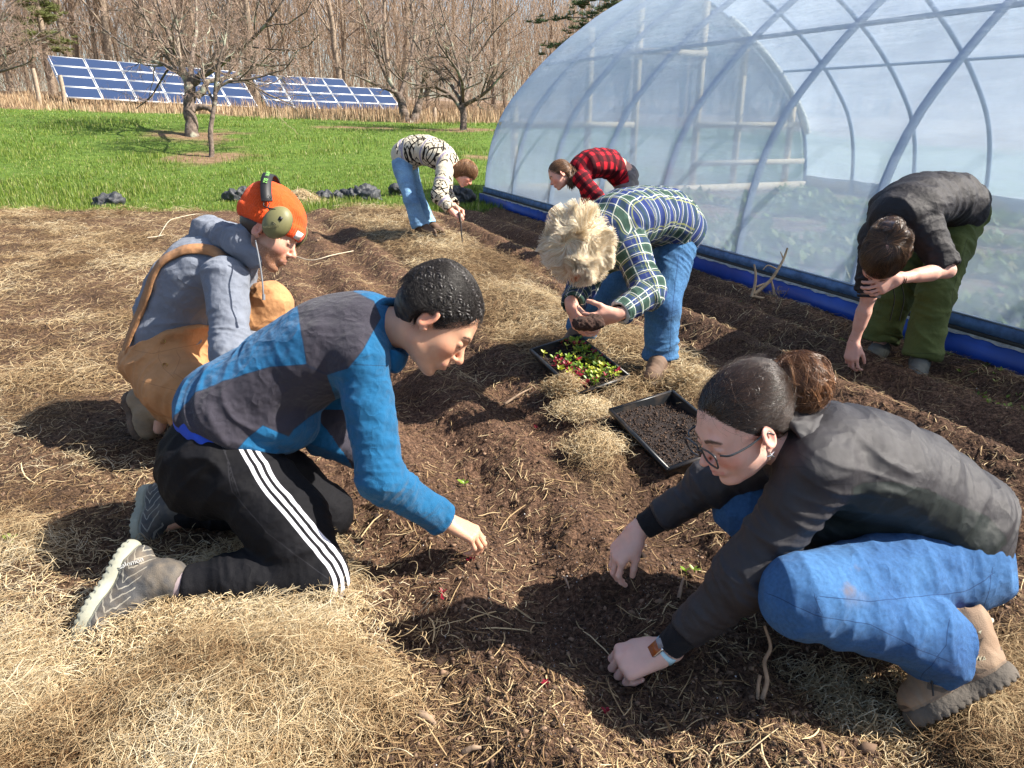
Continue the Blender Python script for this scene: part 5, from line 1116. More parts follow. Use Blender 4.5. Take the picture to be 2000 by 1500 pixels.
# ------------------------------------------------------------------ PERSON: orange beanie, tan overalls
J = dict(hipR=W(340, 745, 2.83), hipL=W(380, 715, 3.02), knR=W(480, 830, 2.74), knL=W(528, 592, 2.98), anR=W(322, 796, 2.93), anL=W(520, 735, 3.05), toeR=W(310, 838, 2.95), toeL=W(590, 780, 3.02),
         shR=W(440, 545, 2.66), shL=W(462, 505, 2.98), elR=W(452, 690, 2.60), wrR=W(560, 750, 2.62), elL=W(468, 640, 2.98), wrL=W(540, 725, 2.90),
         spine=[W(322, 722, 2.93), W(330, 655, 2.92), W(352, 580, 2.88), W(395, 525, 2.84), W(465, 495, 2.80)])
lens(J, 'B')
m_skinB = skin_mat('skin_fair_ruddy', (0.62, 0.37, 0.27), .5, brow=(0.12, 0.06, 0.03), beard=(0.20, 0.085, 0.035), lip=(0.55, 0.25, 0.2))
pb = empty('person', [J['knR'][0], J['knR'][1], 0.0], 'crouching person in an orange knit hat, grey hoodie and tan overalls', 'person')
hd = head_ops(W(524, 456, 2.68), cv(.87, -.49, .06), cv(.49, .87, 0), 1.06)
body(pb, J, m_skinB, .0045, hd, [hand_ops(J['wrR'], cv(.8, -.5, .2), cv(.3, .8, -.3), cv(0, 0, 1)), hand_ops(J['wrL'], cv(.5, -.8, 0), cv(.6, .4, -.3), cv(0, 0, -1))], beard=True)
hp, (hf, hu, hl) = hd[1], hd[2]
tp = ([.165, .165, .155, .175, .160, .095], [.125, .125, .120, .130, .115, .085])
m_hood = fabric('grey_sweatshirt', (0.17, 0.19, 0.235), .92, 500, .35, .1, 14, .4)
ops = [G(torso_ops(J, .012, .02, .95, 1, tp, n=9), 0), U(rc(J['shR'], J['shL'], .072, .072), .05)]
for s, k in (('R', .9), ('L', .9)):
    e, w_ = J['el' + s], J['wr' + s]; ops += [G([U(rc(J['sh' + s], e, .078, .066)), U(rc(e, e + (w_ - e) * k, .064, .046, True), .03)], .035)]
cloth('hoodie', pb, ops, m_hood, .0055, [(J['spine'][0], J['spine'][2], .020, 9, 3.5, .4), (J['spine'][2], J['spine'][4], .008, 7, 4, .3)] + limbs_bones(J, (.016, .014)), 12, 2, .02, None, bbox_of(*J['spine'], *[J[k] for k in ('shR', 'shL', 'elR', 'elL', 'wrR', 'wrL')], r=.2))
# hood bunched behind the neck
cN = J['spine'][-1]; ax_ = nrm(hp(-.03, -.06) - cN)
ops = [U(rc(W(405, 455, 2.80), W(470, 472, 2.66), .055, .05)), U(rc(W(405, 455, 2.80), W(455, 462, 2.94), .055, .045), .03), U(rc(W(470, 472, 2.66), W(498, 500, 2.66), .048, .04), .03), U(rc(W(455, 462, 2.94), W(500, 490, 2.90), .045, .04), .03), Sb(el(W(470, 450, 2.78), (.07, .06, .04), [cv(1, -.3), cv(0, 0, 1), cv(.3, 1)]), .01), U(rc(W(395, 455, 2.78), W(425, 448, 2.78), .035, .03), .02), U(rc(cN - ax_ * .02, cN + ax_ * .05, .080, .072, True), .02), Sb(rc(cN, cN + ax_ * .12, .058, .064), .004)]
cloth('hood', pb, ops, m_hood, .005, [(W(400, 470, 2.8), W(480, 490, 2.7), .012, 16, 12, .6)], 13, 1, .02, None, bbox_of(W(405, 455, 2.8), W(500, 500, 2.66), W(500, 490, 2.92), cN, r=.12))
m_cord = simple('grey_cord', (0.17, 0.18, 0.20), .9)
mb = MB(); mb.tube(bez([W(499, 470, 2.56), W(505, 500, 2.53), W(512, 545, 2.52), W(515, 585, 2.52)], 6), .0028, 6); mb.tube([W(515, 575, 2.52), W(515, 586, 2.52)], .0055, 6); mb.build('drawstring', m_cord, pb, True)
# overalls
WST = [(258, 660), (262, 672), (300, 681), (345, 665), (390, 640), (440, 612), (520, 560)]
m_duck_c = (0.46, 0.235, 0.105)
m_duck = fabric('tan_duck_canvas', m_duck_c, .88, 600, .35, .15, 12, .2, (), seamf((0.26, 0.125, 0.06), 1.1, .5))
def at_ov(V, N):
    x, y = px_of(V); near = N @ cF < .2
    s = sgnmin(*[line_sd(x, y, l) for l in ([(312, 680), (310, 700), (318, 718), (340, 738)], [(262, 684), (300, 692), (400, 668)], [(345, 690), (352, 700), (340, 730), (375, 752)], [(280, 745), (370, 770), (405, 778)], [(500, 640), (520, 625), (560, 640)])])
    return {'seam': np.where(near, s, 9)}
ops = [U(el(W(340, 738, 2.93), (.142, .20, .140), [cv(1, .1), cv(0, 0, 1), cv(-.1, 1)])), U(el(W(322, 700, 2.93), (.104, .165, .11), [cv(1, .1), cv(0, 0, 1), cv(-.1, 1)]), .05),
       G([U(rc(W(345, 750, 2.80), J['knR'], .125, .088)), U(rc(J['knR'], J['anR'], .085, .058), .03), I(plane(J['anR'] + nrm(J['knR'] - J['anR']) * .03, J['anR'] - J['knR']), .004)], .05),
       G([U(rc(J['hipL'], J['knL'], .115, .082)), U(rc(J['knL'], J['anL'], .082, .070), .03), U(rc(J['anL'], J['anL'] + (J['anL'] - J['knL']) * .5, .07, .072, True), .02)], .04)]
ops = [G(torso_ops(J, .023, 0, .75, 1, tp, n=8) + ops[:2] + [I(plane(W(345, 660, 2.9), cv(-.34, .94, .0)), .008)], 0)] + ops[2:]
lh = bbox_of(J['spine'][0], J['knR'], J['knL'], J['anR'], J['anL'], r=.25)
cloth('overalls', pb, ops, m_duck, .0055, leg_bones(J, .014, 12), 14, 2, .02, at_ov, lh)
# overall back straps rising from the waist, laid on the hoodie
tors = torso_ops(J, .014, .0, .95, 1, tp, n=9) + [U(rc(J['shR'], J['shL'], .073, .073), .05)]
def strap(pts, w, mat, name, off=.006):
    P0 = bez(np.array([W(*q) for q in pts]), 10); P0, g = proj(tors, P0, 3, off); T = np.gradient(P0, axis=0); s = np.cross(T, g); s /= np.linalg.norm(s, axis=1, keepdims=True)
    L_ = np.stack([P0 - s * w, P0 + s * w, P0 + s * w + g * .006, P0 - s * w + g * .006], 1); n_ = len(P0); V = L_.reshape(-1, 3); F = []
    for i in range(n_ - 1):
        for k in range(4): F.append([i * 4 + k, i * 4 + (k + 1) % 4, i * 4 + 4 + (k + 1) % 4, i * 4 + 4 + k])
    F += [[0, 1, 2, 3], [(n_ - 1) * 4 + k for k in (3, 2, 1, 0)]]; return mesh_np(name, V, F, mat, pb, True)
strap([(262, 690, 2.80), (266, 640, 2.76), (285, 580, 2.72), (315, 522, 2.70), (352, 487, 2.66), (400, 470, 2.62), (440, 474, 2.60)], .021, m_duck, 'strap')
strap([(255, 690, 2.92), (262, 600, 2.95), (295, 525, 2.95), (345, 470, 2.95), (400, 455, 3.0)], .021, m_duck, 'strap')
# back bib panel edge
m_brass = simple('brass_button', (0.75, 0.62, 0.25), .35, metal=.7)
for px, py in ((324, 672), (325, 706)):
    q = W(px, py, 2.60); t_ = [o for o in pb.children if o.name.startswith('overalls')][0]; q = snap(t_, q); mb = MB(); mb.tube([q + cF * .004, q - cF * .006], .008, 12); mb.build('button', m_brass, t_, True)
# boots
m_bootB = simple('tan_mud_boot', (0.24, 0.175, 0.11), .8, .25, 12, 120, .4, .004); m_soleB = simple('muddy_sole', (0.12, 0.08, 0.055), .95, .4, 25, 70, .8, .01)
mk_shoe(pb, W(252, 768, 3.0), W(285, 862, 2.98), W(325, 800, 2.93), m_bootB, m_soleB, name='boot', tall=.75, sole_t=.018, w=.052)
mk_shoe(pb, W(500, 800, 3.15), W(600, 830, 3.05), W(520, 745, 3.05), m_bootB, m_soleB, name='boot', tall=.3, sole_t=.018, w=.052)
mb = MB(); mb.tube([J['anR'] + (J['anR'] - J['knR']) * .05, J['anR'], J['anR'] + (J['knR'] - J['anR']) * .22], [.052, .056, .062], 16); mb.build('trouser_cuff', simple('blue_grey_check', (0.08, 0.09, 0.13), .9, .4, 60), pb, True)
# knit hat
m_or = fabric('orange_knit', (0.78, 0.085, 0.012), .85, 500, .4, .06, 20, .5)
hs = 1.06; A3_ = [hf, hl, hu]
ops = [U(el(hp(-.016, .062), (.120 * hs, .096 * hs, .100 * hs), A3_)), U(el(hp(-.040, .105), (.092, .076, .066), A3_), .03), I(plane(hp(0, .018), -hu + hf * .10), .004), G([U(el(hp(-.014, .052), (.125 * hs, .101 * hs, .085 * hs), A3_)), I(plane(hp(0, .016), -hu + hf * .10), .006), I(plane(hp(0, .066), hu - hf * .10), .008)], .002)]
V, F = sdf_mesh(ops, hp(0, .05) - .2, hp(0, .05) + .2, .0035); V = relax(V, F, 1, .4); N = vnormals(V, F); q = V - hp(-.012, .06); a = np.arctan2(q @ hl, q @ hf); V = V + N * (.0014 * np.sin(a * 75) + .0012 * fbm(V * 40, 2))[:, None]
hat = mesh_np('knit_hat', V, F, m_or, pb)
m_tagw = simple('white_patch', (0.75, 0.72, 0.68), .8)
pq, pg_ = proj(ops, hp(.13, .040, .045)[None] if (hl @ cF) < 0 else hp(.13, .040, -.045)[None], 4, .0015); pq, pg_ = pq[0], nrm(pg_[0]); e1 = nrm(np.cross(hu, pg_)); mb = MB(); mb.box(pq, e1 * .016, nrm(np.cross(pg_, e1)) * .016, pg_ * .0022); mb.build('label_patch', m_tagw, hat)
m_hairB = hair_mat('short_dark_hair', [(0, (0.02, 0.013, 0.01)), (1, (0.08, 0.05, 0.035))], .5)
capo = [U(el(hp(-.030, .012), (.080 * hs, .0785 * hs, .055 * hs), A3_)), Sb(el(hp(.075, -.03), (.085, .12, .12), A3_), .01)]
shell('hair', pb, capo, (hp(0, 0) - .15, hp(0, 0) + .15), .004, m_hairB, None, .3)
# ear defenders worn over the hat
m_cup = simple('olive_plastic', (0.17, 0.16, 0.07), .5, .06, 5, spec=.4); m_blk = simple('black_rubber', (0.012, 0.012, 0.013), .55)
ed = empty('ear_defenders', hp(-.02, .10), 'olive and black electronic ear defenders worn over the orange knit hat', 'ear defenders')
nside = 1 if (hl @ cF) < 0 else -1
for q in (nside, -nside):
    c = hp(.044, .046, .108 * q); ax_r = [nrm(hf * .95 - hu * .1), hl, nrm(hu * .95 + hf * .1)]
    V, F = sdf_mesh([U(el(c, (.050, .030, .062), ax_r)), U(el(c + hl * q * .010, (.040, .024, .052), ax_r), .01), I(plane(c - hl * q * .010, -hl * q), .004)], c - .08, c + .08, .003); cup = mesh_np('ear_cup', V, F, m_cup, ed)
    V, F = sdf_mesh([U(el(c - hl * q * .010, (.049, .018, .061), ax_r))], c - .08, c + .08, .003); mesh_np('cushion', V, F, m_blk, ed)
    mb = MB(); mb.box(c + hl * q * .0325 + hf * .014 + hu * .016, hf * .006, hu * .007, hl * .003); mb.build('button', m_blk, cup, True)
    if q == nside:
        m_dko = simple('dark_olive_print', (0.09, 0.085, 0.04), .6); label_text("WALKER'S", .012, c + hl * q * .0335 - hu * .026, nrm(hf * .8 + hu * .55), nrm(hu * .8 - hf * .55), m_dko, cup, 'lettering', .0015)
        mb = MB(); cc = c + hl * q * .0345 - hu * .008 + hf * .002; mb.box(cc, hf * .008, hu * .0012, hl * .0015); mb.box(cc - hu * .0045, hf * .006, hu * .0012, hl * .0015); mb.build('emblem', m_dko, cup)
band = []
for a in np.linspace(-1.25, 1.25, 33): band.append(hp(-.088 + .070 * (abs(a) / 1.25) ** 2, .048 + .132 * math.cos(a), .118 * math.sin(a)))
band = np.array(band); T = np.gradient(band, axis=0); nn_ = band - hp(-.05, .05); nn_ -= T * ((nn_ * T).sum(1) / (T * T).sum(1))[:, None]; nn_ /= np.linalg.norm(nn_, axis=1, keepdims=True); ss_ = np.cross(T, nn_); ss_ /= np.linalg.norm(ss_, axis=1, keepdims=True)
L_ = np.stack([band - ss_ * .019, band + ss_ * .019, band + ss_ * .019 + nn_ * .007, band - ss_ * .019 + nn_ * .007], 1).reshape(-1, 3); F = [[i * 4 + k, i * 4 + (k + 1) % 4, i * 4 + 4 + (k + 1) % 4, i * 4 + 4 + k] for i in range(32) for k in range(4)] + [[0, 1, 2, 3], [131, 130, 129, 128]]
hb_ = mesh_np('headband', L_, F, m_blk, ed, True)
m_lime = simple('lime_print', (0.22, 0.5, 0.12), .6); ib = 16 + 7 * (1 if (band[25] - band[7]) @ (hl * nside) > 0 else -1)
label_text("WALKER'S", .020, band[ib] + nn_[ib] * .007, nrm(T[ib]) * (1 if T[ib] @ cR > 0 else -1), ss_[ib] * (1 if ss_[ib] @ cU > 0 else -1), m_lime, hb_, 'lettering', .001)
for q in (nside, -nside):
    mb = MB(); e_ = band[-1] if (band[-1] - hp(0, 0)) @ hl * q > 0 else band[0]
    for o in (-.010, .010): mb.tube(bez([e_ + hf * o, e_ + hf * (o + .012) - hu * .02 + hl * q * .008, hp(.040 + o * 1.4, .080, .130 * q)], 6), .0022, 6)
    for o in (-.006, 0, .006): mb.tube([e_ + hf * o + hu * .022, e_ + hf * o - hu * .002], .0014, 5)
    mb.build('wire_arm', m_blk, ed, True)

# ------------------------------------------------------------------ PERSON: black jacket, jeans, squatting at the right
J = dict(hipL=W(1850, 1085, 1.75), hipR=W(1800, 1020, 1.93), knL=W(1565, 1165, 1.56), knR=W(1462, 985, 1.93), anL=W(1860, 1240, 1.63), anR=W(1600, 1120, 1.98), toeL=W(1815, 1370, 1.66), toeR=W(1520, 1150, 1.95),
         shL=W(1600, 915, 1.60), shR=W(1540, 880, 1.82), elL=W(1455, 1130, 1.66), wrL=W(1297, 1272, 1.765), elR=W(1390, 945, 1.93), wrR=W(1246, 1036, 1.98),
         spine=[W(1850, 1025, 1.86), W(1825, 985, 1.83), W(1750, 935, 1.79), W(1660, 900, 1.73), W(1565, 880, 1.68)])
lens(J, 'C')
m_skinC = skin_mat('skin_pale_pink', (0.72, 0.46, 0.38), .45, brow=(0.05, 0.03, 0.02), lip=(0.62, 0.24, 0.22))
pc = empty('person', [J['anL'][0], J['anL'][1], 0.0], 'squatting person in black jacket, blue jeans and dark glasses, brown hair in a bun', 'person')
hd = head_ops(W(1449, 834, 1.64), cv(-.85, -.50, -.15), cv(-.45, .80, -.40), 1.02)
hL = hand_ops(J['wrL'], cv(-.96, -.26, .06), cv(-.05, .72, -.68), cv(0, 1, .8), curl=((58, 78, 50), (60, 80, 50), (62, 82, 50), (64, 84, 50)), thumb=(20, 25, 20), sc=1.14, spread=-1)
hR = hand_ops(J['wrR'], cv(-.66, -.75, .05), cv(-.62, .45, -.45), cv(.55, -.35, -.6), curl=((30, 38, 20), (34, 42, 24), (36, 44, 26), (40, 48, 30)), thumb=(24, 18, 12), sc=1.0, spread=3)
body(pc, J, m_skinC, .003, hd, [hL, hR], neck=.05)
hp, (hf, hu, hl) = hd[1], hd[2]
m_nail = simple('finger_nail', (0.85, 0.62, 0.56), .3)
dk = (0.024, 0.022, 0.026); gr2 = (0.010, 0.016, 0.015)
PN = [(1655, 938), (1680, 942), (1740, 940), (1810, 955), (1870, 985), (1930, 1010), (1960, 1060), (1900, 1100), (1560, 1100), (1560, 1050), (1600, 985)]
def at_c(V, N):
    x, y = px_of(V); arm = rc(J['shL'], J['elL'], .062, .058)(V.astype(np.float32)); side = poly_sd(x, y, PN); side = np.where(N @ cF > .3, 9, side); side = np.maximum(side, (.014 - arm) * 700 * 0 - 9)
    armz = sstep(.03, .015, arm) * 12; side = side + armz
    seam = sgnmin(side, line_sd(x, y, [(1560, 885), (1590, 905), (1625, 945), (1660, 945)]), line_sd(x, y, [(1500, 915), (1570, 912), (1600, 925)]))
    return {'dark': side, 'seam': np.where(N @ cF < .3, seam, 9)}
m_jk = fabric('black_softshell', dk, .55, 900, .25, .1, 20, .05, [('dark', gr2, 0, .8)], seamf((0.008, 0.008, 0.009), 1.3, .8), .45)
tp = ([.165, .160, .148, .165, .150, .085], [.125, .120, .112, .122, .105, .07])
hemn = cv(.95, -.30, .1)
ops = [G(torso_ops(J, .016, .0, .95, 1, tp, n=10) + [I(plane(W(1895, 1058, 1.84), cv(.68, -.73, 0)), .01)], 0), U(rc(J['shR'], J['shL'], .066, .068), .05), U(el(W(1640, 1020, 1.80), (.14, .11, .07), [cv(1, .1), cv(0, 0, 1), cv(-.1, 1)]), .05)]
e, w_ = J['elL'], J['wrL']; ops += [G([U(rc(J['shL'], e, .072, .064)), U(rc(e, e + (w_ - e) * .70, .063, .046, True), .035), Sb(rc(e + (w_ - e) * .6, e + (w_ - e) * .75, .034, .036), .004)], .03)]
e, w_ = J['elR'], J['wrR']; ops += [G([U(rc(J['shR'], e, .068, .056)), U(rc(e, e + (w_ - e) * .72, .055, .042, True), .035), Sb(rc(e + (w_ - e) * .65, e + (w_ - e) * .8, .032, .034), .004)], .03)]
cloth('jacket', pc, ops, m_jk, .0042, [(J['spine'][0], J['spine'][2], .020, 11, 3.0, .3), (J['spine'][2], J['spine'][4], .012, 10, 3.0, .3)] + limbs_bones(J, (.017, .012)), 21, 2, .02, at_c, bbox_of(*J['spine'], *[J[k] for k in ('shR', 'shL', 'elR', 'elL', 'wrR', 'wrL')], r=.2))
m_cuff = fabric('black_knit_cuff', (0.012, 0.012, 0.015), .9, 700, .4)
for s in 'LR':
    e, w_ = J['el' + s], J['wr' + s]; u_ = w_ - e
    V, F = sdf_mesh([U(rc(e + u_ * .58, e + u_ * .93, .041, .035, True)), Sb(rc(e + u_ * .8, e + u_ * 1.0, .0285, .0285), .003)], *[q for q in bbox_of(e, w_, r=.06)], .0035); N = vnormals(V, F); q = V - e; a = np.arctan2(q @ nrm(np.cross(u_, cF)), q @ nrm(np.cross(u_, np.cross(u_, cF)))); V = relax(V + N * (.0007 * np.sin(a * 60))[:, None], V[:0].astype(int).reshape(0, 4) if False else F, 1, .2)
    cf = mesh_np('cuff', V, F, m_cuff, pc)
m_lab = simple('grey_woven_label', (0.25, 0.25, 0.28), .8)
mb = MB(); mb.box(W(1288, 1256, 1.705), cv(.3, -.9, .1) * .012, cv(.9, .3, 0) * .006, cF * .002); mb.build('woven_label', m_lab, pc)
cN = J['spine'][-1]; ax_ = nrm(hp(-.03, -.06) - cN)
bk_ = nrm(cv(.75, .62, .1)); bk_ = nrm(bk_ - ax_ * (bk_ @ ax_))
col = [U(rc(cN - ax_ * .06, cN + ax_ * .17, .097, .096, True)), I(plane(cN + ax_ * .045, ax_ - bk_ * .72), .004), Sb(rc(cN - ax_ * .02, cN + ax_ * .25, .084, .086), .004)]
cloth('collar', pc, col, m_jk, .004, [(cN - ax_ * .06, cN + ax_ * .10, .007, 12, 12, .5)], 23, 2, .02, lambda V, N: {'dark': np.full(len(V), 9.), 'seam': np.full(len(V), 9.)}, bbox_of(cN, W(1555, 850, 1.62), W(1608, 800, 1.72), cN + ax_ * .15, r=.14))
# jeans
def denim(name, c, mud=0.0):
    def ex(n, cc):
        tn = noise(n, 3.0, 6); r_ = ramp(n, [(.35, (0.6, 0.65, 0.75)), (.65, (1.35, 1.3, 1.2))]); n.links.new(tn, r_.inputs[0]); cc = mixc(n, 1.0, cc, r_.outputs[0], 'MULTIPLY')
        if mud:
            r2 = ramp(n, [(.60, (0, 0, 0)), (.74, (mud, mud, mud))]); n.links.new(noise(n, 7, 6), r2.inputs[0]); cc = mixc(n, math_(n, 'MULTIPLY', r2.outputs[0], attr(n, 'mud')), cc, (0.16, 0.11, 0.08))
        return seamf((c[0] * .3, c[1] * .35, c[2] * .45), 1.2, .85)(n, cc)
    return fabric(name, c, .88, 900, .4, .18, 120, .15, (), ex)
m_jnC = denim('mid_blue_denim', (0.040, 0.120, 0.285), 1.0)
def at_jc(V, N):
    x, y = px_of(V); near = N @ cF < .3
    s = sgnmin(*[line_sd(x, y, l) for l in ([(1600, 1165), (1700, 1175), (1800, 1165), (1890, 1150), (1935, 1120)], [(1500, 1160), (1590, 1200), (1700, 1220), (1800, 1270), (1852, 1290)], [(1935, 1110), (1925, 1160), (1915, 1195)], [(1590, 1165), (1600, 1192)], [(1850, 1215), (1847, 1260), (1800, 1320)])])
    mud = sstep(90, 20, np.hypot((x - 1640) / 1.6, y - 1115))
    return {'seam': np.where(near, s, 9), 'mud': mud}
ops = [U(el(W(1835, 1072, 1.85), (.140, .180, .125), [cv(.9, -.4), cv(0, 0, 1), cv(.4, .9)])), U(el(W(1860, 1102, 1.82), (.100, .15, .095), [cv(.9, -.4), cv(0, 0, 1), cv(.4, .9)]), .05),
       G([U(rc(W(1840, 1105, 1.76), J['knL'], .112, .084)), U(el(J['knL'], (.079, .076, .080)), .03)], .05), G([U(rc(J['knL'], W(1800, 1240, 1.60), .080, .080)), U(rc(W(1800, 1240, 1.60), W(1850, 1265, 1.62), .080, .084, True), .02), Sb(rc(W(1840, 1258, 1.62), W(1870, 1275, 1.625), .072, .078), .004)], .018),
       G([U(rc(J['hipR'], J['knR'], .11, .086)), U(rc(J['knR'], J['anR'], .086, .07), .03)], .05)]
cloth('jeans', pc, ops, m_jnC, .0042, leg_bones(J, .0115, 8), 22, 2, .02, at_jc, bbox_of(J['spine'][0], J['knR'], J['knL'], J['anR'], J['anL'], r=.24))
# boots
m_bootC = shoe_mat('brown_nubuck_boot', (0.23, 0.15, 0.095), (0.06, 0.04, 0.03), (0.17, 0.12, 0.085), 11, .2); m_soleC = simple('grey_lug_sole', (0.10, 0.085, 0.07), .9, .3, 20, 80, .6, .006)
HE, TO, AN = W(1975, 1308, 1.585), W(1772, 1408, 1.615), W(1893, 1235, 1.63)
bC, PB_, FB = mk_shoe(pc, HE, TO, AN, m_bootC, m_soleC, name='boot', h=.0038, w=.050, tall=.35, sole_t=.02)
m_sockC = simple('lilac_sock', (0.33, 0.2, 0.28), .95, .1, 60, 400, .3)
mb = MB(); mb.tube([W(1835, 1215, 1.63), AN, AN + (AN - J['knL']) * .05], [.042, .045, .04], 16); mb.build('sock', m_sockC, pc, True)
m_cream = simple('cream_boot_lining', (0.5, 0.47, 0.34), .9); m_hook = simple('steel_lace_hook', (0.35, 0.38, 0.42), .3, metal=.8)
nearb = 1 if FB[1] @ cF < 0 else -1
ak = AN + (AN - PB_(.2, .03)) * .32; mb = MB()
mb.tube(bez([ak + FB[0] * .050 - FB[2] * .02, ak + FB[1] * nearb * .048 - FB[2] * .026, ak - FB[0] * .048 - FB[2] * .02], 6), .006, 6); mb.build('collar_trim', m_cream, bC, True)
for q in range(5):
    p_ = PB_(.36 + .075 * q, .115 - .014 * q, nearb * (.036 + .002 * q)); q_ = snap(bC, p_); mb = MB(); mb.tube([q_, q_ - cF * .007], .005, 8); mb.build('lace_hook', m_hook, bC, True)
mb = MB()
for q in range(5): mb.tube(bez([PB_(.38 + .07 * q, .116 - .012 * q, .034), PB_(.40 + .07 * q, .132 - .013 * q, 0), PB_(.38 + .07 * q, .116 - .012 * q, -.034)], 4), .0024, 6)
mb.tube(bez([PB_(.42, .12, nearb * .03), PB_(.5, .11, nearb * .055), PB_(.62, .07, nearb * .06), PB_(.72, .03, nearb * .065)], 6), .0022, 6); mb.build('laces', lace, bC, True)
label_text('LOWA', .015, snap(bC, W(1903, 1278, 1.55)), cv(1, -.05), cv(.05, 1), m_cream, bC, 'lettering', .003)
mk_shoe(pc, W(1640, 1150, 2.0), W(1510, 1165, 1.98), W(1610, 1120, 1.99), m_bootC, m_soleC, name='boot', w=.05, tall=.25, sole_t=.02)
# smart watch
wt = empty('wrist_watch', J['wrL'], 'smart watch with orange screen and pale blue strap beside the hand pressed into soil', 'watch')
d_ = nrm(J['wrL'] - J['elL']); up_ = nrm(cv(-.30, .72, -.68)); up_ = nrm(up_ - d_ * (up_ @ d_)); sd_ = np.cross(d_, up_); cW = J['wrL'] - d_ * .004
m_strap = simple('pale_blue_strap', (0.48, 0.68, 0.74), .5); m_case = simple('silver_case', (0.7, 0.72, 0.76), .25, metal=.9); m_scr, n, p = newmat('watch_screen'); p.inputs['Base Color'].default_value = (0.30, 0.075, 0.015, 1); p.inputs['Roughness'].default_value = .1
ring = [cW + (up_ * .0295 * math.cos(a) + sd_ * .0315 * math.sin(a)) for a in np.linspace(0, 2 * math.pi, 41)[:-1]]; L_ = []
for q in ring: o_ = nrm(q - cW); L_ += [q - d_ * .011, q + d_ * .011, q + d_ * .011 + o_ * .0035, q - d_ * .011 + o_ * .0035]
F = [[i * 4 + k, i * 4 + (k + 1) % 4, ((i + 1) % 40) * 4 + (k + 1) % 4, ((i + 1) % 40) * 4 + k] for i in range(40) for k in range(4)]; mesh_np('strap', np.array(L_), F, m_strap, wt)
V, F = sdf_mesh([U(boxf(cW + up_ * .034, (.019, .0165, .0055), [d_, sd_, up_], .005))], cW - .09, cW + .09, .0022); mesh_np('case', V, F, m_case, wt)
mb = MB(); mb.box(cW + up_ * .0398, d_ * .0165, sd_ * .0140, up_ * .0006); mb.build('screen', m_scr, wt)
# glasses
m_gl = simple('dark_frame', (0.035, 0.04, 0.045), .3, spec=.6); gq = empty('glasses', hp(.10, .01), None, None); gq.parent = None
C.objects.unlink(gq); bpy.data.objects.remove(gq)
mb = MB()
for q in (1, -1):
    cc = [hp(.112 - .010 * (abs(x_) * .5), y_ + .002, (.034 + x_) * q) for x_, y_ in ((-.024, .014), (0, .018), (.024, .015), (.027, 0), (.020, -.020), (0, -.023), (-.019, -.019), (-.026, 0))]; loop = bez(cc + cc[:2], 5); mb.tube(loop, .0023, 6)
    mb.tube(bez([hp(.100, .012, .061 * q), hp(.085, .012, .080 * q), hp(.04, .010, .084 * q), hp(-.005, .014, .084 * q), hp(-.022, .0, .084 * q)], 6), .0024, 6)
mb.tube(bez([hp(.112, .008, .009), hp(.117, .011, 0), hp(.112, .008, -.009)], 5), .0022, 6); mb.build('glasses', m_gl, pc, True)
m_ear = simple('silver_earring', (0.8, 0.8, 0.8), .2, metal=.9)
mb = MB(); c_ = hp(.002, -.040, .086 * 1)
for a in range(5): mb.tube([c_, c_ + (hu * math.cos(a * 1.257) + hf * math.sin(a * 1.257)) * .011], [.003, .001], 5)
mb.build('earring', m_ear, pc, True)
# brown hair drawn back to a bun
A3_ = [hf, hl, hu]; tie = hp(-.120, .030); bunc = hp(-.168, .016)
capo = [U(el(hp(-.020, .050), (.104, .083, .090), A3_)), U(el(hp(-.058, .005), (.058, .070, .070), A3_), .03), U(rc(hp(-.08, .06), tie, .055, .022), .05), Sb(el(hp(.095, -.012), (.078, .11, .080), A3_), .008), Sb(rc(hp(-.006, -.035, .06), hp(-.006, -.03, .12), .044, .046), .006), Sb(rc(hp(-.006, -.035, -.06), hp(-.006, -.03, -.12), .044, .046), .006)]
m_hairC = hair_mat('dark_brown_hair', [(0, (0.010, 0.005, 0.003)), (.6, (0.026, 0.013, 0.008)), (1, (0.075, 0.038, 0.02))], .26, .8)
hairC = shell('hair', pc, capo, (hp(-.05, .05) - .22, hp(-.05, .05) + .22), .003, m_hairC, lambda V: .0022 * fbm(np.stack([(V @ hf) * 6, (V @ hl) * 55, (V @ hu) * 55], 1), 3), .2)
rng = np.random.default_rng(8); sd = rng.normal(0, 1, (15000, 3)); sd /= np.linalg.norm(sd, axis=1, keepdims=True); sd = hp(-.02, .05) + sd * .095; k = np.abs(ev_pts(capo, sd.astype(np.float32))) < .016; sd = sd[k]
P_ = comb(capo, sd, lambda P: (tie - P) / (np.linalg.norm(tie - P, axis=-1, keepdims=True) + .01), .09, 8, rng, .0012, .10, .0015); strand_obj('hair_strands', P_, .00055, m_hairC, hairC, rng)
sd2 = sd[:1300]; P_ = comb(capo, sd2, lambda P: (tie - P) / (np.linalg.norm(tie - P, axis=-1, keepdims=True) + .01), .06, 7, rng, .002, .45, .012); strand_obj('stray_hairs', P_, .00022, m_hairC, hairC, rng)
m_bun = hair_mat('auburn_bun_hair', [(0, (0.06, 0.026, 0.013)), (.5, (0.17, 0.075, 0.034)), (1, (0.42, 0.22, 0.11))], .32, .6)
bun = shell('bun', pc, [U(el(bunc, (.045, .055, .055), A3_))], (bunc - .1, bunc + .1), .004, m_bun, lambda V: .006 * fbm(V * 60, 2), .1)
S_ = 26; strs = []
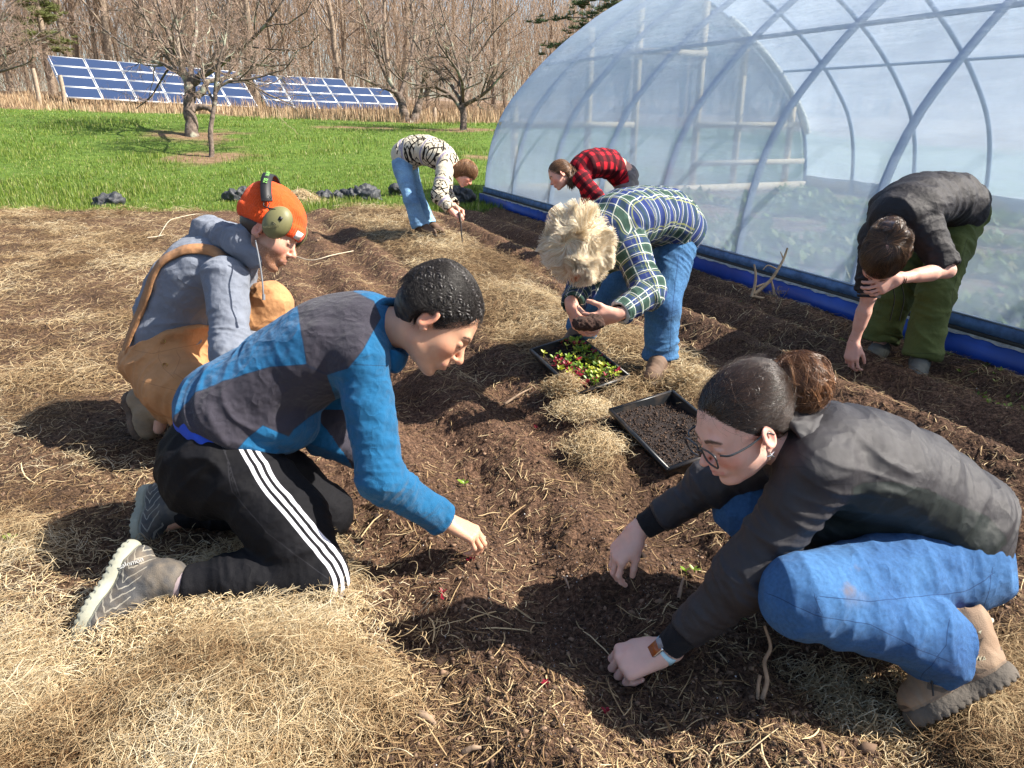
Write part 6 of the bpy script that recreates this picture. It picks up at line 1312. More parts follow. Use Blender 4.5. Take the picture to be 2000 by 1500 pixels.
for q in range(620):
    ax_ = nrm(rng.normal(0, 1, 3) + hf * 1.2); b1 = nrm(np.cross(ax_, rng.normal(0, 1, 3))); b2 = np.cross(ax_, b1); rr_ = .050 + .026 * rng.random(); a0 = rng.random() * 6.28; al_ = 2.0 + 2.5 * rng.random(); t = np.linspace(0, 1, S_); off = ax_ * rng.normal(0, .012)
    base = bunc + off + np.outer(np.cos(a0 + al_ * t), b1) * rr_ + np.outer(np.sin(a0 + al_ * t), b2) * rr_ * .9
    for w_ in range(5): strs.append(base + rng.normal(0, .0025, 3) + np.outer(np.sin(t * 3 + w_), rng.normal(0, .002, 3)))
strand_obj('bun_strands', np.array(strs), .00055, m_bun, bun, rng)
m_scr2 = fabric('plum_scrunchie', (0.07, 0.02, 0.045), .8, 400, .5)
tc = tie; tx = nrm(bunc - hp(-.06, .06)); t1 = nrm(np.cross(tx, hl)); t2 = np.cross(tx, t1)
V = []; 
for i in range(36):
    a = i / 36 * 6.283
    for j in range(10):
        b = j / 10 * 6.283; r_ = .010 + .003 * math.sin(a * 11); c_ = tc + (t1 * math.cos(a) + t2 * math.sin(a)) * (.030 + r_ * math.cos(b)) + tx * r_ * math.sin(b); V.append(c_)
F = [[i * 10 + j, ((i + 1) % 36) * 10 + j, ((i + 1) % 36) * 10 + (j + 1) % 10, i * 10 + (j + 1) % 10] for i in range(36) for j in range(10)]; mesh_np('scrunchie', np.array(V), F, m_scr2, pc)
# ------------------------------------------------------------------ the four people standing and bending
def plaid_mat(name, base, bands, su=1.0, rough=.9, blend='paint'):
    """bands: (axis, period, offset, half width, colour, strength) painted over the base in cloth coordinates"""
    m, n, p = newmat(name); u, v = attr(n, 'pu'), attr(n, 'pv'); c = None; wn = math_(n, 'MULTIPLY', math_(n, 'SUBTRACT', noise(n, 9, 2), .5), .004); u = math_(n, 'ADD', u, wn); v = math_(n, 'ADD', v, wn)
    cc = mixc(n, 0.0, base, base)
    for ax, per, off, hw_, col, st in bands:
        q = v if ax else u; f = math_(n, 'PINGPONG', math_(n, 'ADD', q, off + 50 * per), per / 2); k = math_(n, 'LESS_THAN', f, hw_); cc = mixc(n, math_(n, 'MULTIPLY', k, st), cc, col)
    n.links.new(cc, p.inputs['Base Color']); p.inputs['Roughness'].default_value = rough; p.inputs['Specular IOR Level'].default_value = .25
    bump(n, p, math_(n, 'ADD', noise(n, 16, 4), math_(n, 'MULTIPLY', noise(n, 600, 2), .2)), .3, .012); return m
def top_coords(J, w=.16):
    sh = J['shL'] - J['shR']; bones = [(J['spine'][i], J['spine'][i + 1], .12, sh, 'flat') for i in range(len(J['spine']) - 1)]; cum = [0]
    for i in range(len(J['spine']) - 1): cum.append(cum[-1] + float(np.linalg.norm(J['spine'][i + 1] - J['spine'][i])))
    nb_ = len(bones)
    for s in 'RL': bones += [(J['sh' + s], J['el' + s], .055, cF, 'round'), (J['el' + s], J['wr' + s], .05, cF, 'round')]
    def g(V, N):
        i, a, b = bonecoord(V, bones); off = np.array(cum[:nb_] + [0, .28, 0, .28]); return {'pu': a + off[i], 'pv': b}
    return g
def dress(root, J, top, bottom, m_top, m_bot, tp, waist, h, slv=(.93, .93), rs=(.07, .06, .048), legr=(.105, .078, .075), seed=0, foldt=.014, foldb=.012, hem=None, tattr=None, battr=None, pel=(.155, .12, .12), leglen=(.93, .93), tinf=.016, t1=.95, cuffed=True, flare=1.0):
    ops = [G(torso_ops(J, tinf, .0, t1, 1, tp, n=10) + ([I(plane(*waist), .006)] if waist else []), 0), U(rc(J['shR'], J['shL'], rs[0] * .95, rs[0] * .95), .05)]
    for s, k in zip('RL', slv):
        e, w_ = J['el' + s], J['wr' + s]
        if k > 0: ops.append(G([U(rc(J['sh' + s], e, rs[0], rs[1])), U(rc(e, e + (w_ - e) * k, rs[1], rs[2], True), .03), Sb(rc(e + (w_ - e) * (k - .1), e + (w_ - e) * (k + .05), rs[2] * .75, rs[2] * .8), .004)], .035))
        else: ops.append(G([U(rc(J['sh' + s], J['sh' + s] + (e - J['sh' + s]) * (1 + k), rs[0], rs[1] * 1.02, True)), Sb(rc(J['sh' + s] + (e - J['sh' + s]) * (.9 + k), J['sh' + s] + (e - J['sh' + s]) * (1.03 + k), rs[1] * .8, rs[1] * .84), .004)], .035))
    cloth(top, root, ops, m_top, h, [(J['spine'][0], J['spine'][2], foldt, 10, 4, .4), (J['spine'][2], J['spine'][4], foldt * .6, 8, 4, .3)] + limbs_bones(J, (foldt, foldt)), seed, 2, .02, tattr, bbox_of(*J['spine'], *[J[k] for k in ('shR', 'shL', 'elR', 'elL', 'wrR', 'wrL')], r=.2))
    pc_ = J['spine'][0]; hs_ = nrm(J['hipL'] - J['hipR']); up_ = nrm(J['spine'][1] - pc_); up_ = nrm(up_ - hs_ * (up_ @ hs_)); ops = [U(el(pc_, (pel[0], pel[1], pel[2]), [hs_, np.cross(hs_, up_), up_]))]
    for s, k in zip('RL', leglen):
        a, kn, hp_ = J['an' + s], J['kn' + s], J['hip' + s]; ops.append(G([U(rc(hp_, kn, legr[0], legr[1])), U(rc(kn, kn + (a - kn) * k, legr[1], legr[2] * flare, True), .03), Sb(rc(kn + (a - kn) * (k - .06), kn + (a - kn) * (k + .04), legr[2] * flare * .82, legr[2] * flare * .86), .004)], .05))
    return cloth(bottom, root, ops, m_bot, h, leg_bones(J, foldb, 11), seed + 1, 2, .02, battr, bbox_of(*[J[k + s] for k in ('hip', 'kn', 'an') for s in 'RL'], pc_, r=.22))
# --- fair curly haired person in the green and blue plaid shirt
J = dict(hipL=W(1322, 470, 3.62), hipR=W(1275, 462, 3.82), knL=W(1295, 600, 3.52), knR=W(1160, 585, 3.80), anL=W(1288, 725, 3.62), anR=W(1135, 672, 4.02), toeL=W(1272, 752, 3.48), toeR=W(1112, 690, 3.92),
         shL=W(1232, 490, 3.18), shR=W(1175, 500, 3.42), elL=W(1268, 570, 3.10), elR=W(1135, 560, 3.42), wrL=W(1205, 614, 2.98), wrR=W(1117, 598, 3.16),
         spine=[W(1312, 445, 3.68), W(1300, 425, 3.58), W(1262, 420, 3.46), W(1215, 432, 3.32), W(1172, 458, 3.22)])
lens(J, 'D'); ground_toes(J)
m_skinD = skin_mat('skin_ruddy', (0.62, 0.35, 0.26), .6)
pd = empty('person', [J['anL'][0], J['anL'][1], 0.0], 'bending person with fluffy pale blond hair, green and blue plaid shirt and jeans, cupping soil', 'person')
hd = head_ops(W(1130, 496, 3.10), cv(-.25, -.88, -.10), cv(-.30, .30, -.88), 1.0)
h1 = hand_ops(J['wrL'], cv(-.93, -.30, .05), cv(-.1, -.7, -.55), cv(-.1, .6, -.3), curl=((35, 35, 20),) * 4, thumb=(45, 20, 15), sc=1.05); h2 = hand_ops(J['wrR'], cv(.22, -.90, -.1), cv(-.8, -.3, -.4), cv(.2, .3, -.9), curl=((40, 40, 25),) * 4, thumb=(40, 20, 15), sc=1.05)
body(pd, J, m_skinD, .0045, hd, [h1, h2])
hp, (hf, hu, hl) = hd[1], hd[2]
gn, nv, wh = (0.035, 0.085, 0.06), (0.02, 0.035, 0.16), (0.62, 0.64, 0.58)
m_plD = plaid_mat('green_navy_plaid', (0.055, 0.11, 0.085), [(0, .085, 0, .017, nv, .75), (1, .085, 0, .017, nv, .75), (0, .085, .042, .010, (0.02, 0.045, 0.035), .6), (1, .085, .042, .010, (0.02, 0.045, 0.035), .6), (0, .0425, .0212, .0017, wh, .75), (1, .0425, .0212, .0017, wh, .75), (0, .085, 0.012, .002, (0.3, 0.32, 0.1), .6), (1, .085, 0.012, .002, (0.3, .32, .1), .6)])
m_jnD = denim('washed_blue_denim', (0.055, 0.155, 0.31), .9)
tp = ([.165, .160, .150, .170, .158, .09], [.125, .120, .115, .125, .115, .075])
def at_d(V, N):
    x, y = px_of(V); mud = sstep(26, 8, np.hypot((x - 1278), (y - 625) * .6)) * 1.5; return {'seam': np.where(N @ cF < .2, sgnmin(line_sd(x, y, [(1325, 500), (1312, 600), (1305, 740)]), line_sd(x, y, [(1290, 480), (1335, 470)])), 9), 'mud': mud}
dress(pd, J, 'plaid_shirt', 'jeans', m_plD, m_jnD, tp, (W(1338, 452, 3.7), cv(.80, -.30, .5)), .0055, rs=(.078, .066, .050), legr=(.102, .080, .080), seed=31, foldt=.018, foldb=.014, tattr=top_coords(J), battr=at_d, leglen=(.98, .98), pel=(.160, .125, .125))
m_bootD = simple('worn_brown_shoe', (0.14, 0.085, 0.055), .8, .3, 14)
ground_shoes(pd, J, m_bootD, m_soleC, .006)
m_bk = simple('black_strap', (0.008, 0.008, 0.008), .95, spec=.05); d_ = nrm(J['wrL'] - J['elL']); mb = MB(); mb.tube([J['wrL'] - d_ * .03, J['wrL'] - d_ * .012], .0335, 16); mb.build('watch_band', m_bk, pd, True)
# hair
A3_ = [hf, hl, hu]; hc_ = hp(-.02, .035); capo = [U(el(hp(-.025, .040), (.115, .100, .100), A3_)), Sb(el(hp(.10, -.04), (.07, .09, .09), A3_), .01)]
m_hairD = hair_mat('pale_blond_hair', [(0, (0.66, 0.50, 0.30)), (.5, (0.88, 0.76, 0.55)), (1, (0.97, 0.93, 0.82))], .5, .5)
hD = shell('hair', pd, capo, (hc_ - .22, hc_ + .22), .005, m_hairD, lambda V: .008 * fbm(V * 24, 3), .15)
rng = np.random.default_rng(14); n_ = 12000; sd = rng.normal(0, 1, (n_, 3)); sd /= np.linalg.norm(sd, axis=1, keepdims=True); sd = hc_ + sd * .105; k = ev_pts(capo, sd.astype(np.float32)); sd = sd[np.abs(k) < .03]
cl = rng.normal(0, 1, (len(sd), 3)); crown = hp(-.05, .13)
_fld = lambda P, o: np.stack([vnoise(P * 21 + o), vnoise(P * 21 + o + 31), vnoise(P * 21 + o + 67)], -1)
P0, g0 = proj(capo, sd, 1, .0); Pn = [P0]; dirr = nrm(hf * .7 - hu * .2)
for i in range(9):
    p_ = Pn[-1]; away = p_ - crown; away /= np.linalg.norm(away, axis=1, keepdims=True); v = .5 * g0 + .75 * away + 2.1 * _fld(p_, 3.0) + .13 * cl; v /= np.linalg.norm(v, axis=1, keepdims=True); Pn.append(p_ + v * .0100)
strand_obj('hair_strands', np.stack(Pn, 1), .0009, m_hairD, hD, rng, .5)
# soil in the cupped hands
soilh = W(1150, 634, 2.95); V, F = sdf_mesh([U(el(soilh, (.062, .040, .026), [cR, cF, cU])), U(el(soilh + cR * .03 + cU * .02, (.03, .03, .02)), .02), U(el(soilh - cR * .035 + cU * .004, (.028, .03, .022)), .02)], soilh - .14, soilh + .14, .004); N = vnormals(V, F); V = V + N * (.010 * fbm(V * 45, 3) + .004 * fbm(V * 150, 2))[:, None]
m_sc = simple('dark_soil_clump', (0.045, 0.022, 0.015), 1, .6, 90, 200, .8); tag(mesh_np('soil_clump', V, F, m_sc), 'crumbling clump of dark rooty soil cupped in the blond person\'s hands', 'soil')

# --- person in the black shirt and green trousers beside the tunnel
J = dict(hipL=W(1868, 452, 3.92), hipR=W(1815, 440, 4.10), knL=W(1828, 572, 3.84), knR=W(1748, 578, 4.06), anL=W(1800, 688, 3.90), anR=W(1722, 660, 4.14), toeL=W(1795, 718, 3.80), toeR=W(1700, 688, 4.02),
         shL=W(1812, 458, 3.55), shR=W(1712, 462, 3.72), elL=W(1850, 528, 3.52), wrL=W(1752, 545, 3.42), elR=W(1697, 578, 3.76), wrR=W(1668, 668, 3.86),
         spine=[W(1868, 412, 3.98), W(1858, 392, 3.92), W(1822, 388, 3.80), W(1780, 402, 3.68), W(1745, 430, 3.56)])
lens(J, 'E'); ground_toes(J)
m_skinE = skin_mat('skin_pink', (0.66, 0.38, 0.30), .5)
pe = empty('person', [J['anL'][0], J['anL'][1], 0.0], 'bending person in black shirt and olive green trousers reaching to the soil by the greenhouse', 'person')
hd = head_ops(W(1724, 506, 3.42), cv(-.30, -.92, .10), cv(-.35, .22, -.90), 1.1)
h1 = hand_ops(J['wrL'], cv(-.88, -.42, -.1), cv(.0, -.3, -.9), cv(-.2, .7, -.3), curl=((30, 45, 30),) * 4, thumb=(40, 20, 15)); h2 = hand_ops(J['wrR'], cv(-.20, -.97, 0), cv(-.75, .2, -.6), cv(.85, -.2, -.3), curl=((28, 40, 26), (30, 42, 28), (34, 46, 30), (38, 50, 30)), thumb=(34, 22, 18), spread=5)
body(pe, J, m_skinE, .005, hd, [h1, h2])
hp, (hf, hu, hl) = hd[1], hd[2]
m_blks = fabric('black_cotton', (0.018, 0.016, 0.019), .6, 700, .3, .2, 10, .0, spec=.3)
m_olv = fabric('olive_twill', (0.085, 0.105, 0.032), .85, 700, .3, .15, 10, .1, (), seamf((0.04, 0.05, 0.02), 1.2, .7), .2)
tp = ([.168, .165, .158, .172, .165, .09], [.130, .125, .120, .128, .120, .08])
def at_e(V, N):
    x, y = px_of(V); return {'seam': np.where(N @ cF < .3, sgnmin(line_sd(x, y, [(1862, 435), (1885, 440), (1915, 415)]), line_sd(x, y, [(1885, 470), (1860, 570), (1845, 695)]), line_sd(x, y, [(1780, 690), (1840, 690)])), 9)}
dress(pe, J, 'black_shirt', 'trousers', m_blks, m_olv, tp, (W(1874, 408, 4.0), cv(.86, -.40, .3)), .006, slv=(-.08, -.06), rs=(.080, .066, .05), legr=(.108, .086, .092), seed=41, foldt=.018, foldb=.018, battr=at_e, leglen=(1.06, 1.06), pel=(.165, .13, .13))
for q in range(3): e, w_ = J['shR'], J['elR']; u_ = nrm(w_ - e); c_ = w_ - u_ * (.045 - .02 * q); mb = MB(); mb.tube([c_, c_ + u_ * .014], [.064 - .003 * q, .061 - .003 * q], 16); mb.build('rolled_cuff', m_blks, pe, True)
m_shE = simple('grey_canvas_shoe', (0.10, 0.10, 0.085), .8, .2, 15)
ground_shoes(pe, J, m_shE, m_shE, .006)
mb = MB(); d_ = nrm(J['wrL'] - J['elL']); c_ = J['wrL'] - d_ * .01
for o in (0, .012): mb.tube([c_ - d_ * o, c_ - d_ * (o + .006)], .031, 14)
for o in (-.03, .015): mb.tube(bez([c_ - cU * .03 + cR * o, c_ - cU * .10 + cR * (o + .01), c_ - cU * .20 + cR * (o - .012)], 5), .0025, 5)
mb.build('cord_bracelet', m_bk, pe, True)
d_ = nrm(J['wrR'] - J['elR']); m_bd = simple('beaded_bracelet', (0.45, 0.2, 0.1), .5); mb = MB(); c_ = J['wrR'] - d_ * .012; mb.tube([c_, c_ + d_ * .006], .0285, 14); mb.build('bracelet', m_bd, pe, True)
A3_ = [hf, hl, hu]; hc_ = hp(-.02, .04)
capo = [U(el(hp(-.018, .045), (.108, .088, .092), A3_)), U(el(hp(-.085, .03), (.055, .065, .06), A3_), .04), U(el(hp(-.06, -.05), (.08, .095, .07), A3_), .03), U(el(hp(-.10, .06), (.06, .075, .07), A3_), .03), U(rc(hp(-.06, .0), J['spine'][-1] + (hp(0, 0) - J['spine'][-1]) * .12, .070, .064), .03), Sb(el(hp(.105, -.035), (.065, .09, .085), A3_), .01)]
m_hairE = hair_mat('brown_wavy_hair', [(0, (0.022, 0.012, 0.008)), (.6, (0.065, 0.035, 0.02)), (1, (0.24, 0.13, 0.065))], .32, .7)
hE = shell('hair', pe, capo, (hc_ - .22, hc_ + .22), .005, m_hairE, lambda V: .010 * fbm(V * 26, 3), .2)
rng = np.random.default_rng(15); sd = rng.normal(0, 1, (12000, 3)); sd /= np.linalg.norm(sd, axis=1, keepdims=True); sd = hc_ + sd * .1; k = ev_pts(capo, sd.astype(np.float32)); sd = sd[np.abs(k) < .03]; crown = hp(-.03, .135)
def dirE(P): a = P - crown; a /= np.linalg.norm(a, axis=-1, keepdims=True) + 1e-6; return a + 1.6 * _fld(P, 8.) + .3 * hf
P_ = comb(capo, sd, dirE, .11, 11, rng, .004, .16, .016); strand_obj('hair_strands', P_, .0008, m_hairE, hE, rng, .4)

# --- red plaid shirt, grey trousers, far side of the bed
J = dict(hipL=W(1222, 368, 7.00), hipR=W(1226, 362, 7.22), knL=W(1218, 430, 6.95), knR=W(1232, 425, 7.25), anL=W(1222, 480, 7.05), anR=W(1238, 472, 7.35), toeL=W(1196, 492, 7.0), toeR=W(1214, 484, 7.3),
         shL=W(1136, 350, 6.62), shR=W(1138, 338, 6.95), elL=W(1168, 388, 6.60), elR=W(1150, 392, 6.95), wrL=W(1170, 432, 6.58), wrR=W(1148, 438, 6.85),
         spine=[W(1222, 345, 7.05), W(1208, 328, 7.0), W(1184, 318, 6.92), W(1156, 320, 6.84), W(1126, 332, 6.78)])
lens(J, 'F'); ground_toes(J)
m_skinF = skin_mat('skin_rosy', (0.68, 0.37, 0.28), .5)
pf = empty('person', [J['anL'][0], J['anL'][1], .1], 'bending person in a red and black checked shirt and grey trousers with a brown ponytail', 'person')
hd = head_ops(W(1094, 343, 6.72), cv(-.84, -.52, -.05), cv(-.52, .84, -.05), 1.0)
body(pf, J, m_skinF, .008, hd, [hand_ops(J['wrL'], cv(-.1, -1, 0), cv(-1, 0, 0), cv(0, 0, -1)), hand_ops(J['wrR'], cv(-.1, -1, 0), cv(-1, 0, 0), cv(0, 0, 1))])
hp, (hf, hu, hl) = hd[1], hd[2]
m_red = plaid_mat('red_black_check', (0.52, 0.012, 0.025), [(0, .075, 0, .0185, (0.10, 0.004, 0.010), 1), (1, .075, 0, .0185, (0.03, 0.004, 0.008), .8)])
m_gry = fabric('grey_twill', (0.19, 0.165, 0.16), .9, 500, .3)
tp = ([.160, .152, .145, .160, .150, .08], [.120, .115, .112, .120, .110, .065])
dress(pf, J, 'checked_shirt', 'trousers', m_red, m_gry, tp, (W(1213, 335, 7.05), cv(.93, .36, .0)), .009, slv=(.55, .4), rs=(.074, .064, .056), legr=(.100, .072, .070), seed=51, foldt=.018, foldb=.012, tattr=top_coords(J))
ground_shoes(pf, J, m_bootD, m_soleC, .01)
A3_ = [hf, hl, hu]; hc_ = hp(-.03, .03); tie = hp(-.12, .02)
capo = [U(el(hp(-.022, .048), (.104, .084, .090), A3_)), U(el(hp(-.06, .0), (.06, .07, .07), A3_), .03), Sb(el(hp(.095, -.014), (.070, .11, .085), A3_), .01), Sb(rc(hp(-.006, -.03, .06), hp(-.006, -.03, .12), .040, .042), .006), Sb(rc(hp(-.006, -.03, -.06), hp(-.006, -.03, -.12), .040, .042), .006)]
m_hairF = hair_mat('chestnut_hair', [(0, (0.05, 0.025, 0.013)), (.6, (0.14, 0.07, 0.035)), (1, (0.36, 0.2, 0.1))], .35, .6)
hF = shell('hair', pf, capo, (hc_ - .2, hc_ + .2), .007, m_hairF, lambda V: .003 * fbm(V * 50, 2), .3)
rng = np.random.default_rng(16); P0 = tie + rng.normal(0, .012, (500, 3)); tl = [P0]; d0 = nrm(cv(.25, -.9, -.3))
for i in range(9): tl.append(tl[-1] + (d0 + cR * (-.05 * i)) * .022 + rng.normal(0, .004, (500, 3)) + (tl[-1] - tl[-1].mean(0)) * (.12 if i < 4 else -.05))
strand_obj('ponytail', np.stack(tl, 1), .003, m_hairF, hF, rng, .5)
sd = rng.normal(0, 1, (2500, 3)); sd /= np.linalg.norm(sd, axis=1, keepdims=True); sd = hc_ + sd * .1; k = ev_pts(capo, sd.astype(np.float32)); sd = sd[np.abs(k) < .03]
P_ = comb(capo, sd, lambda P: (tie - P) / (np.linalg.norm(tie - P, axis=-1, keepdims=True) + .01), .09, 6, rng, .004, .15, .003); strand_obj('hair_strands', P_, .0016, m_hairF, hF, rng)

# --- patterned wool sweater, light jeans, at the left of the row
J = dict(hipR=W(785, 322, 7.55), hipL=W(795, 314, 7.78), knR=W(803, 392, 7.45), knL=W(816, 388, 7.72), anR=W(822, 462, 7.55), anL=W(838, 457, 7.75), toeR=W(846, 480, 7.5), toeL=W(862, 474, 7.7),
         shR=W(868, 336, 7.22), shL=W(872, 322, 7.55), elR=W(858, 382, 7.14), elL=W(868, 375, 7.50), wrR=W(884, 414, 7.12), wrL=W(890, 405, 7.30),
         spine=[W(792, 308, 7.66), W(803, 296, 7.6), W(828, 292, 7.52), W(856, 302, 7.45), W(882, 322, 7.38)])
lens(J, 'G'); ground_toes(J)
pg = empty('person', [J['anR'][0], J['anR'][1], .1], 'bending person in cream and black patterned sweater and light blue jeans holding a tool', 'person')
hd = head_ops(W(908, 340, 7.30), cv(.66, -.75, 0), cv(.75, .66, 0), 1.0)
h1 = hand_ops(J['wrR'], cv(.85, -.5, 0), cv(.3, .4, -.8), cv(.3, .8, .2), curl=((50, 60, 40),) * 4); h2 = hand_ops(J['wrL'], cv(.85, -.45, -.2), cv(.4, .8, .1), cv(.3, .3, -.9), curl=((50, 60, 40),) * 4)
body(pg, J, m_skinF, .008, hd, [h1, h2])
hp, (hf, hu, hl) = hd[1], hd[2]
m_sw, n, p = newmat('patterned_wool'); u, v = attr(n, 'pu'), attr(n, 'pv')
def pp(q, per, off=0.0): return math_(n, 'PINGPONG', math_(n, 'ADD', q, off + 40 * per), per / 2)
cream, blk_, lil = (0.62, 0.56, 0.44), (0.025, 0.022, 0.02), (0.36, 0.32, 0.42)
a_ = pp(u, .24, .05); b_ = pp(v, .20); dia = math_(n, 'ADD', math_(n, 'DIVIDE', a_, .12), math_(n, 'DIVIDE', b_, .10)); rng_ = math_(n, 'PINGPONG', math_(n, 'MULTIPLY', dia, 1.0), .22); k1 = math_(n, 'LESS_THAN', rng_, .06)
cr_ = math_(n, 'LESS_THAN', math_(n, 'ABSOLUTE', math_(n, 'SUBTRACT', math_(n, 'DIVIDE', a_, .12), math_(n, 'DIVIDE', b_, .10))), .10); k2 = math_(n, 'MAXIMUM', k1, cr_)
band_ = math_(n, 'LESS_THAN', pp(u, .24, .12), .024); low_ = math_(n, 'LESS_THAN', u, .065)
cc = mixc(n, k2, cream, blk_); cc = mixc(n, band_, cc, cream); stripe_ = math_(n, 'LESS_THAN', pp(u, .24, .12), .010); cc = mixc(n, stripe_, cc, lil); cc = mixc(n, low_, cc, cream)
n.links.new(cc, p.inputs['Base Color']); p.inputs['Roughness'].default_value = 1; p.inputs['Specular IOR Level'].default_value = .1; bump(n, p, noise(n, 90, 3), .8, .02)
m_jnG = denim('light_blue_denim', (0.20, 0.36, 0.54), .0)
tp = ([.170, .170, .165, .170, .155, .09], [.130, .135, .130, .132, .118, .075])
dress(pg, J, 'wool_sweater', 'jeans', m_sw, m_jnG, tp, (W(776, 326, 7.6), cv(-.55, -.70, 0)), .009, slv=(.84, .84), rs=(.082, .076, .058), legr=(.100, .072, .078), seed=61, foldt=.014, foldb=.012, tattr=top_coords(J), battr=lambda V, N: {'seam': np.full(len(V), 9.), 'mud': np.zeros(len(V))}, leglen=(1.0, 1.0), pel=(.15, .12, .12), flare=1.2)
ground_shoes(pg, J, m_bootD, m_soleC, .01)
A3_ = [hf, hl, hu]; hc_ = hp(-.02, .03)
capo = [U(el(hp(-.018, .045), (.108, .088, .094), A3_)), U(el(hp(-.05, -.02), (.07, .080, .07), A3_), .03), Sb(el(hp(.100, -.035), (.062, .075, .085), A3_), .01)]
m_hairG = hair_mat('ginger_brown_hair', [(0, (0.10, 0.042, 0.02)), (.6, (0.26, 0.125, 0.055)), (1, (0.5, 0.3, 0.15))], .4, .5)
hG = shell('hair', pg, capo, (hc_ - .2, hc_ + .2), .007, m_hairG, lambda V: .006 * fbm(V * 30, 2), .3)
rng = np.random.default_rng(17); sd = rng.normal(0, 1, (2600, 3)); sd /= np.linalg.norm(sd, axis=1, keepdims=True); sd = hc_ + sd * .1; k = ev_pts(capo, sd.astype(np.float32)); sd = sd[np.abs(k) < .03]; crown = hp(-.04, .13)
P_ = comb(capo, sd, lambda P: (P - crown) / (np.linalg.norm(P - crown, axis=-1, keepdims=True) + .01) + cv(.2, -1) * .7, .13, 7, rng, .005, .25, .012); strand_obj('hair_strands', P_, .0020, m_hairG, hG, rng)
tl_ = empty('hand_weeder', W(903, 470, 7.1), 'dark pronged hand weeding tool held above the row by the person in the patterned sweater', 'hand tool')
mb = MB(); mb.tube([W(897, 414, 7.1), W(900, 434, 7.1)], .014, 8); mb.build('handle', simple('dark_wood', (0.05, 0.03, 0.02), .6), tl_, True)
mb = MB(); mb.tube([W(900, 434, 7.1), W(902, 462, 7.1), W(903, 474, 7.1)], [.008, .007, .004], 6); mb.build('blade', simple('dark_iron', (0.03, 0.025, 0.025), .5, metal=.5), tl_, True)
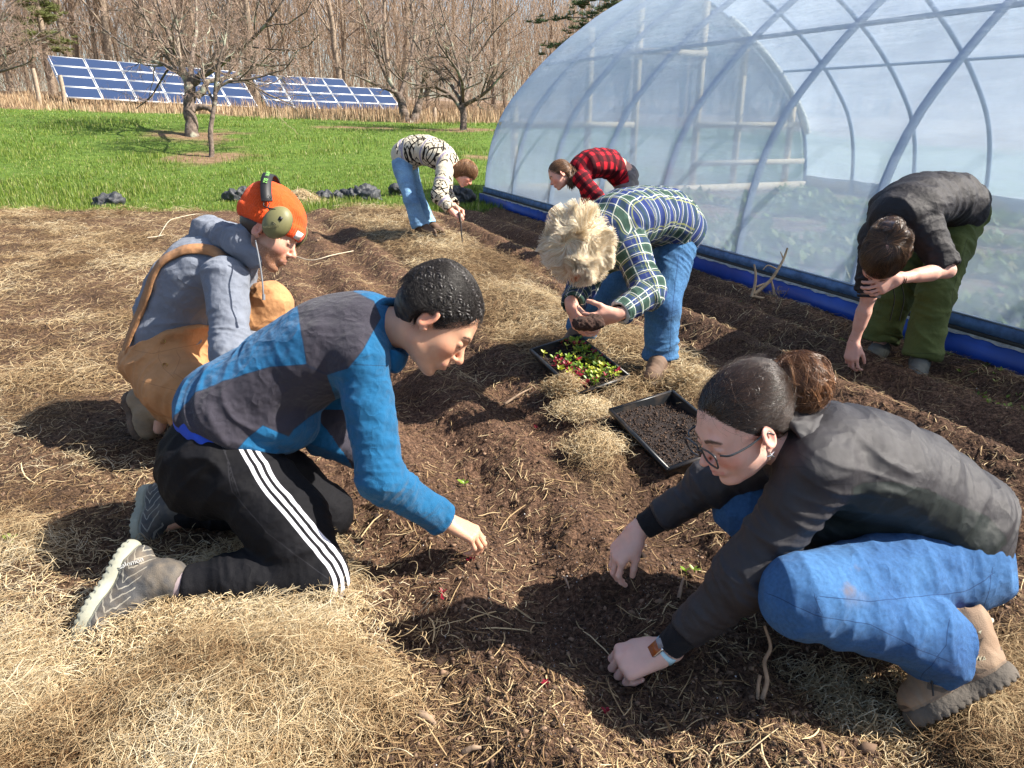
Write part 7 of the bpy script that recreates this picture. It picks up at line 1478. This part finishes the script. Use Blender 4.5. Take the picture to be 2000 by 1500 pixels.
# ------------------------------------------------------------------ trays, sticks, tarps, seedlings
m_tray, n, p = newmat('black_tray_plastic'); p.inputs['Base Color'].default_value = (0.012, 0.013, 0.015, 1); p.inputs['Roughness'].default_value = .38
dn = ramp(n, [(.5, (0.011, 0.012, 0.014)), (.75, (0.06, 0.045, 0.035))]); n.links.new(noise(n, 14, 6), dn.inputs[0]); n.links.new(dn.outputs[0], p.inputs['Base Color']); bump(n, p, noise(n, 90, 3), .2, .002)
m_pot = simple('dark_potting_soil', (0.018, 0.012, 0.011), 1, .7, 120, 220, .8, .004)
def tray(N_, L_, R_, depth, label, soil, seed):
    N_, L_, R_ = (np.array(v) for v in (N_, L_, R_)); Fp = L_ + R_ - N_; a, b = L_ - N_, R_ - N_; up = nrm(np.cross(b, a)); up = up if up[2] > 0 else -up; c = (N_ + Fp) / 2; la, lb = np.linalg.norm(a), np.linalg.norm(b); ua, ub = a / la, b / lb
    root = empty('seedling_tray', c - up * depth, label, 'tray', 'black nursery trays'); q = lambda i, j, z, ins=0.0: c + ua * (i * (la / 2 - ins)) + ub * (j * (lb / 2 - ins)) + up * z
    mb = MB(); cr = [(-1, -1), (1, -1), (1, 1), (-1, 1)]
    for k in range(4):
        i, j = cr[k]; i2, j2 = cr[(k + 1) % 4]; t = .003
        o0, o1, l0, l1 = q(i, j, 0, .008), q(i2, j2, 0, .008), q(i, j, -depth, .022), q(i2, j2, -depth, .022); n0, n1, m0, m1 = q(i, j, 0, .008 + t), q(i2, j2, 0, .008 + t), q(i, j, -depth, .022 + t), q(i2, j2, -depth, .022 + t)
        mb.add([o0, o1, l1, l0, n0, n1, m1, m0], [[0, 1, 2, 3], [5, 4, 7, 6]])
    mb.add([q(i, j, -depth, .022) for i, j in cr], [[0, 1, 2, 3]]); mb.build('tray_walls', m_tray, root)
    mb = MB()
    rim = [q(i, j, .0, .0) for i, j in cr]
    for k in range(4): p0, p1 = rim[k], rim[(k + 1) % 4]; e = nrm(p1 - p0); w = nrm(np.cross(e, up)); mb.box((p0 + p1) / 2 - w * 0, (p1 - p0) / 2 + e * .003, w * .0065, up * .0032); mb.box((p0 + p1) / 2 + (nrm((p0 + p1) / 2 - c)) * .0062 - up * .006, (p1 - p0) / 2 + e * .003, nrm((p0 + p1) / 2 - c) * .0014, up * .0075)
    mb.build('rim', m_tray, root)
    g = 70; I_, J_ = np.meshgrid(np.linspace(-1, 1, g), np.linspace(-1, 1, int(g * .55)), indexing='ij'); hh = soil(I_, J_)
    P = c + np.multiply.outer(I_ * (la / 2 - .014), ua) + np.multiply.outer(J_ * (lb / 2 - .014), ub); hz = hh + .006 * fbm(P * 60, 3) + .003 * fbm(P * 190, 2); P = P + np.multiply.outer(hz, up); gj = P.shape[1]
    i_ = (np.arange(g - 1)[:, None] * gj + np.arange(gj - 1)[None]).reshape(-1); mesh_np('potting_soil', P.reshape(-1, 3), np.stack([i_, i_ + 1, i_ + gj + 1, i_ + gj], 1), m_pot, root)
    r = np.random.default_rng(seed); n_ = 2600; ii, jj = r.uniform(-.98, .98, n_), r.uniform(-.97, .97, n_); s = .0012 + .005 * r.random(n_) ** 3; ctr = c + np.outer(ii * (la / 2 - .014), ua) + np.outer(jj * (lb / 2 - .014), ub) + np.outer(soil(ii, jj) + .004, up)
    T0 = np.array([[1, 0, 0], [-1, 0, 0], [0, 1, 0], [0, -1, 0], [0, 0, 1], [0, 0, -1]], float); F0 = np.array([[0, 2, 4], [2, 1, 4], [1, 3, 4], [3, 0, 4], [2, 0, 5], [1, 2, 5], [3, 1, 5], [0, 3, 5]])
    V = ctr[:, None] + T0[None] * s[:, None, None] * r.uniform(.6, 1.4, (n_, 6, 1)); o = mesh_np('crumbs', V.reshape(-1, 3), (F0[None] + np.arange(n_)[:, None, None] * 6).reshape(-1, 3), m_clod, root, False, {'tone': np.repeat(r.random(n_) ** 2 * .5, 6)}); o['kind'] = 'stuff'
    return root, c, ua, ub, up, la, lb
t1 = tray(W(1130, 768, 3.34), W(1037, 683, 3.74), W(1228, 733, 3.46), .062, 'black plastic tray of red and lime seedlings on the hay', lambda i, j: -.014 - .030 * np.exp(-(((i - .72) / .28) ** 2 + ((j + .35) / .5) ** 2)), 3)
t2 = tray(W(1305, 915, 2.62), W(1192, 800, 3.05), W(1440, 868, 2.74), .065, 'black plastic tray of dark potting soil beside the dark haired squatting person', lambda i, j: -.018 - .022 * sstep(.1, .8, i) * sstep(-.3, .6, j) - .020 * np.exp(-(((i + .1) / .25) ** 2 + ((j + .0) / .3) ** 2)), 4)
m_leafr, n, p = newmat('seedling_leaves'); r_ = ramp(n, [(0, (0.30, 0.012, 0.035)), (.28, (0.42, 0.03, 0.07)), (.42, (0.12, 0.22, 0.03)), (.6, (0.22, 0.36, 0.03)), (.8, (0.52, 0.55, 0.07)), (1, (0.55, 0.30, 0.14))]); r_.color_ramp.interpolation = 'CONSTANT'; n.links.new(attr(n, 'tone'), r_.inputs[0]); n.links.new(r_.outputs[0], p.inputs['Base Color']); p.inputs['Roughness'].default_value = .4
tl = nd(n, 'ShaderNodeBsdfTranslucent'); n.links.new(r_.outputs[0], tl.inputs[0]); mx = nd(n, 'ShaderNodeMixShader'); mx.inputs[0].default_value = .4; n.links.new(p.outputs[0], mx.inputs[1]); n.links.new(tl.outputs[0], mx.inputs[2]); n.links.new(mx.outputs[0], [q for q in n.nodes if q.type == 'OUTPUT_MATERIAL'][0].inputs[0])
def leaf_cluster(base, up, r, h, K, size, tone, out_V, out_F, out_T):
    for k in range(K):
        a = k / K * 6.283 + r.random() * 1.2; e = r.uniform(.3, 1.1); e1 = nrm(np.cross(up, [1, .3, .1])); e2 = np.cross(up, e1); d = (e1 * math.cos(a) + e2 * math.sin(a)) * math.cos(e) + up * math.sin(e); w = nrm(np.cross(d, up)); L = size * r.uniform(.6, 1.2); b = base + up * h; nn = np.cross(w, d)
        i0 = sum(len(v) for v in out_V); out_V.append(np.array([b, b + d * L * .35 + w * L * .24 + nn * .0, b + d * L * .75 + w * L * .22 - nn * L * .05, b + d * L - nn * L * .14, b + d * L * .75 - w * L * .22 - nn * L * .05, b + d * L * .35 - w * L * .24, b + d * L * .5 - nn * L * .09]))
        for f in ((0, 1, 6), (1, 2, 6), (2, 3, 6), (3, 4, 6), (4, 5, 6), (5, 0, 6)): out_F.append([i0 + v for v in f])
        out_T.append(np.full(7, tone))
    i0 = sum(len(v) for v in out_V); w = nrm(np.cross(up, [0.3, 1, 0])) * .0009; out_V.append(np.array([base - w, base + w, base + up * h + w, base + up * h - w])); out_F.extend([[i0, i0 + 1, i0 + 2], [i0, i0 + 2, i0 + 3]]); out_T.append(np.full(4, tone))
root, c, ua, ub, up, la, lb = t1; r = np.random.default_rng(31); oV, oF, oT = [], [], []
for i in range(330):
    a, b = r.uniform(-.95, .95), r.uniform(-.93, .93)
    if a > .35 and b < .15 and r.random() < .95: continue
    if r.random() < .25 * (n2(np.array([a * 3]), np.array([b * 2]), 1.5, 2, 3.)[0] > .1): continue
    row = int((b + 1) * 4); tone = [.85, .1, .5, .7, .99, .55, .9, .7][row] if r.random() < .6 else r.random()
    leaf_cluster(c + ua * a * (la / 2 - .02) + ub * b * (lb / 2 - .018) - up * .014, nrm(up + r.normal(0, .15, 3)), r, r.uniform(.012, .032), 4, .022, tone, oV, oF, oT)
o = mesh_np('seedlings', np.vstack(oV), np.array(oF), m_leafr, None, False, {'tone': np.concatenate(oT)}); tag(o, 'crowded red, lime and green seedlings growing in the black tray on the hay', 'seedlings', kind='stuff')
for i, (px, py, tn, where) in enumerate(((1048, 832, .1, 'pink-red seedling in the soil below the seedling tray'), (28, 1058, .7, 'lime green seedling in the straw at the left edge'), (905, 952, .7, 'small lime sprout beside the reaching hand in blue sleeve'), (1065, 1340, .1, 'red seedling in the shaded soil left of the pressed hand'), (1180, 1398, .05, 'tiny red sprout in the soil below the wrist watch'), (925, 1100, .2, 'red seedling at the furrow left of the shadow'), (1240, 615, .12, 'pinkish seedling on the far furrow'), (860, 1165, .2, 'dark red seedling in the front bed'), (1345, 1120, .7, 'lime sprout beside the black sleeve'), (1440, 1215, .6, 'green sprout beside the upright stick'), (1800, 870, .1, 'magenta sprout behind the black jacket'), (1970, 770, .65, 'green weed at the right edge by the blue board'))):
    d = 1.28 / (SP - (750 - py) / FPX * CP)
    for _ in range(4): q = W(px, py, d); d = (CAMH - float(gz(q[0], q[1]))) / (SP - (750 - py) / FPX * CP)
    q = W(px, py, d); r = np.random.default_rng(100 + i); oV, oF, oT = [], [], []
    for k in range(2): leaf_cluster(np.array([0, 0, 0.0]) + r.normal(0, .006, 3) * [1, 1, 0], nrm(np.array([0, 0, 1]) + r.normal(0, .2, 3)), r, .012, 4, .014 + .010 * (tn > .5), tn, oV, oF, oT)
    o = mesh_np('seedling', np.vstack(oV), np.array(oF), m_leafr, None, False, {'tone': np.concatenate(oT)}); o.location = (q[0], q[1], float(gz(q[0], q[1]))); tag(o, where, 'seedling', 'scattered seedlings')
def gpx(px, py, dz=0.0):
    d = 1.28 / (SP - (750 - py) / FPX * CP)
    for _ in range(5): q = W(px, py, d); d = (CAMH - float(gz(q[0], q[1])) - dz) / (SP - (750 - py) / FPX * CP)
    return W(px, py, d)
# upright twig beside the knee, lying sticks
m_stick = simple('grey_brown_stick', (0.26, 0.18, 0.12), .85, .35, 40, 90, .5)
b = gpx(1488, 1365); mb = MB(); mb.tube(bez([b, b + cU * .04 + cR * .012 - cF * .0, b + cU * .085 + cR * .006, b + cU * .12 + cR * .02, b + cU * .17 + cR * .006], 5), np.linspace(.006, .0035, 21), 7); mb.tube(bez([b - cR * .01, b - cR * .008 + cU * .035, b - cR * .004 + cU * .055], 4), .004, 6); tag(mb.build('stick', m_stick, None, True), 'knobbly upright stick in the soil in front of the blue jeans knee', 'stick')
for i, (p0, p1, r0, lab) in enumerate((((1100, 1125), (1112, 1150), .004, 'short broken stick standing near the bare hand in shade'), ((1325, 1170), (1335, 1128), .0055, 'stubby pale stick beside the near black sleeve'), ((985, 790), (1040, 757), .006, 'woody splinter lying below the seedling tray corner'), ((820, 1395), (850, 1415), .010, 'bark chip lying in the sunny foreground soil'), ((905, 1470), (940, 1460), .007, 'pale wood splinter at the bottom of the foreground'))):
    a, b = gpx(*p0, .008), gpx(*p1, .012); mb = MB(); mb.tube(bez([a, (a + b) / 2 + [0, 0, .006], b], 4), [r0, r0 * 1.1, r0, r0 * .9, r0 * .8, r0 * .9, r0 * .7, r0 * .6, r0 * .5], 7); tag(mb.build('stick', m_stick if i != 4 else m_straw if False else m_stick, None, True), lab, 'stick')
# dead shrub stump by the boards
b = gpx(1490, 578); m_stump = simple('dry_shrub_stem', (0.40, 0.28, 0.17), .8, .3, 30); root = empty('dead_shrub', b, 'small dead branching shrub stump in front of the blue board', 'shrub'); mb = MB()
px3 = lambda x, y: b + cR * ((x - 1490) / FPX) * np.linalg.norm((b - [0, 0, CAMH])) + cU * ((578 - y) / FPX) * np.linalg.norm((b - [0, 0, CAMH]))
for pts, r0 in (([(1470, 580), (1475, 560), (1477, 540), (1474, 520)], .014), ([(1474, 575), (1490, 562), (1505, 548), (1517, 530), (1528, 510), (1535, 490)], .016), ([(1512, 578), (1508, 560), (1505, 548)], .012), ([(1517, 530), (1500, 522), (1490, 530)], .008), ([(1478, 562), (1492, 556), (1508, 552)], .010), ([(1528, 510), (1522, 497)], .006), ([(1470, 578), (1490, 582), (1515, 580)], .013)): P_ = bez([px3(*q) for q in pts], 4); mb.tube(P_, np.linspace(r0, r0 * .45, len(P_)), 6)
mb.build('stems', m_stump, root, True); mb = MB()
r = np.random.default_rng(3)
for k in range(26): a = px3(1515 + r.uniform(-10, 8), 576 + r.uniform(-4, 4)); P_ = a + np.cumsum(r.normal(0, .012, (6, 3)), 0); mb.tube(P_, .0018, 4)
mb.build('roots', m_stump, root, True)
# scraps of black landscape fabric at the grass edge
m_tarp = simple('black_landscape_fabric', (0.035, 0.037, 0.042), .6, .3, 12, 40, .5, .02)
for i, (px, py, w, hgt, lab) in enumerate(((210, 402, .20, .11, 'crumpled black fabric scrap alone on the grass at the left'), (466, 392, .18, .10, 'dark fabric scrap poking out behind the orange hat'), (652, 390, .20, .08, 'low black fabric scrap left of the larger heap'), (705, 390, .32, .13, 'largest crumpled black fabric heap at the grass edge'), (776, 386, .08, .14, 'upright black fabric scrap behind the light jeans'), (892, 386, .22, .10, 'dark blue-black fabric bundle beyond the bent head with ginger hair'))):
    c = gpx(px, py); V, F = sdf_mesh([U(el(c + [0, 0, hgt * .3], (w, w * .6, hgt))), U(rc(c + [-w * .8, 0, .02], c + [w * .1, 0, hgt * 1.1], .05, .03), .05), U(rc(c + [w * .3, 0, hgt * .9], c + [w * .95, .05, .02], .04, .03), .05)], c - [w * 1.6, w * 1.2, .2], c + [w * 1.6, w * 1.2, hgt * 2.2 + .1], .015); N = vnormals(V, F); V = V + N * (.10 * fbm(V * 8, 3) + .05 * (1 - 3 * np.abs(fbm(V * 9 + 3, 3))))[:, None]; tag(mesh_np('fabric_scrap', V, F, m_tarp), lab, 'fabric', 'fabric scraps along the grass edge')
# straw pile behind the orange hat and pale bent stems
c = gpx(588, 395); r = np.random.default_rng(6); n_ = 2600; a = r.normal(0, 1, (n_, 2)) * [.26, .16]; z0 = .20 * np.exp(-(a[:, 0] / .25) ** 2 - (a[:, 1] / .2) ** 2) * r.random(n_); d = r.normal(0, 1, (n_, 3)) * [1, 1, .35]; d /= np.linalg.norm(d, axis=1, keepdims=True); L = r.uniform(.08, .3, n_); s0 = c + np.column_stack([a, z0]); t = np.linspace(-.5, .5, 5)[None, :, None]
P_ = s0[:, None] + d[:, None] * L[:, None, None] * t + np.array([0, 0, -.06]) * (t * 2) ** 2; P_[..., 2] = np.maximum(P_[..., 2], c[2] - .02); V, F = tube_verts(P_, np.full(P_.shape[:2], .0028), 3); tag(mesh_np('straw_pile', V, F, m_hay, smooth=False, attrs={'tone': np.repeat(.4 + .6 * r.random(n_), 15)}), 'loose pile of pale straw at the grass edge behind the orange hat', 'straw', kind='stuff')
for i, (pts, lab) in enumerate((([(310, 462), (330, 432), (352, 424), (385, 418), (415, 420)], 'long pale bent stem lying in the mulch behind the grey hood'), ([(575, 500), (610, 508), (650, 498), (690, 490)], 'pale curved plastic line lying on the furrows beside the bearded face'), ([(288, 464), (305, 462), (322, 458)], 'short pale stem at the foot of the long bent one'))):
    P_ = bez([gpx(x, y, .03) for x, y in pts], 6); mb = MB(); mb.tube(P_, .004, 6); tag(mb.build('dry_stem', simple('pale_stem', (0.55, 0.48, 0.36), .7), None, True), lab, 'stem')
# hay tuft beside the jeans, tufts by the tray
def tuft(px, py, w, h, n_, lab, seed, lo_=.3, dz=0):
    c = gpx(px, py); r = np.random.default_rng(seed); a = r.normal(0, .5, (n_, 2)) * w; hz = h * np.exp(-(a ** 2).sum(1) / w ** 2) * r.random(n_) ** .6; an = r.random(n_) * 6.28; L = r.uniform(.03, .10, n_); t = np.linspace(0, 1, 6)[None]; cu = r.normal(0, 2.2, n_)[:, None]
    A = an[:, None] + cu * t; dx = np.cumsum(np.cos(A), 1) * (L / 6)[:, None]; dy = np.cumsum(np.sin(A), 1) * (L / 6)[:, None]; P_ = np.stack([c[0] + a[:, :1] + dx, c[1] + a[:, 1:] + dy, c[2] + hz[:, None] + .03 * np.sin(t * 3.1 + an[:, None]) * r.random(n_)[:, None]], -1)
    V, F = tube_verts(P_, np.full(P_.shape[:2], .0009), 3); tag(mesh_np('hay_tuft', V, F, m_hay, smooth=False, attrs={'tone': np.repeat(lo_ + (1 - lo_) * r.random(n_), 18)}), lab, 'hay', kind='stuff')
tuft(1345, 752, .09, .08, 2400, 'golden hay tuft beside the brown shoe', 1, .25); tuft(1140, 800, .11, .03, 1500, 'pale hay tuft between the two trays', 2, .5); tuft(1160, 870, .10, .025, 1300, 'hay clump in front of the soil tray', 3, .3); tuft(1100, 765, .06, .08, 1600, 'brown hay knot at the corner of the seedling tray', 4, .1)
tuft(1690, 1400, .20, .03, 2200, 'loose straw gathered around the brown boot', 5, .35); tuft(420, 1260, .35, .05, 9000, 'hay matted in front of the track trousers', 6, .4)
